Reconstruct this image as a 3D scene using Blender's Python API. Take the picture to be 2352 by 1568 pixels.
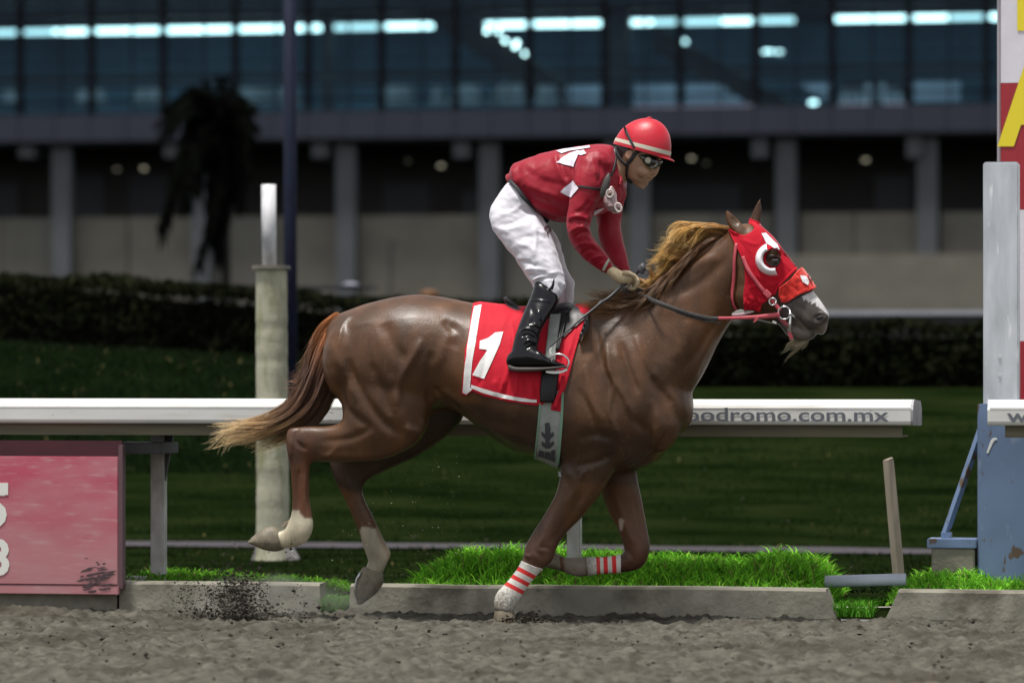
import bpy, bmesh, math, random
import numpy as np
from mathutils import Vector, Matrix
from mathutils.bvhtree import BVHTree
from mathutils.geometry import delaunay_2d_cdt

random.seed(7)
rng = np.random.default_rng(7)
for _o in list(bpy.data.objects):
    bpy.data.objects.remove(_o)
scene = bpy.context.scene
col = scene.collection
rad = math.radians

# ------------------------------------------------------------------ camera
CAM_H = 1.2
F_PX = 9600.0            # focal length for a picture 2352 wide
PITCH = math.atan(66 / F_PX)
cam_data = bpy.data.cameras.new('camera')
cam_data.sensor_width = 36.0
cam_data.lens = 36.0 * F_PX / 2352.0
cam_data.clip_start = 0.5
cam_data.clip_end = 1500.0
cam_data.dof.use_dof = True
cam_data.dof.focus_distance = 20.0
cam_data.dof.aperture_fstop = 2.2
cam = bpy.data.objects.new('camera', cam_data)
col.objects.link(cam)
cam.location = (0, 0, CAM_H)
cam.rotation_euler = (math.pi / 2 + PITCH, 0, 0)
scene.camera = cam

# ------------------------------------------------------------------ world and sun
SUN_EL, SUN_AZ = 76.0, -48.0      # high floodlight direction; azimuth from straight behind the camera
world = bpy.data.worlds.new('World')
scene.world = world
world.use_nodes = True
wn = world.node_tree.nodes
wl = world.node_tree.links
bg = wn['Background']
sky = wn.new('ShaderNodeTexSky')
sky.sky_type = 'NISHITA'
sky.sun_disc = False
sky.sun_elevation = rad(SUN_EL)
sky.sun_rotation = rad(180 - SUN_AZ)
hs = wn.new('ShaderNodeHueSaturation')
hs.inputs['Saturation'].default_value = 0.14
wl.new(sky.outputs[0], hs.inputs['Color'])
wl.new(hs.outputs[0], bg.inputs['Color'])
bg.inputs['Strength'].default_value = 0.09
sun_data = bpy.data.lights.new('sun', 'SUN')
sun_data.energy = 2.8
sun_data.angle = rad(8.0)      # several banks of floodlights side by side, so soft
sun_data.color = (1.0, 0.955, 0.90)
sun = bpy.data.objects.new('sun', sun_data)
col.objects.link(sun)
_d = Vector((math.sin(rad(SUN_AZ)) * math.cos(rad(SUN_EL)), -math.cos(rad(SUN_AZ)) * math.cos(rad(SUN_EL)), math.sin(rad(SUN_EL))))
sun.rotation_euler = _d.to_track_quat('Z', 'Y').to_euler()
scene.view_settings.view_transform = 'Standard'
scene.view_settings.look = 'None'
scene.view_settings.gamma = 1.0
scene.view_settings.use_curve_mapping = False
scene.view_settings.exposure = 0.98
scene.render.engine = 'CYCLES'
scene.cycles.use_denoising = True
scene.cycles.max_bounces = 8
scene.cycles.transparent_max_bounces = 16

# ------------------------------------------------------------------ frames
YAW = rad(11.0)
P0 = Vector((0, 20.15, 0))
U = Vector((math.cos(YAW), -math.sin(YAW), 0))
N = Vector((math.sin(YAW), math.cos(YAW), 0))
M = Matrix(((U.x, N.x, 0, P0.x), (U.y, N.y, 0, P0.y), (0, 0, 1, 0), (0, 0, 0, 1)))   # course frame: s along the rail, t away, z up
MI = M.inverted()
CAML = MI @ Vector((0, 0, CAM_H))
_cp, _sp = math.cos(PITCH), math.sin(PITCH)

def ray(px, py):
    x = (px - 1176.0) / F_PX; y = -(py - 784.0) / F_PX
    d = Vector((x, _cp - y * _sp, _sp + y * _cp))
    return (MI.to_3x3() @ d)
def S(px, py, t=0.0):
    d = ray(px, py); k = (t - CAML.y) / d.y
    return CAML + d * k
def G(px, py, z=0.0):
    d = ray(px, py); k = (z - CAML.z) / d.z
    return CAML + d * k
M_np = np.array(M)
def project(V):
    V = np.asarray(V, float)
    W = V @ M_np[:3, :3].T + M_np[:3, 3]
    W = W - np.array([0, 0, CAM_H])
    depth = W[:, 1] * _cp + W[:, 2] * _sp
    yy = -W[:, 1] * _sp + W[:, 2] * _cp
    return np.stack([1176 + F_PX * W[:, 0] / depth, 784 - F_PX * yy / depth], 1)
def fr(ox, oy, sc):
    k = 0.91875 / sc
    return lambda x, y: (ox * 0.91875 + x * k, oy * 0.91875 + y * k)
c1 = fr(500, 700, 1.7429); c2 = fr(1100, 650, 1.65); c3 = fr(1200, 260, 3.1364)
c4 = fr(1200, 640, 3.564); c5 = fr(1600, 460, 3.1364); c6 = fr(1540, 280, 7.125)
c7 = fr(1840, 640, 6.032)
D_ = lambda x, y: (x, y)

# ------------------------------------------------------------------ noise helpers
_lat = rng.random((256, 256))
def vnoise(x, y):
    x = np.asarray(x, float); y = np.asarray(y, float)
    xi = np.floor(x).astype(int); yi = np.floor(y).astype(int)
    fx = x - xi; fy = y - yi
    fx = fx * fx * (3 - 2 * fx); fy = fy * fy * (3 - 2 * fy)
    a = _lat[xi & 255, yi & 255]; b = _lat[(xi + 1) & 255, yi & 255]
    c = _lat[xi & 255, (yi + 1) & 255]; d = _lat[(xi + 1) & 255, (yi + 1) & 255]
    return (a * (1 - fx) + b * fx) * (1 - fy) + (c * (1 - fx) + d * fx) * fy
def fbm(x, y, octaves=4, gain=0.5):
    r = 0; a = 1; tot = 0
    for k in range(octaves):
        r = r + a * vnoise(x * 2 ** k + 17.3 * k, y * 2 ** k + 5.1 * k); tot += a; a *= gain
    return r / tot

# ------------------------------------------------------------------ materials
MATS = {}
def mat(name, base, rough=0.6, metal=0.0, var=0.0, vscale=8.0, bump=0.0, bscale=60.0, sheen=0.0, coat=0.0,
        spec=0.5, stretch=(1, 1, 1), col2=None, attr=None, sheen_tint=(1, 1, 1), detail=6.0, emit=None, estr=0.0, coatr=0.1):
    if name in MATS: return MATS[name]
    m = bpy.data.materials.new(name); m.use_nodes = True
    nt = m.node_tree; nd = nt.nodes; lk = nt.links
    p = nd['Principled BSDF']
    p.inputs['Base Color'].default_value = (*base, 1)
    p.inputs['Roughness'].default_value = rough
    p.inputs['Metallic'].default_value = metal
    p.inputs['Specular IOR Level'].default_value = spec
    p.inputs['Sheen Weight'].default_value = sheen
    p.inputs['Sheen Tint'].default_value = (*sheen_tint, 1)
    p.inputs['Coat Weight'].default_value = coat
    p.inputs['Coat Roughness'].default_value = coatr
    if emit:
        p.inputs['Emission Color'].default_value = (*emit, 1); p.inputs['Emission Strength'].default_value = estr
    tc = nd.new('ShaderNodeTexCoord'); mp = nd.new('ShaderNodeMapping')
    mp.inputs['Scale'].default_value = stretch
    lk.new(tc.outputs['Object'], mp.inputs['Vector'])
    basesock = None
    if attr:
        at = nd.new('ShaderNodeAttribute'); at.attribute_name = attr; basesock = at.outputs['Color']
        lk.new(basesock, p.inputs['Base Color'])
    if var > 0 or col2:
        n = nd.new('ShaderNodeTexNoise'); n.inputs['Scale'].default_value = vscale; n.inputs['Detail'].default_value = detail
        lk.new(mp.outputs[0], n.inputs['Vector'])
        rp = nd.new('ShaderNodeValToRGB'); rp.color_ramp.elements[0].position = 0.32; rp.color_ramp.elements[1].position = 0.68
        if col2:
            rp.color_ramp.elements[0].color = (*base, 1); rp.color_ramp.elements[1].color = (*col2, 1)
            lk.new(n.outputs[0], rp.inputs[0]); lk.new(rp.outputs[0], p.inputs['Base Color']); basesock = rp.outputs[0]
        else:
            lo = 1 - var; rp.color_ramp.elements[0].color = (lo, lo, lo, 1); rp.color_ramp.elements[1].color = (1 + var * .6,) * 3 + (1,)
            lk.new(n.outputs[0], rp.inputs[0])
            mx = nd.new('ShaderNodeMix'); mx.data_type = 'RGBA'; mx.blend_type = 'MULTIPLY'; mx.inputs[0].default_value = 1
            if basesock: lk.new(basesock, mx.inputs[6])
            else: mx.inputs[6].default_value = (*base, 1)
            lk.new(rp.outputs[0], mx.inputs[7]); lk.new(mx.outputs[2], p.inputs['Base Color']); basesock = mx.outputs[2]
    if bump > 0:
        n2 = nd.new('ShaderNodeTexNoise'); n2.inputs['Scale'].default_value = bscale; n2.inputs['Detail'].default_value = 5
        lk.new(mp.outputs[0], n2.inputs['Vector'])
        b = nd.new('ShaderNodeBump'); b.inputs['Strength'].default_value = bump; b.inputs['Distance'].default_value = 0.01
        lk.new(n2.outputs[0], b.inputs['Height']); lk.new(b.outputs[0], p.inputs['Normal'])
    MATS[name] = m
    return m

def stain(m, colr, scale, lo, hi, stretch=(1, 1, 1), amount=1.0):
    """mix a second colour over the base in noise-shaped patches (rust, dirt, lichen)"""
    nt = m.node_tree; nd = nt.nodes; lk = nt.links; p = nd['Principled BSDF']
    tc = nd.new('ShaderNodeTexCoord'); mp = nd.new('ShaderNodeMapping'); mp.inputs['Scale'].default_value = stretch
    mp.inputs['Location'].default_value = (3.1, 1.7, 9.2)
    n = nd.new('ShaderNodeTexNoise'); n.inputs['Scale'].default_value = scale; n.inputs['Detail'].default_value = 8
    lk.new(tc.outputs['Object'], mp.inputs[0]); lk.new(mp.outputs[0], n.inputs['Vector'])
    mr = nd.new('ShaderNodeMapRange'); mr.inputs[1].default_value = lo; mr.inputs[2].default_value = hi; mr.inputs[4].default_value = amount
    lk.new(n.outputs[0], mr.inputs[0])
    mx = nd.new('ShaderNodeMix'); mx.data_type = 'RGBA'
    lk.new(mr.outputs[0], mx.inputs[0])
    bs = p.inputs['Base Color']
    if bs.is_linked: lk.new(bs.links[0].from_socket, mx.inputs[6])
    else: mx.inputs[6].default_value = bs.default_value
    mx.inputs[7].default_value = (*colr, 1)
    lk.new(mx.outputs[2], bs)
    return m

# ------------------------------------------------------------------ object helpers (all coordinates in the course frame)
BASES = {}
def place(o, parent, base):
    base = Vector(base)
    BASES[o.name] = base
    if parent is None:
        o.matrix_world = M @ Matrix.Translation(base)
    else:
        o.parent = parent
        o.location = base - BASES[parent.name]
def link_mesh(name, me, parent=None, base=(0, 0, 0)):
    o = bpy.data.objects.new(name, me); col.objects.link(o); place(o, parent, base); return o
def build(name, V, F, m, parent=None, base=None, smooth=False, mi=None, attrs=None):
    V = np.asarray(V, float).reshape(-1, 3)
    if base is None:
        base = BASES[parent.name] if parent is not None else Vector((V[:, 0].mean(), V[:, 1].mean(), V[:, 2].min()))
    base = Vector(base)
    me = bpy.data.meshes.new(name)
    me.from_pydata((V - np.array(base)).tolist(), [], [tuple(int(i) for i in f) for f in F] if not isinstance(F, np.ndarray) else F.tolist())
    ms = m if isinstance(m, (list, tuple)) else [m]
    for x in ms: me.materials.append(x)
    if mi is not None: me.polygons.foreach_set('material_index', np.asarray(mi, np.int32))
    if smooth: me.polygons.foreach_set('use_smooth', np.ones(len(me.polygons), bool))
    if attrs:
        for an, arr in attrs.items():
            arr = np.asarray(arr, float)
            if arr.ndim == 1:
                a = me.attributes.new(an, 'FLOAT', 'POINT'); a.data.foreach_set('value', arr)
            else:
                a = me.attributes.new(an, 'FLOAT_COLOR', 'POINT')
                if arr.shape[1] == 3: arr = np.hstack([arr, np.ones((len(arr), 1))])
                a.data.foreach_set('color', arr.ravel())
    me.update()
    return link_mesh(name, me, parent, base)
def empty(name, base, label=None, cat=None, group=None):
    o = bpy.data.objects.new(name, None); col.objects.link(o); o.empty_display_size = 0.1
    place(o, None, base); tag(o, label, cat, group); return o
def tag(o, label=None, cat=None, group=None, kind=None):
    if label: o['label'] = label
    if cat: o['category'] = cat
    if group: o['group'] = group
    if kind: o['kind'] = kind
    return o
def boxv(a, b, bev=0.0):
    """box between corners a and b as (V,F), optionally bevelled"""
    x0, y0, z0 = a; x1, y1, z1 = b
    if bev <= 0:
        V = [(x0, y0, z0), (x1, y0, z0), (x1, y1, z0), (x0, y1, z0), (x0, y0, z1), (x1, y0, z1), (x1, y1, z1), (x0, y1, z1)]
        F = [(0, 3, 2, 1), (4, 5, 6, 7), (0, 1, 5, 4), (1, 2, 6, 5), (2, 3, 7, 6), (3, 0, 4, 7)]
        return V, F
    bm = bmesh.new()
    vs = [bm.verts.new(v) for v in boxv(a, b)[0]]
    for f in boxv(a, b)[1]: bm.faces.new([vs[i] for i in f])
    bmesh.ops.bevel(bm, geom=bm.edges[:], offset=bev, segments=2, affect='EDGES')
    bm.verts.index_update()
    V = [tuple(v.co) for v in bm.verts]; F = [tuple(v.index for v in f.verts) for f in bm.faces]; bm.free()
    return V, F
def merge(*parts):
    V = []; F = []
    for v, f in parts:
        n = len(V); V += [tuple(x) for x in v]; F += [tuple(int(i) + n for i in q) for q in f]
    return V, F
def box(name, a, b, m, parent=None, bev=0.0, base=None):
    a, b = [min(p, q) for p, q in zip(a, b)], [max(p, q) for p, q in zip(a, b)]
    V, F = boxv(a, b, bev); return build(name, V, F, m, parent, base)
def prism(poly, ax, lo, hi):
    """extrude a 2D polygon (list of pairs in the other two axes) along axis ax"""
    n = len(poly); V = []
    for w in (lo, hi):
        for p in poly:
            if ax == 0: V.append((w, p[0], p[1]))
            elif ax == 1: V.append((p[0], w, p[1]))
            else: V.append((p[0], p[1], w))
    F = [tuple(range(n))[::-1], tuple(range(n, 2 * n))] + [(i, (i + 1) % n, n + (i + 1) % n, n + i) for i in range(n)]
    return V, F
def tube(pts, radii, n=10, cap=True):
    pts = [Vector(p) for p in pts]
    if not hasattr(radii, '__len__'): radii = [radii] * len(pts)
    V = []; F = []
    up = Vector((0, -1, 0))
    for i, p in enumerate(pts):
        a = pts[max(i - 1, 0)]; b = pts[min(i + 1, len(pts) - 1)]
        t = (b - a).normalized()
        x = up - t * up.dot(t)
        if x.length < 1e-3: x = Vector((1, 0, 0)) - t * t.x
        x.normalize(); y = t.cross(x); up = x
        for k in range(n):
            th = 2 * math.pi * k / n
            V.append(tuple(p + (x * math.cos(th) + y * math.sin(th)) * radii[i]))
        if i:
            o = (i - 1) * n
            for k in range(n):
                F.append((o + k, o + (k + 1) % n, o + n + (k + 1) % n, o + n + k))
    if cap:
        F.append(tuple(range(n))[::-1]); F.append(tuple(range(len(V) - n, len(V))))
    return V, F
def catmull(P, sub):
    P = np.asarray(P, float); n = len(P)
    out = []
    for i in range(n - 1):
        p0 = P[max(i - 1, 0)]; p1 = P[i]; p2 = P[i + 1]; p3 = P[min(i + 2, n - 1)]
        for k in range(sub):
            t = k / sub
            out.append(0.5 * ((2 * p1) + (-p0 + p2) * t + (2 * p0 - 5 * p1 + 4 * p2 - p3) * t * t + (-p0 + 3 * p1 - 3 * p2 + p3) * t ** 3))
    out.append(P[-1])
    return np.array(out)
def loft(st, f=D_, n=28, sub=5, egg=0.0, e=2.0, caps=(True, True)):
    """stations (ax, ay, bx, by, halfwidth, c[, egg]) in picture-frame units; a closed smooth body between edge a and edge b"""
    rows = []
    for q in st:
        ax, ay, bx, by, w, c = q[:6]; eg = q[6] if len(q) > 6 else egg
        A = S(*f(ax, ay), -c); B = S(*f(bx, by), -c)
        rows.append((A.x, A.z, B.x, B.z, w, c, eg))
    R = catmull(rows, sub)
    def ringc(r):
        A = np.array([r[0], -r[5], r[1]]); B = np.array([r[2], -r[5], r[3]]); return (A + B) / 2, (A - B) / 2, r[4], r[6]
    rings = [ringc(r) for r in R]
    def cap(i, j):
        c0, a0, w0, g0 = rings[i]; c1_, a1, w1, g1 = rings[j]
        d = c0 - c1_; L = np.linalg.norm(d) + 1e-9; d = d / L
        r = min(np.linalg.norm(a0), w0) * 0.75
        return [(c0 + d * r * math.sin(ph), a0 * math.cos(ph), w0 * math.cos(ph), g0) for ph in (0.5, 0.95, 1.3)]
    if caps[0]: rings = cap(0, 1)[::-1] + rings
    if caps[1]: rings = rings + cap(-1, -2)
    V = []; F = []
    for i, (c, a, w, g) in enumerate(rings):
        for k in range(n):
            th = 2 * math.pi * k / n
            co, si = math.cos(th), math.sin(th)
            co_ = math.copysign(abs(co) ** (2 / e), co); si_ = math.copysign(abs(si) ** (2 / e), si)
            V.append(tuple(c + a * co_ + np.array([0, -1, 0]) * w * (1 - g * co) * si_))
        if i:
            o = (i - 1) * n
            for k in range(n): F.append((o + k, o + (k + 1) % n, o + n + (k + 1) % n, o + n + k))
    F.append(tuple(range(n))[::-1]); F.append(tuple(range(len(V) - n, len(V))))
    return V, F
def ell(center, r, rot=0.0, n=16):
    """ellipsoid; center (s,t,z), radii (along, depth, up), rot about t axis"""
    V = []; F = []; cr, sr = math.cos(rot), math.sin(rot)
    m2 = n // 2
    for i in range(m2 + 1):
        ph = math.pi * i / m2
        for k in range(n):
            th = 2 * math.pi * k / n
            x = r[0] * math.sin(ph) * math.cos(th); y = r[1] * math.sin(ph) * math.sin(th); z = r[2] * math.cos(ph)
            V.append((center[0] + x * cr - z * sr, center[1] + y, center[2] + x * sr + z * cr))
        if i:
            o = (i - 1) * n
            for k in range(n): F.append((o + k, o + (k + 1) % n, o + n + (k + 1) % n, o + n + k))
    return V, F
def ellp(f, x, y, c, rx, ry, rc, rot=0.0, n=16):
    p = S(*f(x, y), -c); return ell(p, (rx, rc, ry), rot, n)
def remesh(parts, voxel):
    V, F = merge(*parts)
    me = bpy.data.meshes.new('tmp'); me.from_pydata(V, [], F); me.update()
    bm = bmesh.new(); bm.from_mesh(me); bmesh.ops.remove_doubles(bm, verts=bm.verts, dist=1e-6)
    bmesh.ops.recalc_face_normals(bm, faces=bm.faces); bm.to_mesh(me); bm.free()
    o = bpy.data.objects.new('tmp', me); col.objects.link(o)
    md = o.modifiers.new('r', 'REMESH'); md.mode = 'VOXEL'; md.voxel_size = voxel; md.adaptivity = 0
    dg = bpy.context.evaluated_depsgraph_get(); dg.update()
    ev = o.evaluated_get(dg); em = ev.to_mesh()
    nv = len(em.vertices); VV = np.empty(nv * 3); em.vertices.foreach_get('co', VV); VV = VV.reshape(-1, 3)
    FF = [tuple(p.vertices) for p in em.polygons]
    ev.to_mesh_clear(); bpy.data.objects.remove(o); bpy.data.meshes.remove(me)
    FF = np.array([f if len(f) == 4 else (*f, f[-1]) for f in FF], int)
    return VV, FF
class Surf:
    """a dense quad surface with smoothing, sculpting and projection"""
    def __init__(self, V, F):
        self.V = np.asarray(V, float); self.F = np.asarray(F, int); self._e()
    def _e(self):
        F = self.F
        E = np.vstack([F[:, [0, 1]], F[:, [1, 2]], F[:, [2, 3]], F[:, [3, 0]]])
        E = E[E[:, 0] != E[:, 1]]; E = np.unique(np.sort(E, 1), axis=0); self.E = E
        self.deg = np.bincount(E.ravel(), minlength=len(self.V)).astype(float); self.deg[self.deg == 0] = 1
    def smooth(self, it, w=0.5, mask=None):
        E = self.E; n = len(self.V)
        for _ in range(it):
            A = np.empty_like(self.V)
            for k in range(3):
                A[:, k] = np.bincount(E[:, 0], self.V[E[:, 1], k], n) + np.bincount(E[:, 1], self.V[E[:, 0], k], n)
            A /= self.deg[:, None]
            ww = w if mask is None else (w * mask)[:, None]
            self.V += (A - self.V) * ww
    def normals(self):
        V, F = self.V, self.F
        fn = np.cross(V[F[:, 2]] - V[F[:, 0]], V[F[:, 3]] - V[F[:, 1]])
        N_ = np.zeros_like(V)
        for k in range(4):
            for c in range(3): N_[:, c] += np.bincount(F[:, k], fn[:, c], len(V))
        N_ /= np.linalg.norm(N_, axis=1)[:, None] + 1e-12
        return N_
    def blur(self, a, it):
        E = self.E
        for _ in range(it):
            s = np.bincount(E[:, 0], a[E[:, 1]], len(a)) + np.bincount(E[:, 1], a[E[:, 0]], len(a))
            a = 0.5 * a + 0.5 * s / self.deg
        return a
    def strokes(self, items, f=D_, side=0, soft=1):
        """items: (points, width_px, depth_m); ridges > 0, grooves < 0"""
        N_ = self.normals(); P = project(self.V); h = np.zeros(len(P))
        face = -N_[:, 1]
        wgt = np.clip(face * 2.2, 0, 1) if side > 0 else np.clip(np.abs(face) * 2.2, 0, 1)
        if side > 0: wgt = wgt * (self.V[:, 1] < 0.06)
        for pts, wd, dep in items:
            q = np.array([f(*p) for p in pts]); q = catmull(q, 4) if len(q) > 2 else q
            d = np.full(len(P), 1e9); lo = q.min(0) - 3 * wd; hi = q.max(0) + 3 * wd
            sel = np.where((P > lo).all(1) & (P < hi).all(1))[0]
            if not len(sel): continue
            Ps = P[sel]; dd = np.full(len(sel), 1e9); uu = np.zeros(len(sel)); L = len(q) - 1
            for i in range(L):
                a, b = q[i], q[i + 1]; ab = b - a; l2 = (ab @ ab) + 1e-9
                t = np.clip(((Ps - a) @ ab) / l2, 0, 1)
                ds = np.linalg.norm(Ps - (a + t[:, None] * ab), axis=1)
                m_ = ds < dd; dd[m_] = ds[m_]; uu[m_] = (i + t[m_]) / L
            taper = np.clip(np.sin(np.pi * np.clip(uu, 0.02, 0.98)) * 1.6, 0.15, 1)
            h[sel] += dep * np.exp(-(dd / wd) ** 2) * taper
        h = h * wgt
        self.V += N_ * h[:, None]
    def bvh(self):
        return BVHTree.FromPolygons([tuple(v) for v in self.V], [tuple(q) if q[2] != q[3] else tuple(q[:3]) for q in self.F])
    def faces(self):
        return [tuple(q) if q[2] != q[3] else tuple(q[:3]) for q in self.F.tolist()]
def inpoly(P, poly):
    x, y = P[:, 0], P[:, 1]; ins = np.zeros(len(P), bool); n = len(poly)
    for i in range(n):
        x1, y1 = poly[i]; x2, y2 = poly[(i + 1) % n]
        c = ((y1 > y) != (y2 > y)) & (x < (x2 - x1) * (y - y1) / (y2 - y1 + 1e-12) + x1); ins ^= c
    return ins
def polysnap(P, poly):
    best = np.full(len(P), 1e18); out = P.copy(); n = len(poly)
    for i in range(n):
        a = np.array(poly[i]); b = np.array(poly[(i + 1) % n]); ab = b - a
        t = np.clip(((P - a) @ ab) / (ab @ ab + 1e-9), 0, 1); q = a + t[:, None] * ab
        d = ((P - q) ** 2).sum(1); m_ = d < best; best[m_] = d[m_]; out[m_] = q[m_]
    return out
def patch(surf, poly, f=D_, off=0.006, cside=None, smooth=4, thick=None, holes=(), tmin=None, tmax=None):
    """a shell lifted off a surface inside a picture-frame outline; wraps round both sides"""
    poly = [f(*p) for p in poly]; holes = [[f(*p) for p in h] for h in holes]
    P = project(surf.V); ins = inpoly(P, poly)
    for h in holes: ins &= ~inpoly(P, h)
    if cside == 'near': ins &= surf.V[:, 1] < 0.0
    if tmin is not None: ins &= surf.V[:, 1] > tmin
    if tmax is not None: ins &= surf.V[:, 1] < tmax
    fm = ins[surf.F].any(1)
    if tmin is not None: fm &= (surf.V[surf.F][:, :, 1] > tmin).all(1)
    if tmax is not None: fm &= (surf.V[surf.F][:, :, 1] < tmax).all(1)
    Fs = surf.F[fm]; idx = np.unique(Fs); mp = np.full(len(surf.V), -1); mp[idx] = np.arange(len(idx))
    N_ = surf.normals()[idx]; V = surf.V[idx].copy(); out = ~ins[idx]
    Pi = P[idx]; T = Pi.copy()
    if out.any():
        T[out] = polysnap(Pi[out], poly)
        for h in holes:
            q = polysnap(Pi[out], h); d1 = ((T[out] - Pi[out]) ** 2).sum(1); d2 = ((q - Pi[out]) ** 2).sum(1)
            tt = T[out]; m_ = d2 < d1; tt[m_] = q[m_]; T[out] = tt
    k = 1 / (F_PX / 20.1)
    V[:, 0] += (T[:, 0] - Pi[:, 0]) * k; V[:, 2] -= (T[:, 1] - Pi[:, 1]) * k
    s2 = Surf(V, mp[Fs])
    E4 = np.vstack([s2.F[:, [0, 1]], s2.F[:, [1, 2]], s2.F[:, [2, 3]], s2.F[:, [3, 0]]])
    key = np.sort(E4, 1); uq, inv, cnt = np.unique(key, axis=0, return_inverse=True, return_counts=True)
    inv = inv.ravel()
    be = E4[cnt[inv] == 1]; be = be[be[:, 0] != be[:, 1]]
    bv = np.zeros(len(V), bool); bv[be.ravel()] = True
    inner = V - N_ * 0.003
    s2.V = V + N_ * off
    s2.smooth(smooth, 0.5, (~bv).astype(float))
    n = len(V); bi = np.where(bv)[0]; m2 = np.full(n, -1); m2[bi] = n + np.arange(len(bi))
    V2 = np.vstack([s2.V, inner[bi]])
    F2 = s2.faces() + [(int(b), int(a), int(m2[a]), int(m2[b])) for a, b in be]
    return V2, F2, s2
def cast(bvh, px, py, off=0.0, default_t=None):
    d = ray(px, py).normalized()
    h = bvh.ray_cast(CAML, d)
    if h[0] is None:
        return (S(px, py, default_t if default_t is not None else 0.0), Vector((0, -1, 0)))
    n = h[1]
    if n.dot(d) > 0: n = -n
    return h[0] + n * off, n
def decal(bvh, poly, f=D_, off=0.004, step=4.0, dt=0.0):
    poly = [np.array(f(*p)) for p in poly]; B = []
    n = len(poly)
    for i in range(n):
        a, b = poly[i], poly[(i + 1) % n]; L = max(1, int(np.linalg.norm(b - a) / step))
        for k in range(L): B.append(a + (b - a) * k / L)
    nb = len(B); mn = np.min(B, 0); mx = np.max(B, 0)
    gx, gy = np.meshgrid(np.arange(mn[0], mx[0], step), np.arange(mn[1], mx[1], step))
    I = np.stack([gx.ravel(), gy.ravel()], 1); I = I[inpoly(I, poly)]
    if len(I):
        sn = polysnap(I, poly); I = I[np.linalg.norm(I - sn, axis=1) > step * .4]
    pts = [Vector(p) for p in B] + [Vector(p) for p in I]
    r = delaunay_2d_cdt(pts, [(i, (i + 1) % nb) for i in range(nb)], [], 1, 1e-4)
    vs, fs = r[0], r[2]
    V = []
    for v in vs:
        q, _ = cast(bvh, v.x, v.y, off, dt); V.append(tuple(q))
    fs2 = []
    for t_ in fs:
        a, b, c = [Vector(V[i]) for i in t_]
        fs2.append(tuple(t_) if (b - a).cross(c - a).y < 0 else tuple(t_[::-1]))
    return V, fs2
def strap(bvh, pts, width, f=D_, off=0.004, thick=0.003, dt=0.0, sub=5, fly=False, ct=None, twist=None):
    """flat strap laid over a surface (or flying at given t) along a picture-frame path"""
    P = catmull([f(*p[:2]) for p in pts], sub)
    W_ = catmull([[p[2]] if len(p) > 2 else [width] for p in pts], sub)[:, 0]
    T_ = catmull([[p[3]] if len(p) > 3 else [dt] for p in pts], sub)[:, 0]
    C = []; NN = []
    for (x, y), tt in zip(P, T_):
        if fly or bvh is None: C.append(S(x, y, tt)); NN.append(Vector((0, -1, 0)))
        else:
            c, n = cast(bvh, x, y, off, tt); C.append(c); NN.append(n)
    C = [Vector(c) for c in C]
    if not fly and bvh is not None:
        for _ in range(3):
            C = [C[0]] + [(C[i - 1] + C[i] * 2 + C[i + 1]) / 4 for i in range(1, len(C) - 1)] + [C[-1]]
            NN = [NN[0]] + [(NN[i - 1] + NN[i] * 2 + NN[i + 1]).normalized() for i in range(1, len(NN) - 1)] + [NN[-1]]
    V = []; F = []
    for i, c in enumerate(C):
        t = (C[min(i + 1, len(C) - 1)] - C[max(i - 1, 0)]).normalized(); n = NN[i]
        w = n.cross(t).normalized() * (W_[i] / 2); nn = n * thick
        V += [tuple(c + w), tuple(c + w * .8 + nn), tuple(c - w * .8 + nn), tuple(c - w), tuple(c - w * .8 - nn * .5), tuple(c + w * .8 - nn * .5)]
        if i:
            o = (i - 1) * 6
            for k in range(6): F.append((o + k, o + (k + 1) % 6, o + 6 + (k + 1) % 6, o + 6 + k))
    F.append(tuple(range(6))[::-1]); F.append(tuple(range(len(V) - 6, len(V))))
    return V, F
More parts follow.
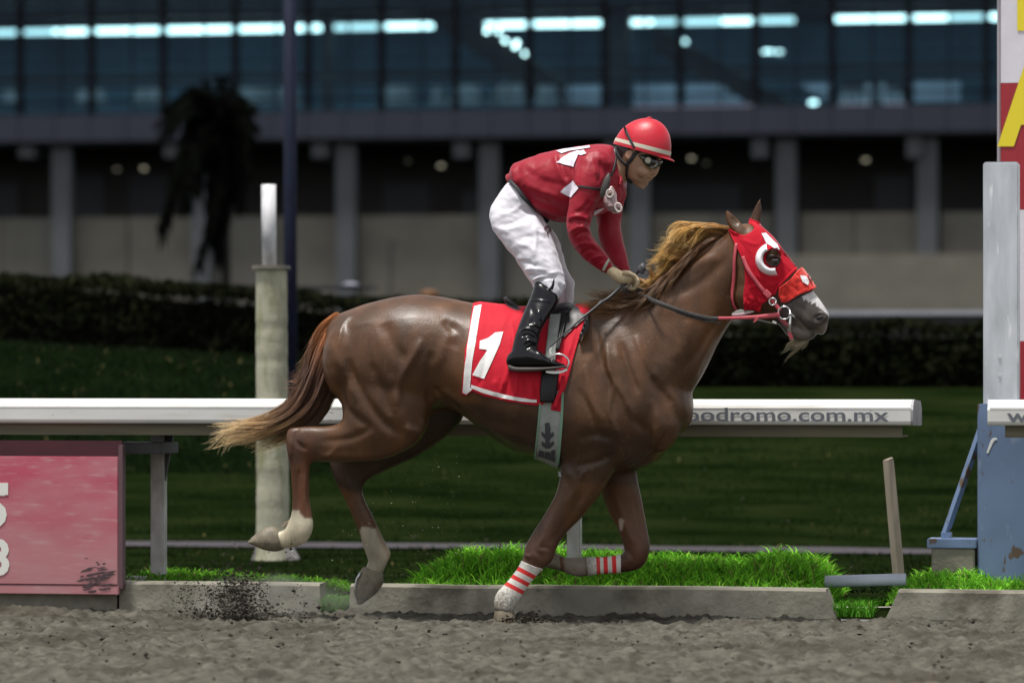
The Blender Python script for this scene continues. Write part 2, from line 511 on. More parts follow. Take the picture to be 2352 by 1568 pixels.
def hair(guides, n, rad0, jitter, seg=12, tip=0.15, spread=None, colf=None, curl=0.0, lenvar=0.25, clump=0.0):
    """strands between neighbouring guide curves (each an array of points); returns V,F,colors"""
    Gs = [catmull(np.array(g, float), 4) for g in guides]
    R = 24
    def resamp(c):
        d = np.r_[0, np.cumsum(np.linalg.norm(np.diff(c, axis=0), axis=1))]; t = np.linspace(0, d[-1], R)
        return np.stack([np.interp(t, d, c[:, k]) for k in range(3)], 1)
    Gs = np.array([resamp(g) for g in Gs]); K = len(Gs)
    u = rng.random(n) * (K - 1.001); i0 = u.astype(int); fr_ = (u - i0)[:, None, None]
    C = Gs[i0] * (1 - fr_) + Gs[i0 + 1] * fr_                       # n,R,3
    tt = np.linspace(0, 1, R)[None, :, None]
    off = rng.normal(size=(n, 1, 3)) * np.array(jitter)
    off2 = rng.normal(size=(n, 1, 3)) * np.array(jitter)
    if clump:
        nc_ = max(4, int(n / clump)); order = np.argsort(u); cid = np.empty(n, int); cid[order] = np.arange(n) * nc_ // n
        cid = np.clip(cid + rng.integers(-1, 2, n), 0, nc_ - 1)
        co = rng.normal(size=(nc_, 1, 3)) * np.array(jitter) * 1.5; co2 = rng.normal(size=(nc_, 1, 3)) * np.array(jitter) * 2.2
        off = off * .35; off2 = off2 * .35
        C = C + off * (1.1 - .7 * tt) + co[cid] * (0.2 + 0.8 * tt) + co2[cid] * tt ** 2 + off2 * tt ** 2
        wv = rng.random((nc_, 1, 1)) * 6.28; wa = rng.normal(size=(nc_, 1, 3)) * np.array(jitter) * 1.1
        C = C + wa[cid] * np.sin(tt * 7 + wv[cid]) * tt
    else:
        C = C + off * (0.45 + 0.55 * tt) + off2 * tt ** 2 * 0.9
    if curl:
        ph = rng.random((n, 1, 1)) * 6.28; fq = 4 + 5 * rng.random((n, 1, 1))
        C = C + curl * np.sin(tt * fq + ph) * rng.normal(size=(n, 1, 3)) * tt
    L = 1 - lenvar * rng.random(n)
    ts = np.linspace(0, 1, seg)
    idx = (L[:, None] * ts[None, :] * (R - 1)); a = np.floor(idx).astype(int).clip(0, R - 2); w = (idx - a)[..., None]
    rows = np.arange(n)[:, None]
    P = C[rows, a] * (1 - w) + C[rows, a + 1] * w                   # n,seg,3
    T = np.gradient(P, axis=1); T /= np.linalg.norm(T, axis=2, keepdims=True) + 1e-9
    up = np.array([0, -1, 0.2]); X = np.cross(T, up); X /= np.linalg.norm(X, axis=2, keepdims=True) + 1e-9
    Y = np.cross(T, X)
    r = rad0 * (1 - (1 - tip) * ts ** 1.5)[None, :, None] * (0.6 + 0.8 * rng.random((n, 1, 1)))
    V = np.stack([P + (X * math.cos(q) + Y * math.sin(q)) * r for q in (1.57, 3.66, 5.76)], 2)   # n,seg,3,3
    V = V.reshape(-1, 3)
    base = (np.arange(n)[:, None, None] * seg + np.arange(seg - 1)[None, :, None]) * 3
    k = np.arange(3)[None, None, :]; k2 = (k + 1) % 3
    F = np.stack([base + k, base + k2, base + 3 + k2, base + 3 + k], 3).reshape(-1, 4)
    cols = None
    if colf is not None:
        cc = colf(np.broadcast_to(ts[None, :], (n, seg)) * L[:, None], rng.random((n, 1)))
        cols = np.repeat(cc.reshape(-1, 1, 3), 3, axis=1).reshape(-1, 3)
    return V, F, cols
def text(name, s, height, at, m, parent, base, bold=0.0, ext=0.002, wscale=1.0, align='LEFT'):
    """flat lettering facing the course; at = lower-left corner (s,t,z)"""
    cu = bpy.data.curves.new('txt', 'FONT'); cu.body = s; cu.size = 1.0; cu.extrude = 0.0; cu.offset = bold; cu.align_x = align
    cu.resolution_u = 3
    o = bpy.data.objects.new('txt', cu); col.objects.link(o)
    dg = bpy.context.evaluated_depsgraph_get(); dg.update()
    me = bpy.data.meshes.new_from_object(o.evaluated_get(dg)); bpy.data.objects.remove(o)
    V = np.array([v.co[:] for v in me.vertices]); F = [tuple(p.vertices) for p in me.polygons]; bpy.data.meshes.remove(me)
    k = height / 0.70
    W_ = np.zeros_like(V); W_[:, 0] = at[0] + V[:, 0] * k * wscale; W_[:, 1] = at[1]; W_[:, 2] = at[2] + V[:, 1] * k
    return build(name, W_, F, m, parent, base)

def text_width(s):
    cu = bpy.data.curves.new('txt', 'FONT'); cu.body = s
    o = bpy.data.objects.new('txt', cu); col.objects.link(o)
    bpy.context.evaluated_depsgraph_get().update(); w = o.evaluated_get(bpy.context.evaluated_depsgraph_get()).dimensions.x
    bpy.data.objects.remove(o); return w

# ================================================================== GROUND
m_dirt = mat('dirt', (0.044, 0.041, 0.033), rough=1.0, col2=(0.108, 0.102, 0.084), vscale=13, bump=0.5, bscale=90, spec=0.05)
stain(m_dirt, (0.036, 0.031, 0.024), 1.7, .50, .66, (.7, 1, 1), .65)
def ground_height(t):
    t = np.asarray(t, float)
    h = np.where(t < 0.45, 0, np.where(t < 1.6, 0.07 * np.clip((t - 0.5) / 0.3, 0, 1), 0.07 * np.clip((3.0 - t) / 1.4, 0, 1)))
    bank = np.clip(t - 9.2, 0, None) * 0.118
    return h + np.minimum(bank, 1.05 + 0.0 * t)
# dense near strip of the track, real relief
ss = np.linspace(-3.9, 3.7, 470); tt = np.linspace(-5.4, 0.47, 430)
Sg, Tg = np.meshgrid(ss, tt)
z = (fbm(Sg * 13, Tg * 14, 4, 0.65) - 0.5) * 0.042 + (fbm(Sg * 2.0 + 5, Tg * 1.6, 3) - 0.5) * 0.035
lump = np.clip(fbm(Sg * 19 + 3, Tg * 21 + 9, 3, 0.6) - 0.50, 0, 1)
z += lump * 0.075 - np.clip(.42 - fbm(Sg * 13 + 40, Tg * 15 + 2, 2), 0, 1) * .07
z -= np.clip(0.40 - fbm(Sg * 5 + 31, Tg * 5 + 7, 2), 0, 1) * 0.12
z -= 0.010
def bump_at(px, py, r, h, rs=1.0):
    g = G(px, py); return h * np.exp(-(((Sg - g.x) / (r * rs)) ** 2 + ((Tg - g.y) / r) ** 2))
z += bump_at(1205, 1424, .07, .045, 1.3) + bump_at(1235, 1426, .05, .025) + bump_at(1130, 1424, .05, .02)
for (x_, y_) in ((160, 1470), (420, 1500), (880, 1520), (1100, 1492), (1400, 1540), (1620, 1515), (1980, 1545), (2240, 1510), (1760, 1460), (640, 1550), (90, 1556), (1010, 1462), (560, 1452), (1480, 1470), (700, 1500), (1850, 1500), (330, 1540), (1280, 1552), (2100, 1476)):
    z -= bump_at(x_, y_, .075, .05, 1.2); z += bump_at(x_ + 30, y_ - 7, .06, .035, 1.6)
edge = np.minimum(np.clip((Sg + 3.9) / .4, 0, 1), np.clip((3.7 - Sg) / .4, 0, 1)) * np.clip((Tg + 5.4) / .3, 0, 1)
z = z * edge - 0.004 + 0.004 * edge
nr, nc = Sg.shape
V = np.stack([Sg.ravel(), Tg.ravel(), z.ravel()], 1)
i = np.arange((nr - 1))[:, None] * nc + np.arange(nc - 1)[None, :]
F = np.stack([i, i + 1, i + nc + 1, i + nc], 2).reshape(-1, 4)
track = build('track', V, F, m_dirt, base=(0, -2.5, 0), smooth=True); tag(track, kind='structure')
def sheet(name, s0, s1, rows, m, ns=40, zf=None, wob=0.0, kind='structure'):
    """ground sheet between t rows"""
    ss = np.linspace(s0, s1, ns); tt = np.array(rows); Sg, Tg = np.meshgrid(ss, tt)
    z = zf(Sg, Tg); V = np.stack([Sg.ravel(), Tg.ravel(), z.ravel()], 1)
    i = np.arange((len(tt) - 1))[:, None] * ns + np.arange(ns - 1)[None, :]
    F = np.stack([i, i + 1, i + ns + 1, i + ns], 2).reshape(-1, 4)
    o = build(name, V, F, m, base=((s0 + s1) / 2, rows[0], 0), smooth=True); tag(o, kind=kind); return o
sheet('track_surface', -300, 300, [-300, -40, -8, 0.50], m_dirt, 20, lambda s, t: np.full_like(s, -0.045))
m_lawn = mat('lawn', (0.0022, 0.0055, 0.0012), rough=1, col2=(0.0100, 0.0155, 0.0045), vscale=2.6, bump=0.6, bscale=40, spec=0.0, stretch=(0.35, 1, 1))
m_soil = mat('soil', (0.018, 0.020, 0.010), rough=1.0, var=0.4, spec=0.1)
def lawn_z(s, t):
    n = (fbm(s * 0.6 + 40, t * 0.6 + 3, 3) - 0.5) * 0.05 * np.clip((t - 2) / 3, 0, 1)
    far = np.where(t > 40, 1.0, 1.0)
    return ground_height(t) - 0.01 + n
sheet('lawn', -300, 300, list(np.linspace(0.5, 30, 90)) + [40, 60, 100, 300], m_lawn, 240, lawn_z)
m_path = mat('path', (0.045, 0.040, 0.045), rough=0.9, var=0.25, spec=0.2)
def path_z(s, t): return lawn_z(s, t) + 0.012
sheet('path', -60, 60, [7.75, 8.1, 8.55], m_path, 120, path_z)

# kerb of the track, cast blocks with bevelled ends
m_conc = mat('kerb_concrete', (0.235, 0.222, 0.180), rough=0.9, var=0.28, vscale=6, bump=0.35, bscale=45, spec=0.2)
stain(m_conc, (0.07, 0.062, 0.048), 5.5, 0.52, 0.72, amount=0.8)
T_K = 0.50
def kerb(px0, px1, bev0, bev1, label, group='concrete kerb blocks along the track'):
    s0 = S(px0, 1400, T_K).x; s1 = S(px1, 1400, T_K).x
    zt = 0.135
    n = max(2, int((s1 - s0) / 0.12)); V = []; F = []
    for k in range(n + 1):
        f = k / n
        sb = s0 + (s1 - s0) * f; st = (s0 + bev0) + (s1 - bev1 - s0 - bev0) * f
        w = (vnoise(sb * 3.1, 2.2) - .5) * 0.008; w2 = (vnoise(sb * 7.1, 8.2) - .5) * 0.006
        V += [(sb, T_K, -0.06), (st, T_K + .004 + w2, zt - .012 + w), (st, T_K + .018, zt + w), (st, T_K + .13, zt + w), (sb, T_K + .15, -0.06)]
        if k:
            o = (k - 1) * 5
            for q in range(5): F.append((o + q, o + (q + 1) % 5, o + 5 + (q + 1) % 5, o + 5 + q))
    F.append((0, 1, 2, 3, 4)[::-1]); F.append(tuple(range(len(V) - 5, len(V))))
    o = build('kerb', V, [f[::-1] for f in F], m_conc, base=((s0 + s1) / 2, T_K, 0)); tag(o, label, 'kerb', group)
kerb(-900, 268, 0, 0, 'concrete kerb block running under the red board at the left edge')
kerb(274, 738, 0, 0.01, 'pale concrete kerb block behind the flying dirt')
kerb(800, 1930, 0.01, 0.07, 'long stained concrete kerb block behind the galloping front hooves')
kerb(2022, 3200, 0.085, 0, 'concrete kerb block at the right below the blue post')

# ------------------------------------------------------------------ grass
def blades(n, sampler, h, w, lean, colf, seed=1, seg=3, parent=None):
    r = np.random.default_rng(seed)
    B = sampler(r, n)                               # n,3 roots
    n = len(B)
    H = h * (0.5 + 0.8 * r.random(n)); W = w * (0.6 + 0.8 * r.random(n))
    a = r.random(n) * 6.283; d = np.stack([np.cos(a), np.sin(a), 0 * a], 1)
    q = r.random(n) * 6.283; wd = np.stack([np.cos(q), np.sin(q) * .4, 0 * q], 1)
    Ln = (lean * (0.3 + r.random(n)))[:, None]
    ts = [0, 0.4, 0.75, 1.0][:seg + 1]
    rows = []
    for t in ts:
        c = B + np.array([0, 0, 1]) * (H * (t - 0.25 * t * t * lean * 2))[:, None] + d * H[:, None] * Ln * t * t
        ww = (W * (1 - t) ** 0.6 * (0.7 + t))[:, None] if t < 1 else (W * 0.05)[:, None]
        rows.append(np.stack([c - wd * ww / 2, c + wd * ww / 2], 1))
    V = np.stack(rows, 1).reshape(-1, 3)
    k = len(ts); base = (np.arange(n) * k * 2)[:, None] + (np.arange(k - 1) * 2)[None, :]
    F = np.stack([base, base + 1, base + 3, base + 2], 2).reshape(-1, 4)
    C = colf(r, n); C = np.repeat(C, k * 2, axis=0)
    return V, F, C
def gcol(a, b, dry=0.06):
    def f(r, n):
        t = r.random((n, 1)); c = np.array(a) * (1 - t) + np.array(b) * t
        d = r.random(n) < dry; c[d] = np.array([0.17, 0.15, 0.06]); return c * (0.7 + 0.6 * r.random((n, 1)))
    return f
m_grass = mat('grass_blade', (0.1, 0.2, 0.03), rough=0.7, attr='Col', spec=0.06)
_p = m_grass.node_tree.nodes['Principled BSDF']; _p.inputs['Subsurface Weight'].default_value = 0.0
_nt = m_grass.node_tree; _tr = _nt.nodes.new('ShaderNodeBsdfTranslucent'); _mx = _nt.nodes.new('ShaderNodeMixShader'); _mx.inputs[0].default_value = 0.3
_at = [q for q in _nt.nodes if q.type == 'ATTRIBUTE'][0]; _nt.links.new(_at.outputs['Color'], _tr.inputs['Color'])
_nt.links.new(_p.outputs[0], _mx.inputs[1]); _nt.links.new(_tr.outputs[0], _mx.inputs[2]); _nt.links.new(_mx.outputs[0], _nt.nodes['Material Output'].inputs[0])
def clump(px0, px1, hmax, name_label, n, seed, dens_left=0.1, dens_right=0.05, t0=0.60, t1=1.45, k=1.0):
    sa = S(px0, 1340, 0.8).x; sb = S(px1, 1340, 0.8).x
    def prof(s):
        u = (s - sa) / (sb - sa); e = np.clip(u / dens_left, 0, 1) ** .6 * np.clip((1 - u) / dens_right, 0, 1) ** .6
        return e * (0.45 + 0.95 * fbm(s * 4.3 + seed, s * 0 + 2.0, 3))
    def smp(r, n):
        s = sa + (sb - sa) * r.random(n); t = t0 + (t1 - t0) * r.random(n) ** .8
        tuft = fbm(s * 9 + seed * 3, t * 9, 2); keep = tuft > 0.30
        return np.stack([s, t, 0.05 + prof(s) * hmax * r.random(n) ** .7 * 0.74 * np.clip((t - t0 + .06) / .3, 0.15, 1)], 1)[keep & (prof(s) > 0.06)]
    V, F, C = blades(int(n * 1.5), smp, hmax * 0.40, 0.0070, 0.75, gcol((0.065 * k, 0.26 * k, 0.014 * k), (0.27 * k, 0.64 * k, 0.05 * k), .06), seed)
    # low weeds: small round leaves between the blades
    V2, F2, C2 = blades(int(n * .9), smp, hmax * 0.26, 0.020, 1.1, gcol((0.055 * k, 0.22 * k, 0.016 * k), (0.24 * k, 0.55 * k, 0.045 * k), .05), seed + 50, seg=2)
    n0 = len(V)
    o = build('grass_clump', np.vstack([V, V2]), np.vstack([F, F2 + n0]), m_grass, base=((sa + sb) / 2, .8, .05), attrs={'Col': np.vstack([C, C2])})
    tag(o, name_label, 'grass', None, 'stuff')
clump(930, 1915, 0.24, 'long thick bank of bright green grass and weeds behind the kerb', 15000, 3)
clump(2045, 2900, 0.165, 'bright green grass on the kerb around the blue post', 9000, 4, 0.05, 0.02)
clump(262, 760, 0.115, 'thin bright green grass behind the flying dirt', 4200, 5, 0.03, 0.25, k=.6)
def gap(px0, px1, hh, n, seed, label, t0, t1, z0):
    sa = S(px0, 1380, 0.6).x; sb = S(px1, 1380, 0.6).x
    def smp(r, n):
        return np.stack([sa + (sb - sa) * r.random(n), t0 + (t1 - t0) * r.random(n), z0 + 0 * r.random(n)], 1)
    V, F, C = blades(n, smp, hh, 0.008, 0.7, gcol((0.05, 0.18, 0.012), (0.11, 0.32, 0.03), .03), seed)
    o = build('grass_clump', V, F, m_grass, attrs={'Col': C}); tag(o, label, 'grass', None, 'stuff')
gap(1905, 2010, 0.10, 1300, 9, 'low green grass growing in the gap between two kerb blocks', 0.52, 1.0, 0.0)
gap(742, 800, 0.10, 900, 10, 'small patch of green grass in the kerb gap by the far hind hoof', 0.5, .8, 0.0)
def lawn_s(r, n):
    s = -4.8 + 10 * r.random(n); t = 1.3 + 14.5 * r.random(n) ** 1.1
    keep = ~((t > 7.7) & (t < 8.6)) & (fbm(s * 1.3, t * 2.2, 3) > .34)
    s, t = s[keep], t[keep]
    return np.stack([s, t, lawn_z(s, t)], 1)
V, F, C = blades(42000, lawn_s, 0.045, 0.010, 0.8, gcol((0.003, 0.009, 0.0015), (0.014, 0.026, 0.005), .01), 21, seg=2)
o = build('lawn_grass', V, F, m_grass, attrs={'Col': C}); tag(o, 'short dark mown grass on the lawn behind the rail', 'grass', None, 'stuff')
# fallen leaves and litter on the lawn
V = []; F = []
for k in range(34):
    s_ = random.uniform(-4, 4.6); t_ = random.uniform(2, 14); z_ = float(lawn_z(np.array(s_), np.array(t_))) + .03; r_ = random.uniform(.010, .026)
    a_ = random.random() * 3; n0 = len(V)
    for q in range(5): V.append((s_ + r_ * math.cos(a_ + q * 1.256), t_ + r_ * .6 * math.sin(a_ + q * 1.256), z_ + .012 * math.sin(q * 2 + a_)))
    F.append(tuple(n0 + q for q in range(5)))
o = build('leaf_litter', V, F, mat('dry_leaf', (0.07, 0.065, 0.045), rough=.9)); tag(o, 'scattered dry leaves lying on the dark lawn', 'leaves', None, 'stuff')

# ------------------------------------------------------------------ hedges
m_leaf = mat('hedge_leaf', (0.02, 0.03, 0.01), rough=0.8, attr='Col', spec=0.04)
def hedge(label, s0, s1, t0, t1, zlo, zhi, n, seed, leaf=0.04, ca=(0.002, 0.0035, 0.0012), cb=(0.012, 0.014, 0.005), stems=0):
    """zlo, zhi: functions of s"""
    r = np.random.default_rng(seed)
    s = s0 + (s1 - s0) * r.random(n); face = r.random(n)
    t = np.where(face < .6, t0 + 0.18 * r.random(n) ** 2 * 1, t0 + (t1 - t0) * r.random(n))
    v = np.where(face < .6, r.random(n), 0.93 + 0.12 * r.random(n))
    lo, hi = zlo(s), zhi(s) + (fbm(s * 2.2 + seed, s * 0 + 1, 3) - .5) * 0.16
    z_ = lo + (hi - lo) * v; t = t + (fbm(s * 2.5, z_ * 2.5 + seed, 3) - .5) * .30
    P = np.stack([s, t, z_], 1)
    a = r.normal(size=(n, 3)); a /= np.linalg.norm(a, axis=1)[:, None]; b = np.cross(a, r.normal(size=(n, 3))); b /= np.linalg.norm(b, axis=1)[:, None]
    L = (leaf * (0.6 + .9 * r.random(n)))[:, None]
    V = np.stack([P - a * L * .5, P + b * L * .28, P + a * L * .5, P - b * L * .28], 1).reshape(-1, 3)
    F = np.arange(n * 4).reshape(-1, 4)
    tcol = r.random((n, 1)); C = (np.array(ca) * (1 - tcol) + np.array(cb) * tcol) * (0.5 + 1.0 * fbm(s * 1.1, z_ * 2 + 7, 2))[:, None]
    root = empty('hedge', ((s0 + s1) / 2, (t0 + t1) / 2, float(zlo(np.array((s0 + s1) / 2)))), label, 'hedge')
    o = build('foliage', V, F, m_leaf, root, attrs={'Col': np.repeat(C, 4, 0)}); tag(o, kind='stuff')
    # woody inside
    ns = 60; sv = np.linspace(s0, s1, ns); Vc = []
    for q in sv:
        l_, h_ = float(zlo(np.array(q))), float(zhi(np.array(q)))
        Vc += [(q, t0 + .12, l_ - .05), (q, t0 + .12, h_ - .12), (q, t1 - .12, h_ - .12), (q, t1 - .12, l_ - .05)]
    Fc = [];
    for k in range(ns - 1):
        for q in range(4): Fc.append((k * 4 + q, k * 4 + 4 + q, k * 4 + 4 + (q + 1) % 4, k * 4 + (q + 1) % 4))
    build('twigs', Vc, Fc, mat('hedge_inside', (0.006, 0.006, 0.004), rough=1, spec=0.0), root)
def zline(pts, t):
    X = []; Z = []
    for x, y in pts:
        q = S(x, y, t); X.append(q.x); Z.append(q.z)
    return lambda s: np.interp(s, X, Z)
TA, TB = 12.4, 18.6
def bank():
    """steep grassy bank on the left, its foot and brow read off as world heights"""
    s0, s1 = S(-250, 900, TA).x, S(650, 900, TA).x
    foot = zline([(-250, 1112), (280, 1108), (640, 1094)], TA); brow = zline([(-250, 780), (0, 782), (300, 800), (640, 822)], TA + 1.6)
    ss = np.linspace(s0, s1 + .5, 120); V = []; K = 14
    for q in ss:
        e_ = float(np.clip((s1 + .5 - q) / .9, 0, 1)) ** .6
        for k in range(K):
            u = k / (K - 2); t = TA + 1.6 * u; f_, b_ = float(foot(np.array(q))) - .03, float(brow(np.array(q)))
            g = f_ + (b_ - f_) * (1 - (1 - min(u, 1)) ** 1.35) * e_
            if k == K - 1: g = b_ * e_ - .1; t = TA + 6.5
            V.append((q, t, g + .03 * (fbm(q * 1.5, t * 2, 2) - .5)))
    F = [(i * K + k, (i + 1) * K + k, (i + 1) * K + k + 1, i * K + k + 1) for i in range(119) for k in range(K - 1)]
    o = build('grass_bank', V, F, mat('bank_grass', (0.0018, 0.0050, 0.0014), rough=1, col2=(0.0055, 0.0115, 0.0035), vscale=4, bump=.6, bscale=40, spec=.0, stretch=(.4, 1, 1)), smooth=True); tag(o, kind='structure')
    Va = np.array(V).reshape(120, K, 3)
    def smp(r, n):
        i = r.random(n) * 118.9; k = r.random(n) * (K - 2.01); a0 = i.astype(int); k0 = k.astype(int); fa = (i - a0)[:, None]; fk = (k - k0)[:, None]
        return (Va[a0, k0] * (1 - fa) + Va[a0 + 1, k0] * fa) * (1 - fk) + (Va[a0, k0 + 1] * (1 - fa) + Va[a0 + 1, k0 + 1] * fa) * fk
    V, F, C = blades(22000, smp, 0.05, 0.011, 0.8, gcol((0.002, 0.006, 0.001), (0.008, 0.016, 0.004), .01), 41, seg=2)
    o = build('bank_grass', V, F, m_grass, attrs={'Col': C}); tag(o, 'rough dark grass covering the steep bank at the left', 'grass', None, 'stuff')
bank()
hedge('tall ragged dark hedge running along the foot of the grandstand', S(-250, 700, TB).x, S(2700, 700, TB).x, TB, TB + 1.3,
      zline([(-250, 900), (600, 880), (1640, 880), (2250, 905), (2700, 915)], TB), zline([(-250, 640), (0, 634), (190, 640), (300, 655), (560, 672), (700, 688), (1080, 694), (1640, 742), (2250, 748), (2700, 755)], TB), 46000, 32, 0.055)

# palm
def palm():
    T = 40.0
    base = S(520, 760, T); top = S(516, 330, T); gz = 1.0
    root = empty('palm_tree', (base.x, T, gz), 'dark palm tree with hanging dead fronds in front of the grandstand', 'tree')
    m_tr = mat('palm_bark', (0.012, 0.010, 0.008), rough=.95, var=.3)
    V, F = tube([(base.x, T, gz - .1), (base.x, T, base.z), ((base.x + top.x) / 2, T, (base.z + top.z) / 2), (top.x, T, top.z)], [.09, .075, .07, .10], 10)
    build('trunk', V, F, m_tr, root)
    m_fr = mat('palm_leaflet', (0.0022, 0.003, 0.002), rough=.9, var=.3, spec=.03)
    ends = [((370, 545), (430, 330)), ((385, 500), (440, 300)), ((462, 604), (500, 430)), ((400, 420), (440, 270)), ((372, 300), (450, 225)), ((395, 262), (455, 210)),
            ((560, 395), (552, 250)), ((548, 470), (540, 300)), ((470, 205), (500, 230)), ((505, 585), (520, 420)), ((430, 470), (470, 300)), ((555, 250), (548, 240)), ((520, 200), (518, 240)), ((500, 560), (505, 420)), ((480, 500), (490, 330)), ((540, 430), (535, 320)), ((455, 430), (480, 280)), ((425, 240), (470, 215))]
    ends = ends + [((e[0] + random.uniform(-14, 14), e[1] + random.uniform(-40, 10)), (m_[0] + random.uniform(-10, 14), m_[1] + random.uniform(-10, 20))) for e, m_ in ends for _r in range(2)]
    for k, (e, mid) in enumerate(ends):
        dt = random.uniform(-.7, .7)
        a = np.array([top.x, T, top.z + random.uniform(-.1, .35)]); b = S(*mid, T + dt * .6); c = S(*e, T + dt)
        C = catmull([a, tuple(b), tuple(c)], 9); V, F = tube([tuple(p) for p in C], list(np.linspace(.028, .006, len(C))), 5)
        parts = [(V, F)]
        Vl = []; Fl = []
        for i in range(2, len(C) - 1):
            for side in (-1, 1):
                for rep in range(2):
                    p = Vector(C[i]) + (Vector(C[i + 1]) - Vector(C[i])) * rep * .5; tdir = (Vector(C[i + 1]) - Vector(C[i])).normalized()
                    o = Vector((random.gauss(0, .25), side * .8, -.45 + random.gauss(0, .1))) + tdir * .9
                    L = random.uniform(.32, .5) * (1 - .5 * i / len(C)); q = p + o.normalized() * L; w = Vector((.02, .012, .02))
                    mm = (p + q) / 2 + Vector((0, 0, -.02)) + w
                    n0 = len(Vl); Vl += [tuple(p), tuple(mm), tuple(q - Vector((0, 0, .10))), tuple(mm - w * 2)]; Fl.append((n0, n0 + 1, n0 + 2, n0 + 3))
        parts.append((Vl, Fl)); V, F = merge(*parts)
        build('frond', V, F, m_fr, root)
palm()

# ------------------------------------------------------------------ tall mast, cream post
T_M = 13.2
a = S(655, 800, T_M); b = S(684, 800, T_M); gx = (a.x + b.x) / 2
mroot = empty('lamp_mast', (gx, T_M, ground_height(T_M)), 'tall dark blue steel mast rising out of the picture behind the cream post', 'mast')
m_mast = mat('mast_paint', (0.006, 0.009, 0.024), rough=.7, var=.2, spec=.15)
V, F = tube([(gx, T_M, 0.3), (gx - .01, T_M, 2.2), (gx - .02, T_M, 5.2)], [.056, .054, .052], 16); build('pole', V, F, m_mast, mroot, smooth=True)
V, F = tube([(gx, T_M, 0.42), (gx, T_M, 0.50)], [.11, .10], 16); build('foot_collar', V, F, m_mast, mroot)
T_C = 6.2
def cpost():
    p = S(627, 1290, T_C); x0 = p.x; zg = float(ground_height(T_C)); ztop = S(627, 618, T_C).z; zp = S(620, 424, T_C).z
    root = empty('fence_post', (x0, T_C, zg), 'thick mottled cream post with a thin white pipe standing out of its top', 'post')
    m1 = mat('cream_paint', (0.36, 0.35, 0.26), rough=.75, var=.18, vscale=5, bump=.3, bscale=30)
    stain(m1, (0.16, 0.17, 0.07), 4.5, .50, .66, (3, 3, .8), .8)
    stain(m1, (0.13, 0.10, 0.06), 7, .60, .72, (2, 2, .5), .7)
    V = []; F = []; n = 28; zs = np.linspace(zg - .1, ztop, 90)
    for i, z_ in enumerate(zs):
        h = z_ - zg; r = .106 - .008 * h / 2 + .012 * math.exp(-h / .08) + (vnoise(h * 19, 3.3) - .5) * .006
        for k in range(n):
            th = 6.2832 * k / n; rr = r * (1 + .02 * (vnoise(h * 3 + k, 1.1) - .5)); V.append((x0 + rr * math.cos(th) - .006 * h, T_C + rr * math.sin(th), z_))
        if i:
            o = (i - 1) * n
            for k in range(n): F.append((o + k, o + (k + 1) % n, o + n + (k + 1) % n, o + n + k))
    F.append(tuple(range(len(V) - n, len(V))))
    build('column', V, F, m1, root, smooth=True)
    V, F = tube([(x0 - .012, T_C, ztop), (x0 - .012, T_C, ztop + .022)], [.124, .120], 28); build('cap_plate', V, F, mat('cap_metal', (0.10, 0.09, 0.07), rough=.6, var=.3), root)
    m2 = mat('white_pipe_paint', (0.62, 0.62, 0.64), rough=.45, var=.1); stain(m2, (.28, .28, .30), 9, .52, .68, (1, 1, .4), .8)
    q = S(619, 500, T_C).x; V, F = tube([(q, T_C, ztop + .02), (q - .004, T_C, (ztop + zp) / 2), (q - .006, T_C, zp)], .047, 20); build('pipe', V, F, m2, root, smooth=True)
    m3 = mat('foot_concrete', (0.26, 0.25, 0.24), rough=.9, var=.25)
    for a_, b_ in (((606, 1215), (580, 1292)), ((650, 1215), (697, 1310))):
        A = S(*a_, T_C); B = S(*b_, T_C); sg = 1 if B.x > A.x else -1
        poly = [(A.x, A.z), (B.x, B.z), (B.x - sg * .09, B.z - .02), (A.x - sg * .02, B.z - .02)]
        V, F = prism(poly, 1, T_C - .06, T_C + .06); build('foot', V, F, m3, root)
cpost()

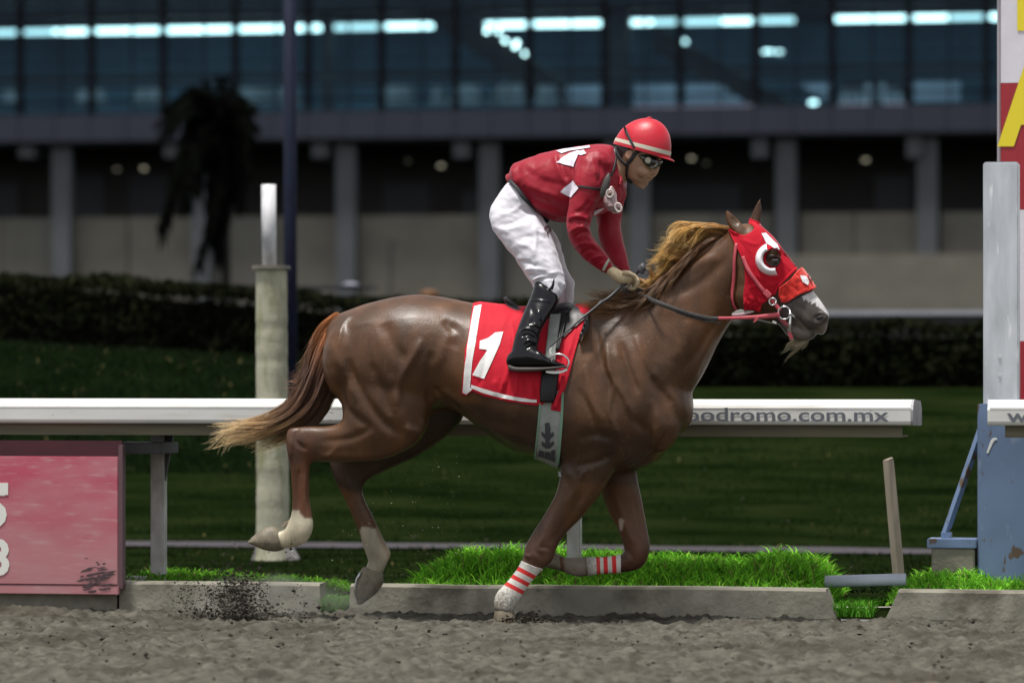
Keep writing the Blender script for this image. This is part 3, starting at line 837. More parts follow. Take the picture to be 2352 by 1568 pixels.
# ------------------------------------------------------------------ running rail
m_rail = mat('rail_white', (0.60, 0.60, 0.58), rough=.38, var=.07, vscale=4, stretch=(.6, 1, 3), spec=.5)
stain(m_rail, (0.34, 0.32, 0.26), 5, .52, .74, (.4, 1, 3.5), .6)
stain(m_rail, (0.22, 0.20, 0.16), 38, .66, .74, (.5, 1, 1.5), .6)
m_under = mat('rail_underside', (0.13, 0.115, 0.075), rough=.7, var=.25, stretch=(.3, 1, 4))
m_ink = mat('rail_lettering', (0.10, 0.11, 0.13), rough=.6)
T_R = 0.50
def rail(px0, px1, label, words=None):
    s0 = S(px0, 950, T_R).x; s1 = S(px1, 950, T_R).x
    root = empty('running_rail', ((s0 + s1) / 2, T_R, 0.9), label, 'rail', 'white running rail sections')
    zt = S(1100, 916, T_R).z; z2 = S(1100, 934, T_R).z; z3 = S(1100, 975, T_R).z; z4 = S(1100, 981, T_R + .05).z; z5 = S(1100, 1001, T_R + .05).z
    o = T_R
    prof = [(o + .012, z3 + .003), (o + .004, z3 + .010), (o, z3 + .022), (o, z2 - .012), (o + .004, z2 - .004), (o + .012, z2 + .002), (o + .016, z2 + .010), (o + .05, zt - .006), (o + .085, zt), (o + .40, zt - .01), (o + .46, zt - .05), (o + .46, z3), (o + .40, z3 - .004), (o + .05, z3 + .002)]
    V, F = prism(prof, 0, s0, s1 - .012); build('beam', V, [f[::-1] for f in F], m_rail, root)
    V, F = prism([(a_, b_) for a_, b_ in prof], 0, s1 - .0115, s1); build('end_cap', V, [f[::-1] for f in F], mat('end_cap', (.30, .30, .31), rough=.6, var=.3, vscale=12), root)
    V, F = boxv((s0 + .08, o + .06, z5), (s1 - .06, o + .085, z3 + .001)); build('lower_board', V, F, m_under, root)
    V, F = boxv((s0 + .08, o + .085, z5), (s1 - .06, o + .36, z5 + .008)); build('lower_lip', V, F, m_under, root)
    V, F = boxv((s0 + .01, o - .0022, z2 - .0035), (s1 - .01, o + .002, z2 - .0005)); build('seam', V, F, mat('seam', (.25, .25, .25), rough=.7), root)
    if words:
        for w, px, py, h, al in words:
            q = S(px, py, T_R - .003)
            ws = (S(2040, py, T_R).x - S(1566, py, T_R).x) / (text_width('ipodromo.com.mx') * h / .7)
            text('lettering', w, h, (q.x, T_R - .0032, q.z), m_ink, root, BASES[root.name], bold=.012, wscale=ws, align=al)
    return root
px_m = F_PX / 20.7
rail(-900, 2097, 'long white running rail section lettered in grey behind the horse', [('www.hipodromo.com.mx', 2040, 967, 0.064, 'RIGHT')])
rail(2268, 4200, 'short white running rail section at the right edge crossing the blue post', [('www.hipodromo.com.mx', 2314, 969, 0.064, 'LEFT')])
m_post = mat('rail_post_white', (0.50, 0.50, 0.49), rough=.6, var=.15); stain(m_post, (.22, .20, .16), 8, .5, .7, (1, 1, .5), .7)
# L-shaped support at the left
r0 = empty('rail_support', (S(362, 1345, .95).x, .95, .06), 'white steel rail support post with a foot beside the red board', 'post')
A = S(346, 1050, .95); B = S(379, 1345, .95)
box('upright', (A.x + .004, .93, B.z), (B.x - .002, 1.0, .925), m_post, r0, .006)
A = S(150, 1321, .95); B2 = S(346, 1345, .95)
box('foot', (A.x, .935, B2.z - .002), (B.x - .075, .995, A.z), m_post, r0, .006)
V, F = prism([(B.x - .004, .62), (B.x + .05, .915), (B.x - .004, .915)], 1, .95, .975); build('bracket', V, F, mat('bracket_dark', (.05, .05, .05), rough=.7), r0)
A = S(282, 1012, .9); B3 = S(400, 1040, .9)
box('arm', (A.x, .66, B3.z), (B3.x, .985, A.z - .005), mat('bracket_dark', (.05, .05, .05)), r0, .004)
r1 = empty('rail_support', (S(1318, 1338, .85).x, .85, .05), 'slim white rail support post behind the front legs in the bright grass', 'post')
A = S(1303, 1190, .85); B = S(1334, 1338, .85)
box('upright', (A.x, .83, .05), (B.x, .89, .88), m_post, r1, .006)
box('foot_plate', (A.x - .03, .80, .06), (B.x + .03, .92, .075), m_post, r1)
# leaning stake
r2 = empty('stake', (S(2070, 1300, 1.6).x, 1.6, .06), 'leaning weathered wooden stake to the left of the blue post', 'stake')
A = S(2040, 1056, 1.6); B = S(2066, 1300, 1.6)
V, F = tube([(B.x, 1.6, B.z - .1), ((A.x + B.x) / 2 - .004, 1.6, (A.z + B.z) / 2), (A.x, 1.6, A.z)], [.031, .030, .028], 4); build('shaft', V, F, mat('weathered_wood', (.27, .23, .18), rough=.85, var=.3, stretch=(3, 3, .4)), r2)
V, F = tube([(A.x, 1.6, A.z), (A.x - .003, 1.6, A.z + .008)], [.029, .020], 4); build('tip', V, F, mat('weathered_wood', (.27, .23, .18)), r2)
# grey pipe and wire
A = S(1905, 1335, .78); B = S(2090, 1330, .78)
V, F = tube([(A.x - .02, .78, A.z), (B.x - .02, .78, B.z)], .030, 18); o = build('pipe', V, F, mat('grey_pipe', (.42, .46, .54), rough=.4, var=.15), smooth=True); tag(o, 'pale blue-grey pipe lying behind the kerb gap', 'pipe')
A = S(1895, 1393, .60); B = S(2060, 1393, .60)
V, F = tube([tuple(A), tuple((A + B) / 2 - Vector((0, 0, .003))), tuple(B)], .0032, 6); o = build('wire', V, F, mat('wire_grey', (.4, .38, .34), rough=.5)); tag(o, 'thin taut wire stretched across the kerb gap', 'wire')

# ------------------------------------------------------------------ red board left
TBD = 0.44
def board():
    sL = S(-420, 1200, TBD).x; sR = S(271, 1200, TBD).x
    zt = S(200, 1012, TBD).z; zb = S(200, 1345, TBD).z; z2 = S(200, 1364, TBD).z
    root = empty('advert_board', (S(100, 1360, TBD).x, TBD, zb), 'faded pink-red board with white lettering under the rail at the left edge', 'sign')
    m = mat('faded_red_panel', (0.42, 0.065, 0.11), rough=.7, var=.12, vscale=3, stretch=(.6, 1, 2))
    stain(m, (0.44, 0.17, 0.20), 3.0, .40, .62, (.8, 1, 2.2), .7)
    stain(m, (0.50, 0.34, 0.34), 16, .55, .75, (.5, 1, 2.5), .5)
    # dust settled low on the panel
    nt = m.node_tree; nd = nt.nodes; p = nd['Principled BSDF']
    tc = nd.new('ShaderNodeTexCoord'); sx = nd.new('ShaderNodeSeparateXYZ'); nt.links.new(tc.outputs['Object'], sx.inputs[0])
    mr = nd.new('ShaderNodeMapRange'); mr.inputs[1].default_value = .55; mr.inputs[2].default_value = .0; mr.inputs[4].default_value = .55
    nt.links.new(sx.outputs[2], mr.inputs[0]); mx = nd.new('ShaderNodeMix'); mx.data_type = 'RGBA'; nt.links.new(mr.outputs[0], mx.inputs[0])
    nt.links.new(p.inputs['Base Color'].links[0].from_socket, mx.inputs[6]); mx.inputs[7].default_value = (.36, .24, .23, 1); nt.links.new(mx.outputs[2], p.inputs['Base Color'])
    zr = S(200, 1048, TBD).z
    V, F = boxv((sL, TBD, zb), (sR, TBD + .03, zr), .004); build('panel', V, F, m, root)
    mdk = mat('dark_red_panel', (0.045, 0.004, 0.010), rough=.7, var=.2)
    V, F = boxv((sL, TBD + .075, zr - .01), (sR, TBD + .09, zt), 0); build('header', V, F, mdk, root)
    V, F = boxv((sL, TBD - .012, z2), (sR + .006, TBD + .02, zb + .004), .003); build('bottom_strip', V, F, m, root)
    V, F = boxv((sL, TBD - .0135, zb + .0042), (sR, TBD + .0, zb + .0095)); build('strip_gap', V, F, mdk, root)
    box('side_frame', (sR + .001, TBD + .005, z2 + .03), (sR + .022, TBD + .06, zt - .02), mat('frame_dark', (.10, .05, .06), rough=.6), root)
    mw = mat('sign_white', (.66, .66, .62), rough=.6)
    # lettering cut by the picture edge: a 5-like figure and an o-like one below
    q = S(21, 1180, TBD); text('lettering', '5', .185, (q.x - .135, TBD - .003, S(0, 1206, TBD).z), mw, root, BASES[root.name], bold=.03)
    q = S(22, 1318, TBD); text('lettering', '8', .175, (q.x - .125, TBD - .003, q.z), mw, root, BASES[root.name], bold=.03)
    q0 = S(-60, 1108, TBD); q1 = S(19, 1136, TBD); V, F = boxv((q0.x, TBD - .0035, q1.z), (q1.x, TBD - .001, q0.z)); build('letter_bar', V, F, mw, root)
    # mud splashes at the lower right corner
    r = random.Random(5); V = []; F = []
    for k in range(70):
        x = 228 + r.gauss(0, 22); y = 1322 + r.gauss(0, 14) + (x - 228) * -.12; L = r.uniform(.008, .034); h = r.uniform(.002, .006)
        if x > 268: continue
        q = S(x, y, TBD); n0 = len(V)
        for a_ in range(8):
            th = a_ * .785; V.append((q.x + L * math.cos(th), TBD - .0145 - .0005 * k / 70, q.z + h * math.sin(th) + .16 * L * math.cos(th)))
        F.append(tuple(n0 + a_ for a_ in range(8)))
    o = build('mud_splash', V, [f[::-1] for f in F], mat('mud', (.06, .035, .04), rough=.8), root); tag(o, kind='stuff')
board()

# ------------------------------------------------------------------ right hand posts
def posts():
    T1 = 1.15
    m_galv = mat('galvanised_steel', (.50, .53, .57), rough=.36, metal=.35, var=.22, vscale=6, stretch=(2, 2, .5), bump=.1, bscale=25)
    stain(m_galv, (.80, .82, .85), 9, .60, .68, (3, 1, .45), .7)
    z0 = S(2300, 955, T1).z; z1 = S(2300, 373, T1).z; xl = S(2258, 600, T1).x; xr = S(2339, 600, T1).x
    root = empty('box_post', ((xl + xr) / 2, T1, z0), 'galvanised steel box post standing in the blue post', 'post')
    V, F = boxv((xl, T1, z0), (xr, T1 + .12, z1), .006); build('tube', V, F, m_galv, root)
    V, F = boxv((xl + .012, T1 + .012, z1 - .02), (xr - .012, T1 + .108, z1 + .004)); build('cap', V, F, mat('cap_dark', (.2, .21, .22), rough=.5), root)
    for y in (820, 862):
        q = S(2296, y, T1 - .002); V, F = tube([(q.x, T1 - .006, q.z), (q.x, T1 + .01, q.z)], .008, 10); build('bolt', V, F, mat('bolt_steel', (.7, .72, .74), rough=.25, metal=1), root)
    m_blue = mat('blue_paint', (.115, .175, .29), rough=.55, var=.14, vscale=4)
    stain(m_blue, (.085, .050, .020), 7.5, .585, .63, (2.0, 1, 1), .95)
    stain(m_blue, (.30, .34, .40), 12, .60, .7, (1, 1, .6), .5)
    x0 = S(2247, 1100, T1 - .03).x; x1 = S(2375, 1100, T1 - .03).x
    root = empty('blue_post', ((x0 + x1) / 2, T1, .05), 'rusty blue painted steel post with a slanting brace and foot', 'post')
    zt = S(2300, 927, T1 - .03).z
    V, F = boxv((x0, T1 - .03, .0), (x1, T1 - .01, zt), .003); build('front_plate', V, F, m_blue, root)
    V, F = boxv((x0 + .002, T1 + .13, .0), (x1 - .002, T1 + .15, zt), .003); build('back_plate', V, F, m_blue, root)
    V, F = boxv((x0 - .006, T1 - .008, .0), (x0 + .006, T1 + .128, zt - .003)); build('side_plate', V, F, m_blue, root)
    V, F = boxv((x1 - .006, T1 - .008, .0), (x1 + .006, T1 + .128, zt - .003)); build('side_plate', V, F, m_blue, root)
    A = S(2245, 1008, T1 + .06); B = S(2171, 1226, T1 + .06)
    V, F = tube([tuple(A + Vector((.02, 0, .05))), tuple(B)], .020, 4); build('brace', V, F, m_blue, root)
    A = S(2131, 1236, T1); B = S(2246, 1258, T1); box('foot', (A.x, T1 - .05, B.z), (x0 - .008, T1 + .16, A.z), m_blue, root, .004)
    V, F = boxv((S(2160, 1230, T1).x, T1 + .03, A.z), (S(2184, 1230, T1).x, T1 + .09, A.z + .03)); build('brace_shoe', V, F, m_blue, root)
    A = S(2141, 1258, T1); B2 = S(2242, 1295, T1)
    o = box('foundation', (A.x, T1 - .04, .0), (B2.x - .004, T1 + .15, B.z - .002), m_conc, None, .006); tag(o, 'small concrete block under the foot of the blue post', 'block')
    # scratch marks on the front
    mw = mat('paint_scratch', (.6, .62, .62), rough=.6)
    V, F = strap(None, [(2268, 1040, .010), (2280, 1012, .016), (2290, 1008, .008)], .01, off=0, thick=.001, dt=T1 - .032, fly=True); build('scratch', V, F, mw, root)
    # red and white winning post sign
    T2 = 2.4; xl = S(2299, 300, T2).x; xr = S(2437, 300, T2).x
    root = empty('winning_post', ((xl + xr) / 2, T2, .0), 'tall red and white banded board with yellow letters at the right edge', 'sign')
    m_r = mat('sign_red', (.30, .012, .022), rough=.45, var=.08); m_w = mat('sign_band_white', (.62, .60, .66), rough=.45, var=.06); m_y = mat('sign_yellow', (.70, .58, .02), rough=.45)
    ys = [-680, -390, -100, 190, 481, 783, 1075, 1330]
    for k in range(len(ys) - 1):
        za = S(2370, ys[k], T2).z; zb = S(2370, ys[k + 1], T2).z
        if k == len(ys) - 2: zb = 0.0
        V, F = boxv((xl, T2, zb), (xr, T2 + .09, za - .0015)); build('band', V, F, m_r if k % 2 == 1 else m_w, root)
    # bands alternate: 190-481 must be red
    V, F = tube([(xl - .012, T2 + .045, 0), (xl - .012, T2 + .045, S(2370, -680, T2).z)], .011, 8); build('edge_tube', V, F, mat('edge_grey', (.32, .30, .33), rough=.4), root)
    cx = S(2368, 300, T2).x
    for ch, yb in (('M', -470), ('E', -205), ('T', 60), ('A', 325)):
        q = S(2368, yb, T2)
        text('letter', ch, .395, (cx, T2 - .004, q.z), m_y, root, BASES[root.name], bold=.045, align='CENTER', wscale=1.35 if ch == 'T' else .78)
posts()

# ================================================================== GRANDSTAND
def grandstand():
    TG = 90.0
    root = empty('grandstand', (S(1176, 700, TG).x, TG, 0.0), 'long glazed grandstand with strip lights glowing on its upper floor', 'building')
    def q(px, py, dt=0.0): return S(px, py, TG + dt)
    sL, sR = q(-1400, 200).x, q(3700, 200).x
    zc = lambda y: q(1176, y).z
    z_fb = zc(314); z_ft = zc(252); z_up = 22.0
    m_fas = mat('fascia_panel', (.0055, .010, .026), rough=.45, var=.12, vscale=.8)
    m_mul = mat('mullion_dark', (.002, .003, .006), rough=.8, spec=.1)
    m_in = mat('interior_wall', (.14, .26, .38), rough=.9, var=.35, vscale=.5, spec=.1)
    m_dark = mat('interior_dark', (.010, .012, .017), rough=.8)
    m_slab = mat('slab_grey', (.03, .032, .038), rough=.8)
    x0 = q(44, 120).x; x1 = q(2265, 120).x; dx = (x1 - x0) / 13
    # fascia panels, one by one
    lo = int((sL - x0) / dx) - 1; hi = int((sR - x0) / dx) + 1
    pv, pf = boxv((0, -.03, z_fb), (dx - .02, .15, z_ft - .01))
    for k in range(lo, hi + 1):
        for h_ in range(2):
            s_ = x0 + k * dx + h_ * dx / 2
            V, F = boxv((s_ + .01, TG - .03 - .004 * random.random(), z_fb + .02 * random.random() * .3), (s_ + dx / 2 - .012, TG + .15, z_ft)); build('fascia_panel', V, F, m_fas, root)
    box('edge_slab', (sL, TG + .16, z_fb + .02), (sR, TG + 7.9, z_ft - .03), m_slab, root)
    # glazing: mullions and panes
    for k in range(lo, hi + 1):
        s_ = x0 + k * dx
        V, F = boxv((s_ - .085, TG - .02, z_ft - .0), (s_ + .085, TG + .20, z_up)); build('mullion', V, F, m_mul, root)
    gl = bpy.data.materials.new('window_glass'); gl.use_nodes = True; nt = gl.node_tree; nd = nt.nodes
    for n_ in list(nd): nd.remove(n_)
    out = nd.new('ShaderNodeOutputMaterial'); tr = nd.new('ShaderNodeBsdfTransparent'); tr.inputs[0].default_value = (.74, .86, .88, 1)
    gs = nd.new('ShaderNodeBsdfGlossy'); gs.inputs['Roughness'].default_value = .05; gs.inputs['Color'].default_value = (.12, .14, .2, 1); mx = nd.new('ShaderNodeMixShader'); mx.inputs[0].default_value = .04
    nt.links.new(tr.outputs[0], mx.inputs[1]); nt.links.new(gs.outputs[0], mx.inputs[2]); nt.links.new(mx.outputs[0], out.inputs[0])
    zrow = [z_ft + .0, zc(222) - .0, zc(22), zc(-80), z_up]
    for k in range(lo, hi):
        s_ = x0 + k * dx
        for a_, b_ in zip(zrow[:-1], zrow[1:]):
            V = [(s_ + .072, TG + .09, a_ + .035), (s_ + dx - .072, TG + .09, a_ + .035), (s_ + dx - .072, TG + .09, b_ - .035), (s_ + .072, TG + .09, b_ - .035)]
            V += [(p[0], p[1] + .02, p[2]) for p in V]
            build('pane', V, [(0, 1, 2, 3), (7, 6, 5, 4), (0, 4, 5, 1), (1, 5, 6, 2), (2, 6, 7, 3), (3, 7, 4, 0)], gl, root)
    for k in range(lo, hi):
        s_ = x0 + (k + .5) * dx; V, F = boxv((s_ - .025, TG + .55, z_ft), (s_ + .025, TG + .62, z_up)); build('inner_mullion', V, F, m_mul, root)
    for y_ in (128, 150):
        zz = zc(y_); box('inner_rail', (sL, TG + .62, zz - .02), (sR, TG + .66, zz + .02), m_mul, root)
    for z_ in zrow[:-1]:
        box('transom', (sL, TG + .02, z_ - .033), (sR, TG + .16, z_ + .033), m_mul, root)
    # inside
    TI = TG + 7.0
    zt = lambda y, dt: q(1176, y, dt).z
    box('back_wall', (sL, TI + .9, z_ft), (sR, TI + 1.0, z_up), m_in, root)
    zceil = zt(52, 3.0)
    box('ceiling', (sL, TG + 1.0, zceil + .22), (sR, TI + .88, zceil + .42), m_slab, root)
    box('upper_floor_edge', (sL, TG + .9, zceil + .43), (sR, TG + 1.0, zceil + 1.0), m_dark, root)
    box('floor', (sL, TG + .2, z_ft - .02), (sR, TI + .88, z_ft + .0), m_dark, root)
    m_l = mat('strip_lamp', (.8, .9, .9), emit=(.72, .97, 1.0), estr=2.4)
    m_l2 = mat('spot_lamp', (.8, .9, .9), emit=(.80, 1.0, .98), estr=5.0)
    m_l3 = mat('warm_lamp', (.8, .8, .6), emit=(1.0, .9, .55), estr=4.0)
    m_hou = mat('lamp_housing', (.10, .12, .12), rough=.6)
    tl = 3.0
    m_lb = mat('strip_lamp_dim', (.8, .9, .9), emit=(.62, .93, 1.0), estr=1.1)
    segs = [(-260, 36), (48, 205), (216, 368), (379, 535), (545, 655), (668, 735), (756, 868), (880, 990), (1115, 1215), (1226, 1383), (1436, 1560), (1572, 1733), (1745, 1822), (1914, 2086), (2098, 2262), (2272, 2420)]
    for a_, b_ in segs:
        y_ = 78 - 38 * ((a_ + b_) / 2) / 2300
        A = S(a_, y_ - 11, TG + tl); B = S(b_, y_ + 9, TG + tl)
        zm = S(1176, 59 - 8, TG + tl).z; zn = S(1176, 59 + 2, TG + tl).z
        n = max(1, round((B.x - A.x) / 0.95)); w = (B.x - A.x) / n
        for k in range(n):
            r_ = empty('ceiling_lamp', (A.x + (k + .5) * w, TG + tl, zn), None, None)
            r_.parent = root; r_.matrix_parent_inverse = Matrix.Identity(4); r_.location = BASES[r_.name] - BASES[root.name]; r_.rotation_euler = (0, 0, 0)
            jj = random.uniform(.86, 1.1)
            box('housing', (A.x + k * w + .01, TG + tl - .10, zm + .003), (A.x + (k + 1) * w - .01, TG + tl + .5, zm + .05), m_hou, r_)
            V, F = boxv((A.x + k * w + .012, TG + tl - .08, zn + (zm - zn) * (1 - jj) * .8), (A.x + (k + 1) * w - .012, TG + tl + .4, zm)); build('diffuser', V, F, m_l if random.random() < .72 else m_lb, r_)
    # warm window patch, escalators and stair
    def beam(p0, p1, h, dt, m, wdt=1.2, name='escalator'):
        a_ = q(*p0, dt); b_ = q(*p1, dt); hh = h / 87.0
        V, F = prism([(a_.x, a_.z), (b_.x, b_.z), (b_.x, b_.z - hh), (a_.x, a_.z - hh)], 1, TG + dt, TG + dt + wdt)
        return build(name, V, [f[::-1] for f in F], m, root)
    m_st = mat('stair_shell', (.004, .005, .006), rough=.7, var=.2, vscale=.6)
    beam((930, -60), (1330, 215), 75, 1.3, m_st, 1.3)
    beam((930, -66), (1330, 209), 5, 1.22, mat('handrail_rubber', (.04, .06, .06), rough=.4), .06, 'handrail')
    beam((1500, 60), (1860, 262), 60, 1.3, m_st, 1.3)
    beam((1500, 55), (1860, 257), 5, 1.22, mat('handrail_rubber', (.04, .06, .06)), .06, 'handrail')
    for (px, py) in ((1118, 72), (1145, 73), (1160, 94), (1183, 107), (1187, 99), (1206, 124)):
        c = q(px, py, 1.0); V, F = ell(c, (.055, .04, .055), n=12); build('spot_lamp', V, F, m_l2, root, smooth=True)
    for (px, py, w_, c_) in ((1571, 96, .10, m_l), (1764, 120, .16, m_l3), (1790, 121, .1, m_l), (1868, 236, .12, m_l)):
        c = q(px, py, .8); V, F = ell(c, (w_, .04, .06), n=10); build('small_lamp', V, F, m_l, root, smooth=True)
    # columns inside the glass
    for (px, w_) in ((1420, .55), (748, .25)):
        c = q(px, 100, 2.0); box('inside_column', (c.x - w_ / 2, c.y, z_ft), (c.x + w_ / 2, c.y + .5, zceil + .2), mat('inside_column', (.05, .055, .065), rough=.7, var=.2), root)
    # balustrade, furniture and banners behind the lower glass
    zr = zc(188)
    box('handrail', (sL, TG + .7, zr), (sR, TG + .76, zr + .10), m_dark, root)
    box('balustrade_band', (sL, TG + 5.0, zt(176, 5.0)), (sR, TG + 5.1, zt(160, 5.0)), m_dark, root)
    m_cl = mat('pale_cloth', (.30, .33, .40), rough=.8, var=.15, vscale=2); m_pn = mat('lit_panel', (.40, .46, .60), rough=.7, emit=(.45, .55, .75), estr=.05)
    for (px, w_, h_) in ((20, 40, 40), (200, 60, 38), (340, 70, 40), (455, 50, 44), (580, 80, 40), (655, 50, 36), (912, 70, 44), (1000, 30, 40), (1066, 80, 42), (1165, 80, 44), (1255, 56, 40)):
        a_ = q(px - w_ / 2, 236, .9); b_ = q(px + w_ / 2, 236, .9); zt_ = a_.z + h_ / 88
        V = [(a_.x, a_.y, a_.z - .05), (b_.x, a_.y, a_.z - .05), (b_.x - .12, a_.y + .03, zt_), (a_.x + .12, a_.y + .03, zt_)]; V += [(v[0], v[1] + .7, v[2]) for v in V]
        build('covered_table', V, [(0, 1, 2, 3), (7, 6, 5, 4), (0, 4, 5, 1), (1, 5, 6, 2), (2, 6, 7, 3), (3, 7, 4, 0)], m_cl, root)
    for poly in ([(1300, 198), (1385, 197), (1385, 238), (1300, 239)], [(1458, 196), (1556, 195), (1556, 237), (1458, 238)], [(1576, 195), (1652, 194), (1712, 236), (1576, 237)], [(1838, 194), (1912, 193), (1912, 224), (1890, 228)], [(2100, 190), (2205, 188), (2205, 232), (2100, 233)]):
        pp = [q(x, y, .85) for x, y in poly]; V, F = prism([(p.x, p.z) for p in pp], 1, TG + .85, TG + .88); build('lit_panel', V, F, m_pn, root)
    A = q(1926, 186, .86); B = q(2084, 236, .86); box('banner', (A.x, TG + .86, B.z), (B.x, TG + .89, A.z), mat('banner_dark', (.012, .016, .03), rough=.7), root)
    m_bl = mat('banner_lettering', (.45, .52, .62), rough=.7, emit=(.5, .6, .75), estr=.05)
    text('banner_lettering', 'mHn', .46, (A.x + .05, TG + .855, B.z + .03), m_bl, root, BASES[root.name], bold=.05, wscale=1.25)
    # pale strips coloured as light in the seams between floor and fascia top
    for (a_, b_) in ((1455, 1560), (1570, 1730), (1925, 2000), (2030, 2080)):
        A = q(a_, 240, -.02); B = q(b_, 245, -.02); V, F = boxv((A.x, TG - .035, z_ft + .012), (B.x, TG - .022, z_ft + .05)); build('lit_seam_strip', V, F, mat('lit_seam_strip', (.24, .25, .34), rough=.5), root)
    # ---- below the fascia
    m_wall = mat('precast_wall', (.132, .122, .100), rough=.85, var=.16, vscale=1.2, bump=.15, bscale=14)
    m_wall2 = mat('precast_wall_dark', (.110, .104, .090), rough=.85, var=.14, vscale=1.2)  # slightly darker tone for every third wall panel
    m_col = mat('column_concrete', (.066, .070, .078), rough=.8, var=.15, vscale=1)
    z_w = zc(490)
    zb = 0.0
    edges = [(-260, 120), (166, 300), (330, 445), (470, 470), (520, 598), (606, 772), (816, 1096), (1150, 1455), (1480, 1535), (1562, 1780), (1836, 2100), (2160, 2250), (2262, 2600)]
    # gallery wall as separate precast panels between the columns
    pans = [(-1400, -640), (-637, -263), (-260, 0), (3, 118), (168, 292), (296, 440), (444, 640), (644, 780), (818, 1098), (1152, 1300), (1303, 1458), (1490, 1640), (1643, 1775), (1838, 1960), (1963, 2110), (2160, 2300), (2303, 2600), (2603, 3700)]
    for k, (a_, b_) in enumerate(pans):
        A = q(a_, 600, .75); B = q(b_, 600, .75); off = random.uniform(0, .03)
        zz = z_w + (0 if b_ < 1480 else -.02)
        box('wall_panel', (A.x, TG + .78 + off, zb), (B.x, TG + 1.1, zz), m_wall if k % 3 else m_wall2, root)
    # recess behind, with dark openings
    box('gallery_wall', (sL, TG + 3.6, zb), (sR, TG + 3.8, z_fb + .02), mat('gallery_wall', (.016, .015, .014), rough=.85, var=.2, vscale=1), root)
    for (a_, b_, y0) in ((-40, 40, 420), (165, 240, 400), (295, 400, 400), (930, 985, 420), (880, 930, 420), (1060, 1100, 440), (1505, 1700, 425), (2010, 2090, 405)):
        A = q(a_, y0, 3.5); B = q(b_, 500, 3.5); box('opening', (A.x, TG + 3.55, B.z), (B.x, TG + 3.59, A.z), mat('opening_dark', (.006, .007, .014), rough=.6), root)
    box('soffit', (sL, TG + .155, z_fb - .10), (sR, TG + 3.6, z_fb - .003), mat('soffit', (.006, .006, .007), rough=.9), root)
    # columns and beam ends
    for px in (-195, 142, 462, 795, 1124, 1470, 1806, 2130, 2480):
        c = q(px, 560, .5); w_ = .27
        box('column', (c.x - w_, TG + .42, zb), (c.x + w_, TG + .77, z_fb - .105), m_col, root)
    for px in (-275, 62, 395, 735, 1060, 1745, 2100, 2440, 1405):
        A = q(px - 18, 328, .3); B = q(px + 18, 362, .3); box('beam_end', (A.x, TG + .25, B.z), (B.x, TG + 3.5, z_fb - .105), m_col, root)
    for (px, py, b_) in ((268, 391, 1), (330, 389, 2), (937, 372, 0), (1013, 383, 2), (1588, 366, 2), (1622, 377, 0), (1988, 370, 2), (1215, 378, 1)):
        c = q(px, py, 2.2); V, F = tube([tuple(c + Vector((0, 0, .05))), tuple(c)], [.06, .075], 12)
        build('downlight', V, F, mat('downlight_%s' % ('dim', 'mid', 'on')[b_], (.4, .4, .3), emit=(1, .95, .7), estr=(.02, .09, .32)[b_]), root)
    # conduit line and hydrant details
    A = q(895, 560, .7); B = q(895, 690, .7)
    V, F = tube([(A.x + .15, TG + .74, A.z + .1), (A.x, TG + .74, A.z), (B.x, TG + .74, B.z)], .02, 6); build('conduit', V, F, m_col, root)
    # base ledge on the right
    A = q(1790, 585, .5); box('plinth', (A.x, TG + .3, zb), (sR, TG + .75, A.z), m_wall, root)
    box('roof_edge', (sL, TG - .03, z_up), (sR, TG + 8, z_up + .5), m_slab, root)
grandstand()
# things on top of the far hedge line
T3 = 26.0
A = S(688, 664, T3); B = S(852, 656, T3); o = box('bench', (A.x, T3, A.z), (B.x, T3 + .4, B.z), mat('bench_dark', (.02, .02, .03), rough=.5), None, .01)
tag(o, 'long low dark bench top showing above the hedge behind the horse', 'bench')
c = S(806, 654, T3 - .02); V, F = ell(c, (.10, .06, .03), n=12); o = build('ground_lamp', V, F, mat('lamp_glass', (.20, .21, .26), rough=.5), smooth=True); tag(o, 'small pale round lamp head on the dark bench', 'lamp')
A = S(956, 672, T3); B = S(1000, 661, T3); V, F = ell(((A.x + B.x) / 2, T3 + .2, A.z - .02), ((B.x - A.x) / 2, .15, (B.z - A.z) * 1.1), n=14); o = build('marker', V, F, mat('orange_plastic', (.11, .042, .008), rough=.8), smooth=True)
tag(o, 'small orange-brown dome showing just over the croup of the horse', 'marker')
A = S(1700, 723, 30.0); B = S(2700, 712, 30.0); o = box('low_wall', (A.x, 30.0, B.z - .055), (B.x + 3, 30.25, B.z), mat('white_coping', (.30, .31, .35), rough=.6, var=.1), None, .01)
box('wall_base', (A.x, 30.02, .9), (B.x + 3, 30.2, B.z - .057), mat('wall_base_dark', (.012, .013, .012), rough=.9), o)
tag(o, 'low white wall top behind the hedge at the right', 'wall')

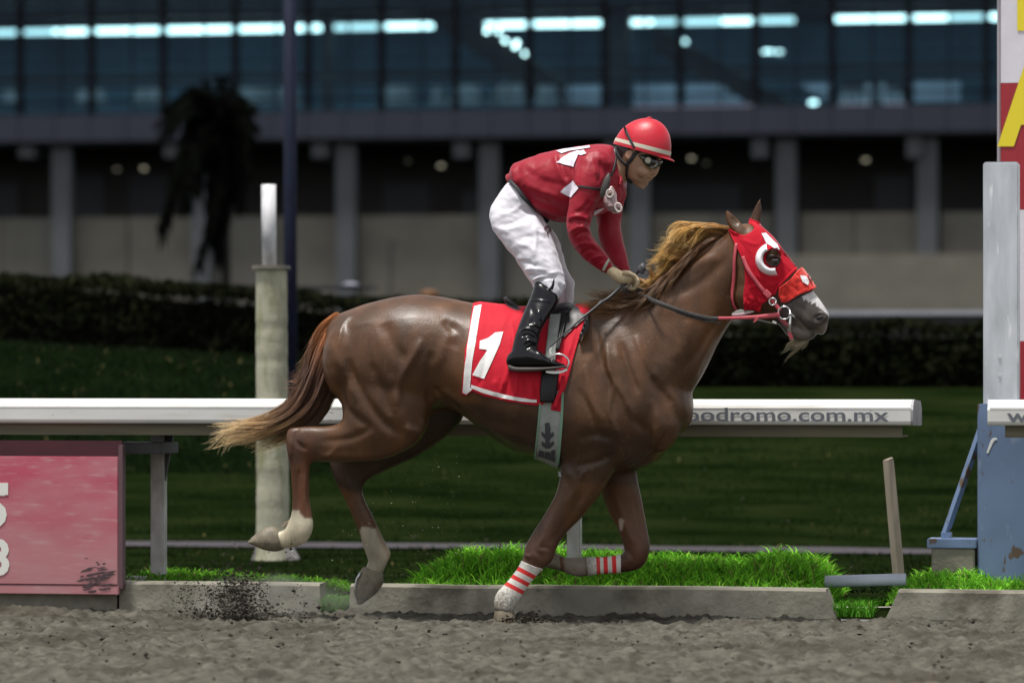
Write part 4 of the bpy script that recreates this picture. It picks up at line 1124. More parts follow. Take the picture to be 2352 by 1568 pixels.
# ================================================================== RACE HORSE
VOX = 0.0075
horse = empty('race_horse', (S(1180, 1420, 0).x, 0, 0), 'chestnut racehorse at full gallop with white socks and a light mane', 'horse')
torso = [(748, 752, 765, 850, .085, 0), (775, 724, 785, 925, .19, 0), (835, 700, 838, 975, .255, 0), (900, 683, 900, 985, .285, 0), (955, 676, 985, 950, .29, 0, .08),
         (1020, 682, 1035, 938, .275, 0, .10), (1085, 695, 1100, 978, .285, 0, .12), (1150, 703, 1170, 1030, .305, 0, .14), (1230, 708, 1238, 1052, .315, 0, .18),
         (1310, 704, 1305, 1078, .29, 0, .24), (1380, 698, 1392, 1088, .265, 0, .28), (1440, 708, 1462, 1082, .25, 0, .2), (1485, 750, 1515, 1052, .225, 0), (1512, 810, 1543, 1000, .18, 0)]
neck = [(1350, 702, 1520, 1045, .20, 0, .3), (1410, 688, 1572, 930, .185, 0, .25), (1470, 668, 1616, 858, .15, 0, .2), (1518, 630, 1650, 790, .12, 0, .15), (1560, 592, 1672, 752, .10, 0, .1),
        (1612, 558, 1694, 722, .092, 0), (1668, 530, 1716, 700, .085, 0), (1690, 522, 1735, 680, .08, 0)]
head = [(1682, 522, 1680, 640, .07, 0), (1706, 514, 1676, 684, .092, 0, -.1), (1735, 516, 1688, 710, .105, 0, -.1), (1768, 540, 1706, 724, .110, 0, 0), (1796, 573, 1735, 734, .098, 0, .1), (1822, 607, 1766, 742, .075, 0, .1),
        (1848, 640, 1793, 746, .062, 0, .15), (1873, 674, 1818, 750, .056, 0, .1), (1893, 702, 1842, 757, .058, 0, 0), (1905, 724, 1868, 765, .052, 0, 0), (1900, 748, 1882, 766, .036, 0)]
lowlip = [(1790, 738, 1795, 752, .04, 0), (1812, 742, 1806, 768, .040, 0), (1838, 748, 1822, 780, .038, 0), (1858, 757, 1846, 784, .034, 0), (1870, 766, 1862, 780, .022, 0)]
hindN = [(1010, 740, 770, 770, .12, .12), (1012, 860, 768, 860, .135, .13), (992, 945, 782, 920, .125, .15), (968, 1008, 787, 950, .10, .165), (925, 1038, 784, 966, .082, .17), (872, 1056, 772, 974, .068, .17), (800, 1062, 742, 978, .054, .17), (742, 1062, 702, 978, .046, .17),
         (716, 1062, 661, 984, .043, .17), (712, 1085, 658, 1025, .038, .17), (711, 1112, 667, 1085, .030, .17), (712, 1150, 671, 1145, .027, .17), (718, 1186, 669, 1180, .029, .17), (719, 1215, 662, 1198, .034, .17), (704, 1244, 655, 1212, .033, .17), (676, 1256, 642, 1220, .029, .17), (652, 1260, 628, 1216, .032, .17)]
hindF = [(1040, 800, 880, 800, .10, -.12), (1062, 880, 880, 880, .11, -.13), (1067, 950, 850, 950, .10, -.14), (1035, 996, 820, 988, .085, -.15), (966, 1046, 790, 1018, .07, -.16), (893, 1078, 762, 1040, .055, -.16), (845, 1103, 757, 1066, .046, -.16),
         (834, 1124, 770, 1105, .041, -.16), (838, 1146, 791, 1146, .031, -.16), (860, 1190, 813, 1195, .027, -.16), (882, 1238, 829, 1240, .028, -.16), (898, 1270, 838, 1266, .034, -.16), (888, 1296, 845, 1288, .030, -.16), (878, 1318, 838, 1306, .032, -.16)]
foreN = [(1450, 930, 1285, 930, .10, .12), (1448, 1010, 1280, 1005, .115, .125), (1424, 1062, 1288, 1062, .095, .13), (1384, 1126, 1279, 1126, .070, .135), (1338, 1186, 1250, 1182, .055, .135), (1298, 1226, 1223, 1224, .046, .135), (1279, 1258, 1206, 1256, .046, .135),
         (1268, 1288, 1200, 1284, .043, .135), (1240, 1311, 1190, 1305, .033, .135), (1208, 1350, 1167, 1335, .028, .135), (1188, 1382, 1142, 1362, .033, .135), (1179, 1402, 1136, 1386, .036, .135), (1176, 1418, 1140, 1408, .032, .135)]
foreF = [(1460, 1020, 1360, 1030, .085, -.12), (1463, 1090, 1374, 1100, .075, -.13), (1476, 1155, 1390, 1160, .056, -.135), (1486, 1210, 1418, 1214, .048, -.135), (1493, 1262, 1433, 1256, .046, -.135), (1476, 1300, 1430, 1268, .043, -.135), (1440, 1313, 1424, 1274, .034, -.135),
         (1382, 1316, 1380, 1280, .027, -.135), (1334, 1324, 1328, 1278, .034, -.135), (1306, 1318, 1300, 1279, .031, -.135), (1284, 1308, 1278, 1272, .029, -.135)]
def ear(base_l, base_r, tip, c, f=D_):
    A = S(*f(*base_l), -c); B = S(*f(*base_r), -c); Tp = S(*f(*tip), -c); st = []
    bl, br, tp = np.array(f(*base_l)), np.array(f(*base_r)), np.array(f(*tip))
    mid = (bl + br) / 2; ax = tp - mid; pw = (br - bl) / 2
    rows = []
    for u, w, d in ((-.12, .7, .026), (.05, .95, .024), (.22, 1.0, .018), (.42, .93, .013), (.62, .72, .010), (.82, .42, .008), (.97, .15, .005)):
        m_ = mid + ax * u; a_ = m_ - pw * w; b_ = m_ + pw * w
        rows.append((a_[0], a_[1], b_[0], b_[1], d, c))
    return rows
ears = [ear((696, 348), (850, 390), (676, 192), .058, c5), ear((850, 330), (935, 330), (946, 100), -.045, c5)]
def c5p(x, y): return c5(x, y)
parts = [loft(torso, n=40, e=2.15), loft(neck, n=32), loft(head, n=28, e=2.2), loft(lowlip, n=18), loft(hindN, n=24, e=2.2), loft(hindF, n=24), loft(foreN, n=24, e=2.2), loft(foreF, n=24)] + [loft(e_, n=16) for e_ in ears]
parts += [ellp(D_, 800, 830, .12, .13, .20, .14), ellp(D_, 905, 820, .13, .17, .24, .155), ellp(D_, 1400, 900, .13, .16, .26, .13, -.2), ellp(D_, 1500, 960, .10, .13, .17, .11, .3),
          ellp(D_, 1430, 1010, .12, .12, .14, .11), ellp(D_, 1500, 960, -.10, .13, .17, .11, .3), ellp(D_, 905, 820, -.13, .17, .24, .15), ellp(D_, 1400, 900, -.13, .16, .26, .13, -.2),
          ellp(D_, 1722, 668, .062, .075, .10, .045, -.4), ellp(D_, 1722, 668, -.062, .075, .10, .045, -.4),       # jaw
          ellp(D_, 1890, 726, .036, .03, .026, .025, -.5), ellp(D_, 1890, 726, -.036, .03, .026, .025, -.5),
          ellp(D_, 1776, 578, .088, .042, .032, .026, .6), ellp(D_, 1776, 578, -.088, .042, .032, .026, .6)]
V, F = remesh(parts, VOX)
H = Surf(V, F)
Pj = project(H.V)
legs = np.clip((Pj[:, 1] - 1060) / 60, 0, 1)
headm = np.clip((Pj[:, 0] - 1660) / 30, 0, 1) * (Pj[:, 1] < 800)
mask = 1 - .82 * np.maximum(legs, headm)
H.smooth(16, .5, mask)
R_ = lambda *p: list(p)
strk = [
    # haunch
    ([c1(640, 330), c1(680, 450), c1(780, 600), c1(900, 690)], 13, -.012), ([c1(600, 400), c1(640, 560), c1(760, 650)], 11, -.008), ([c1(560, 260), c1(620, 380), c1(700, 540)], 15, .008),
    ([c1(800, 180), c1(840, 280), c1(900, 360)], 17, -.012), ([c1(975, 250), c1(930, 330), c1(880, 430), c1(860, 560)], 12, .014), ([c1(1010, 300), c1(1000, 420), c1(1005, 540)], 13, -.012),
    ([c1(820, 400), c1(850, 520), c1(880, 640)], 11, .008), ([c1(740, 350), c1(790, 470), c1(830, 600)], 12, -.007), ([c1(1060, 170), c1(1100, 230), c1(1080, 300)], 12, -.009), ([c1(1120, 220), c1(1060, 300), c1(1020, 400)], 14, .008),
    ([c1(1020, 540), c1(1060, 490), c1(1120, 520), c1(1180, 580)], 10, .012), ([c1(1015, 470), c1(1060, 500), c1(1140, 560)], 8, -.010), ([c1(660, 150), c1(620, 200), c1(600, 300)], 7, .008),
    ([c1(500, 760), c1(650, 770), c1(800, 760)], 10, .006), ([c1(520, 700), c1(650, 690), c1(760, 640)], 10, -.006), ([c1(880, 640), c1(960, 660), c1(985, 600)], 12, .010),
    # hock
    ([c1(430, 640), c1(415, 700), c1(470, 740)], 5, -.007), ([c1(400, 680), c1(395, 780)], 5, .006), ([c1(470, 790), c1(560, 765), c1(600, 720)], 6, .004), ([c1(430, 820), c1(425, 900), c1(430, 1000)], 3.5, -.006), ([c1(460, 830), c1(455, 1000)], 4, .004),
    # barrel, ribs
    ([c2(40, 260), c2(80, 300), c2(60, 380)], 12, -.006), ([c2(110, 640), c2(230, 700), c2(350, 730)], 14, .006), ([c2(60, 560), c2(180, 650), c2(330, 690)], 12, -.006), ([c2(150, 700), c2(300, 770), c2(390, 790)], 9, -.004),
    # shoulder
    ([c2(640, 260), c2(660, 400), c2(700, 520), c2(720, 660)], 10, -.010), ([c2(690, 330), c2(700, 460), c2(760, 560), c2(800, 660)], 8, .010), ([c2(740, 330), c2(780, 450), c2(820, 560)], 9, -.012), ([c2(600, 420), c2(620, 560), c2(670, 680)], 11, .009),
    ([c2(560, 520), c2(620, 620), c2(660, 740)], 9, -.007), ([c2(720, 500), c2(700, 620), c2(740, 740)], 6, .008), ([c2(800, 300), c2(850, 420), c2(890, 500)], 10, .010), ([c2(830, 400), c2(880, 500), c2(930, 560), c2(960, 600)], 10, -.008),
    ([c2(780, 640), c2(860, 720), c2(830, 810), c2(740, 880)], 12, -.013), ([c2(870, 560), c2(900, 680), c2(850, 780), c2(790, 850)], 14, .010), ([c2(940, 700), c2(890, 780), c2(820, 850)], 6, -.009), ([c2(950, 740), c2(900, 810), c2(850, 855)], 6, .009),
    ([c2(560, 740), c2(640, 720), c2(720, 740)], 13, -.009), ([c2(600, 860), c2(580, 910)], 5, .008), ([c2(520, 860), c2(560, 930), c2(520, 1020)], 10, .006), ([c2(700, 850), c2(640, 940), c2(560, 1060)], 13, .008), ([c2(720, 800), c2(650, 830), c2(560, 850)], 9, -.009),
    ([c2(600, 950), c2(520, 1080), c2(440, 1180)], 8, -.005), ([c2(470, 1010), c2(420, 1110), c2(380, 1180)], 6, -.004), ([c2(430, 1130), c2(410, 1190), c2(440, 1200)], 5, .006), ([c2(380, 1200), c2(400, 1240)], 6, .005), ([c2(400, 1180), c2(460, 1190)], 4, -.004), ([c2(350, 1215), c2(375, 1225)], 4, .010),
    # neck
    ([c5(700, 560), c5(560, 700), c5(420, 800), c5(240, 880)], 14, -.008), ([c5(760, 620), c5(740, 760), c5(700, 900)], 8, -.008), ([c5(620, 560), c5(440, 640), c5(300, 760)], 12, .007), ([c5(690, 400), c5(560, 500), c5(420, 600), c5(260, 740)], 7, -.006),
    ([c5(680, 1000), c5(560, 1160), c5(460, 1300), c5(300, 1500)], 12, -.008), ([c5(600, 1120), c5(480, 1360), c5(400, 1540)], 9, .007), ([c5(200, 1000), c5(180, 1200), c5(120, 1400)], 18, -.006), ([c5(380, 1060), c5(360, 1200), c5(260, 1400)], 18, .007),
    # far foreleg
    ([c2(720, 960), c2(760, 1080), c2(800, 1180)], 8, .006), ([c2(800, 980), c2(820, 1100), c2(830, 1200)], 6, -.005), ([c2(560, 1240), c2(545, 1270), c2(560, 1290)], 4, -.005), ([c2(770, 1190), c2(800, 1240), c2(780, 1270)], 6, -.005),
    ([c1(640, 940), c1(690, 1050), c1(730, 1160)], 5, .004), ([c1(730, 960), c1(780, 1100)], 3, -.004), ([c1(700, 940), c1(760, 1100), c1(800, 1180)], 4, .004),
    # head, below the hood
    ([c5(1200, 900), c5(1120, 960), c5(1080, 1040)], 5, -.004), ([c5(1200, 1020), c5(1260, 1080), c5(1330, 1150), c5(1440, 1140)], 2.6, -.010), ([c5(1370, 1060), c5(1400, 1035), c5(1450, 1025)], 3.2, -.014), ([c5(1360, 1090), c5(1420, 1090), c5(1470, 1060)], 3, .005), ([c5(1200, 940), c5(1290, 990), c5(1340, 1060)], 5, -.004),
    ([c5(1260, 1120), c5(1310, 1160)], 4, .004),
]
H.strokes([(p, w * .85, d * (1.0 if Vector(p[0]).x > 1640 else 1.05)) for p, w, d in strk], D_, side=0)
# skin unevenness: veins and small swellings
nv = H.normals()
P3 = H.V
hv = (fbm(P3[:, 0] * 7 + 9, P3[:, 2] * 7 + P3[:, 1] * 5, 3) - .5) * .006 * (1 - legs) * (1 - headm)
H.V += nv * hv[:, None]
# hollow of the near ear and far ear
H.strokes([([c5(722, 250), c5(770, 320)], 5, -.012)], D_, side=1)
H.smooth(2, .4, np.ones(len(H.V)))
HB = H.bvh()
Pj = project(H.V)
def inp(poly, f=D_, near=None):
    r = inpoly(Pj, [f(*p) for p in poly]); 
    if near is True: r &= H.V[:, 1] < 0
    if near is False: r &= H.V[:, 1] > 0
    return r.astype(float)
nC = len(Pj)
coat = np.tile(np.array([.078, .034, .013]), (nC, 1))
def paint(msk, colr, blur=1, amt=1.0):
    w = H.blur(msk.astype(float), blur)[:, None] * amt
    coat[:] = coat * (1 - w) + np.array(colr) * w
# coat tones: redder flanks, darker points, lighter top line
nzz = H.normals()
paint(fbm(P3[:, 0] * 3, P3[:, 2] * 3 + 4, 3) > .52, (.104, .043, .015), 12, .6)
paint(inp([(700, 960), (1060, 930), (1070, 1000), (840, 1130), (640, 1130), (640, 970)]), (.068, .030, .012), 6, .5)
paint(inp([(655, 985), (720, 1000), (720, 1200), (655, 1200)], near=True), (.115, .042, .018), 3, .8)
paint(inp([(655, 975), (700, 1000), (690, 1070), (655, 1060)], near=True), (.06, .030, .020), 4, .7)
paint(inp([(1190, 1180), (1300, 1180), (1290, 1320), (1190, 1320)]), (.075, .036, .022), 6, .8)
paint(inp([(1380, 1220), (1500, 1200), (1500, 1320), (1420, 1320)]), (.075, .032, .020), 6, .7)
paint(inp([(1040, 920), (1500, 1000), (1500, 1120), (1200, 1090)]), (.036, .018, .009), 14, .8)  # belly and lower chest coloured darker than the flanks
# muzzle grey, blaze, socks
paint(inp([(757, 1000), (1068, 935), (1068, 1000), (900, 1100), (845, 1120), (830, 1135), (757, 1110)], near=False), (.022, .012, .007), 5, .8)  # the body's cast shadow, painted dark on the upper far hind leg
paint(inp([(1130, 900), (1260, 860), (1340, 850), (1520, 1000), (1500, 1150), (1390, 1210), (1230, 1250), (1100, 1180), (1060, 1000)], c5), (.066, .056, .051), 4, .92)
paint(inp([(1350, 1150), (1470, 1080), (1480, 1150), (1390, 1200)], c5), (.19, .15, .125), 3, .8)
paint(inp([(1230, 1080), (1330, 1140), (1350, 1220), (1240, 1240), (1190, 1160)], c5), (.14, .115, .095), 3, .7)
blz = [(1265, 875), (1355, 835), (1400, 890), (1470, 990), (1500, 1010), (1490, 1045), (1430, 985), (1385, 955), (1375, 930), (1345, 938), (1340, 918), (1320, 925), (1300, 905), (1285, 910)]
paint(inp(blz, c5), (.62, .60, .60), 0, 1)
paint(inp([(1060, 420), (1130, 540), (1220, 650), (1200, 660), (1100, 540)], c5), (.6, .58, .57), 0, 1)
sock = (.50, .45, .33)
paint(inp([(664, 1186), (668, 1172), (686, 1173), (700, 1190), (712, 1188), (724, 1196), (724, 1275), (560, 1290), (560, 1190), (640, 1190)]) , sock, 1, .95)
paint(inp([(660, 1215), (640, 1232), (600, 1268), (660, 1268), (700, 1240), (720, 1225)]), (.26, .22, .14), 5, .5)
paint(inp([(826, 1218), (832, 1208), (866, 1214), (880, 1240), (905, 1262), (902, 1330), (820, 1340), (836, 1262)]), (.44, .39, .29), 1, .95)
paint(inp([(862, 1200), (905, 1260), (895, 1290), (870, 1240)]), (.25, .17, .11), 3, .7)
paint(inp([(1296, 1270), (1346, 1272), (1346, 1330), (1296, 1330)]), (.21, .175, .14), 2, .95)
paint(inp([(1130, 1370), (1200, 1370), (1190, 1440), (1120, 1440)]), (.33, .29, .20), 2, .9)
paint(inp([(1420, 1196), (1426, 1188), (1432, 1196), (1430, 1216), (1424, 1218)], near=None), (.40, .33, .28), 1, .8)
# ears darker at the rim and inside
paint(inp([(700, 220), (770, 300), (850, 370), (800, 390), (720, 330)], c5, near=True), (.060, .038, .024), 2, .8)
m_coat = mat('chestnut_coat', (.12, .05, .024), rough=.44, attr='Col', var=.40, vscale=4, bump=.16, bscale=75, stretch=(2.2, 2, .8), spec=.30, coat=.10, coatr=.28, sheen=.0, sheen_tint=(1, .80, .62))
m_coat.node_tree.nodes['Principled BSDF'].inputs['Sheen Roughness'].default_value = .35
stain(m_coat, (.16, .10, .055), 95, .60, .74, (1, 1, .25), .35)
stain(m_coat, (.030, .016, .009), 2.6, .52, .70, (1.2, 1, .6), .45)
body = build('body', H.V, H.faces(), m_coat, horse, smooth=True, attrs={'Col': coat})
# hooves
m_hoof = mat('hoof_horn', (.15, .125, .085), rough=.6, var=.35, vscale=30); m_shoe = mat('shoe_steel', (.45, .45, .46), rough=.35, metal=.9)
def hoof(st, shoe=None):
    V, F = loft(st, n=20, sub=4); build('hoof', V, F, m_hoof, horse, smooth=True)
hoof([(650, 1262, 624, 1208, .036, .17), (632, 1266, 606, 1214, .046, .17), (606, 1262, 588, 1226, .045, .17), (582, 1251, 573, 1240, .030, .17)])
hoof([(880, 1318, 829, 1308, .036, -.16), (880, 1338, 818, 1330, .046, -.16), (864, 1362, 813, 1356, .046, -.16), (836, 1383, 820, 1381, .028, -.16)])
hoof([(1180, 1404, 1138, 1396, .037, .135), (1186, 1418, 1135, 1412, .046, .135), (1190, 1432, 1133, 1432, .048, .135)])
hoof([(1288, 1310, 1278, 1270, .034, -.135), (1262, 1304, 1254, 1262, .044, -.135), (1236, 1296, 1232, 1262, .044, -.135), (1220, 1288, 1218, 1268, .03, -.135)])
V, F = tube([tuple(S(x, y, -.175)) for x, y in ((612, 1216), (600, 1221), (588, 1229), (577, 1238))], .006, 8); build('horseshoe', V, F, m_shoe, horse, smooth=True)
V, F = tube([tuple(S(x, y, .13)) for x, y in ((828, 1314), (820, 1328), (815, 1350), (821, 1376))], .006, 8); build('horseshoe', V, F, m_shoe, horse, smooth=True)
# bandages with three red stripes; the stripes follow a coordinate running along the leg
def bandage(poly, p0, p1, stripes, label, dirty=True):
    V2, F2, s2 = patch(H, poly, D_, off=.0045, smooth=2)
    Q = project(V2); a_ = np.array(p0, float); b_ = np.array(p1, float); u = ((Q - a_) @ (b_ - a_)) / ((b_ - a_) @ (b_ - a_))
    m = mat('bandage_cloth', (.62, .60, .55), rough=.9, var=.12, vscale=30, bump=.3, bscale=220, stretch=(1, 1, 1))
    key = 'bandage_%d' % int(p0[0])
    mm = m.copy(); mm.name = 'bandage_cloth'
    nt = mm.node_tree; nd = nt.nodes; p = nd['Principled BSDF']; at = nd.new('ShaderNodeAttribute'); at.attribute_name = 'U'
    cur = p.inputs['Base Color'].links[0].from_socket
    rp = nd.new('ShaderNodeValToRGB'); rp.color_ramp.interpolation = 'CONSTANT'; els = rp.color_ramp.elements
    els[0].position = 0; els[0].color = (0, 0, 0, 1); els[1].position = stripes[0][0]; els[1].color = (1, 1, 1, 1)
    q = [(stripes[0][1], 0)]
    for a1, b1 in stripes[1:]: q += [(a1, 1), (b1, 0)]
    for ps, v in q:
        e_ = els.new(ps); e_.color = (v, v, v, 1)
    nt.links.new(at.outputs['Fac'], rp.inputs[0]); mx = nd.new('ShaderNodeMix'); mx.data_type = 'RGBA'
    nt.links.new(rp.outputs[0], mx.inputs[0]); nt.links.new(cur, mx.inputs[6]); mx.inputs[7].default_value = (.62, .03, .03, 1)
    n = nd.new('ShaderNodeTexNoise'); n.inputs['Scale'].default_value = 22; n.inputs['Detail'].default_value = 6
    ad = nd.new('ShaderNodeMath'); ad.operation = 'ADD'; nt.links.new(at.outputs['Fac'], ad.inputs[0]); nt.links.new(n.outputs[0], ad.inputs[1])
    mr = nd.new('ShaderNodeMapRange'); mr.inputs[1].default_value = 1.05; mr.inputs[2].default_value = 1.5; nt.links.new(ad.outputs[0], mr.inputs[0])
    m3 = nd.new('ShaderNodeMix'); m3.data_type = 'RGBA'; nt.links.new(mr.outputs[0], m3.inputs[0]); nt.links.new(mx.outputs[2], m3.inputs[6]); m3.inputs[7].default_value = (.16, .14, .11, 1)
    nt.links.new(m3.outputs[2], p.inputs['Base Color'])
    o = build('leg_bandage', V2, F2, mm, horse, smooth=True, attrs={'U': u}); o['label'] = label
bandage([(1199, 1288), (1226, 1300), (1246, 1306), (1210, 1352), (1192, 1388), (1180, 1406), (1128, 1396), (1132, 1368), (1166, 1322)], (1214, 1296), (1158, 1402), [(.12, .20), (.30, .38), (.48, .56)], 'white bandage with three red stripes on the near foreleg')
bandage([(1426, 1268), (1426, 1316), (1368, 1320), (1350, 1322), (1346, 1276), (1380, 1276)], (1428, 1296), (1340, 1300), [(.14, .25), (.36, .47), (.56, .66)], 'white bandage with three red stripes on the folded far foreleg')
# eye
e0, en = cast(HB, *c5(1048, 600), -.008)
V, F = ell(e0, (.026, .014, .024), n=18); build('eye', V, F, mat('horse_eye', (.012, .008, .006), rough=.06, spec=.9, coat=1, coatr=.03), horse, smooth=True)
for pts, w in (([(995, 585), (1020, 560), (1060, 560), (1095, 590)], .010), ([(1000, 625), (1040, 645), (1085, 625)], .008)):
    V, F = strap(HB, pts, w, c5, off=.002, thick=.007); build('eyelid', V, F, mat('eyelid_skin', (.035, .022, .016), rough=.5), horse, smooth=True)
# nostril
n0, nn = cast(HB, *c5(1412, 1047), .0015)
V, F = ell(n0, (.019, .006, .009), .42, n=14); build('nostril', V, F, mat('nostril_dark', (.010, .008, .008), rough=.7), horse, smooth=True)

# mane, tail, chin hair
def g3(pts, f=D_):
    return [tuple(S(*f(*p[:2]), -(p[2] if len(p) > 2 else 0))) for p in pts]
m_hair = mat('horse_hair', (.3, .15, .05), rough=.42, attr='Col', spec=.45, sheen=.2)
_nt = m_hair.node_tree; _p = _nt.nodes['Principled BSDF']; _tr = _nt.nodes.new('ShaderNodeBsdfTranslucent'); _mx = _nt.nodes.new('ShaderNodeMixShader'); _mx.inputs[0].default_value = .25
_at = [q for q in _nt.nodes if q.type == 'ATTRIBUTE'][0]; _nt.links.new(_at.outputs['Color'], _tr.inputs['Color']); _nt.links.new(_p.outputs[0], _mx.inputs[1]); _nt.links.new(_tr.outputs[0], _mx.inputs[2]); _nt.links.new(_mx.outputs[0], _nt.nodes['Material Output'].inputs[0])
def lerp3(t, stops):
    xs = [s_[0] for s_ in stops]; return np.stack([np.interp(t, xs, [s_[1][k] for s_ in stops]) for k in range(3)], -1)
def tailc(t, r): return lerp3(t, [(0, (.34, .11, .018)), (.16, (.26, .085, .02)), (.32, (.105, .042, .02)), (.60, (.13, .060, .027)), (.78, (.42, .25, .10)), (1, (.75, .56, .29))]) * (.55 + .9 * r[..., None])
V1, F1, C1 = hair([g3([(772, 722, .03), (742, 742, .05), (716, 785, .05), (700, 840, .04), (688, 880, .03), (664, 925, .03), (620, 958, .02), (560, 974, .0), (506, 978, .0)]),
                   g3([(778, 726, .04), (752, 752, .06), (728, 800, .07), (710, 860, .07), (694, 905, .05), (668, 945, .05), (625, 968, .05), (565, 985, .03), (500, 1010, .0)]),
                   g3([(784, 730, .03), (764, 770, .07), (744, 825, .09), (726, 880, .09), (708, 925, .07), (676, 962, .07), (630, 985, .06), (575, 990, .02), (510, 995, .0)]),
                   g3([(788, 734, .02), (772, 790, .06), (762, 845, .08), (748, 900, .07), (722, 945, .06), (682, 980, .05), (640, 996, .04), (600, 1010, .02), (560, 1020, .0)]),
                   g3([(790, 740, .0), (776, 810, .04), (770, 860, .05), (762, 905, .05), (735, 950, .04), (700, 985, .03), (655, 1000, .03), (618, 1008, .02), (590, 1014, .0)])],
                  2600, .0021, (.015, .026, .012), seg=18, colf=tailc, curl=.010, lenvar=.42, clump=45)
V2, F2, C2 = hair([g3([(735, 745, .05), (722, 762, .06), (708, 790, .05), (704, 812, .04)]), g3([(715, 800, .05), (700, 840, .05), (678, 866, .04), (652, 868, .03)]), g3([(706, 850, .05), (690, 876, .05), (668, 886, .04), (648, 880, .03)]), g3([(700, 880, .05), (684, 905, .05), (668, 915, .04), (655, 905, .03)])],
                  90, .0014, (.010, .02, .010), seg=9, colf=lambda t, r: lerp3(t, [(0, (.12, .05, .02)), (1, (.22, .11, .06))]) * (.6 + .8 * r[..., None]), lenvar=.3)
V3, F3, C3 = hair([g3([(600, 985, .03), (560, 972, .02), (520, 968, .0), (490, 976, .0)]), g3([(600, 990, .02), (560, 985, .02), (520, 1000, .0), (478, 1018, .0)]), g3([(600, 990, .02), (545, 990, .0), (512, 1010, .0), (498, 1040, .0)]), g3([(640, 990, .02), (600, 1002, .02), (570, 1012, .0), (540, 1012, .0)])],
                  120, .0018, (.010, .015, .010), clump=14, seg=10, colf=lambda t, r: lerp3(t, [(0, (.38, .24, .11)), (1, (.58, .45, .26))]) * (.7 + .6 * r[..., None]), curl=.01, lenvar=.35)
n1 = len(V1); n2 = n1 + len(V2)
build('tail', np.vstack([V1, V2, V3]), np.vstack([F1, F2 + n1, F3 + n2]), m_hair, horse, smooth=True, attrs={'Col': np.vstack([C1, C2, C3])})
# solid tail core so that the upper tail is not see-through
V, F = loft([(765, 735, 785, 745, .03, .02), (744, 768, 770, 785, .04, .03), (730, 815, 758, 830, .042, .045), (716, 865, 746, 885, .038, .05), (702, 908, 730, 935, .03, .05), (676, 946, 696, 972, .018, .04)], n=18)
build('tail_core', V, F, mat('tail_core_hair', (.055, .024, .013), rough=.6, var=.3, vscale=30), horse, smooth=True)
def manec(t, r): return lerp3(t, [(0, (.22, .09, .025)), (.25, (.46, .22, .05)), (.7, (.72, .44, .12)), (1, (.80, .58, .24))]) * (.55 + .85 * r[..., None])
mg = [g3([(1688, 523, .01), (1665, 520, .02), (1635, 520, .03), (1600, 532, .04), (1575, 552, .05)]),
      g3([(1668, 530, .01), (1640, 520, .02), (1605, 518, .03), (1572, 528, .04), (1550, 560, .05)]),
      g3([(1640, 543, .01), (1612, 526, .02), (1580, 522, .02), (1552, 535, .03), (1532, 566, .04)]),
      g3([(1615, 558, .01), (1592, 538, .01), (1566, 522, .01), (1553, 516, .01)]),
      g3([(1602, 566, .01), (1580, 548, .02), (1552, 545, .02), (1525, 562, .02), (1514, 558, .02)]),
      g3([(1585, 580, .01), (1562, 568, .02), (1538, 575, .02), (1520, 590, .02), (1508, 592, .02)]),
      g3([(1568, 595, .01), (1548, 588, .02), (1528, 596, .02), (1516, 602, .02), (1507, 608, .02)]),
      g3([(1550, 612, .01), (1532, 612, .02), (1518, 622, .02), (1505, 640, .02)]),
      g3([(1532, 632, .01), (1514, 640, .02), (1500, 652, .02), (1488, 662, .02)]),
      g3([(1510, 650, .01), (1496, 662, .02), (1484, 672, .03), (1476, 684, .04)])]
V1, F1, C1 = hair(mg, 2300, .0016, (.013, .018, .011), seg=14, colf=manec, curl=.008, lenvar=.45, clump=40)
mg2 = [g3([(1655, 540, .03), (1620, 556, .06), (1590, 580, .07), (1560, 612, .08)]), g3([(1610, 566, .03), (1580, 592, .07), (1552, 628, .09), (1525, 668, .10)]), g3([(1560, 606, .03), (1535, 640, .08), (1512, 672, .11), (1490, 700, .12)]), g3([(1520, 645, .03), (1500, 672, .09), (1478, 694, .12), (1440, 706, .12)]), g3([(1490, 672, .03), (1465, 690, .08), (1430, 700, .10), (1385, 700, .10)])]
V2, F2, C2 = hair(mg2, 900, .0016, (.013, .014, .012), clump=28, seg=12, colf=lambda t, r: lerp3(t, [(0, (.16, .065, .02)), (.5, (.11, .05, .018)), (1, (.20, .10, .035))]) * (.35 + 1.2 * r[..., None]), curl=.006, lenvar=.55)
mg3 = [g3([(1500, 668, .02), (1480, 664, .03), (1462, 654, .03), (1448, 648, .03)]), g3([(1480, 685, .04), (1450, 690, .05), (1415, 692, .05), (1375, 690, .05), (1335, 684, .04)]), g3([(1470, 695, .05), (1430, 706, .08), (1390, 712, .08), (1352, 706, .07), (1340, 690, .05)]), g3([(1450, 700, .05), (1405, 716, .10), (1375, 722, .11), (1350, 730, .11)])]
V3, F3, C3 = hair(mg3, 700, .0017, (.010, .014, .008), clump=30, seg=12, colf=lambda t, r: lerp3(t, [(0, (.10, .045, .02)), (.6, (.20, .095, .03)), (1, (.36, .20, .07))]) * (.5 + .9 * r[..., None]), curl=.010, lenvar=.35)
n1 = len(V1); n2 = n1 + len(V2)
build('mane', np.vstack([V1, V2, V3]), np.vstack([F1, F2 + n1, F3 + n2]), m_hair, horse, smooth=True, attrs={'Col': np.vstack([C1, C2, C3])})
bg_ = [g3([(1855, 772, .02), (1845, 784, .02), (1828, 792, .02), (1806, 799, .02)]), g3([(1862, 770, .0), (1852, 786, .0), (1836, 793, .0), (1812, 800, .0)]), g3([(1846, 782, -.02), (1836, 790, -.02), (1818, 794, -.02), (1800, 796, -.01)]), g3([(1826, 778, .01), (1818, 788, .01), (1808, 792, .01), (1796, 796, .01)])]
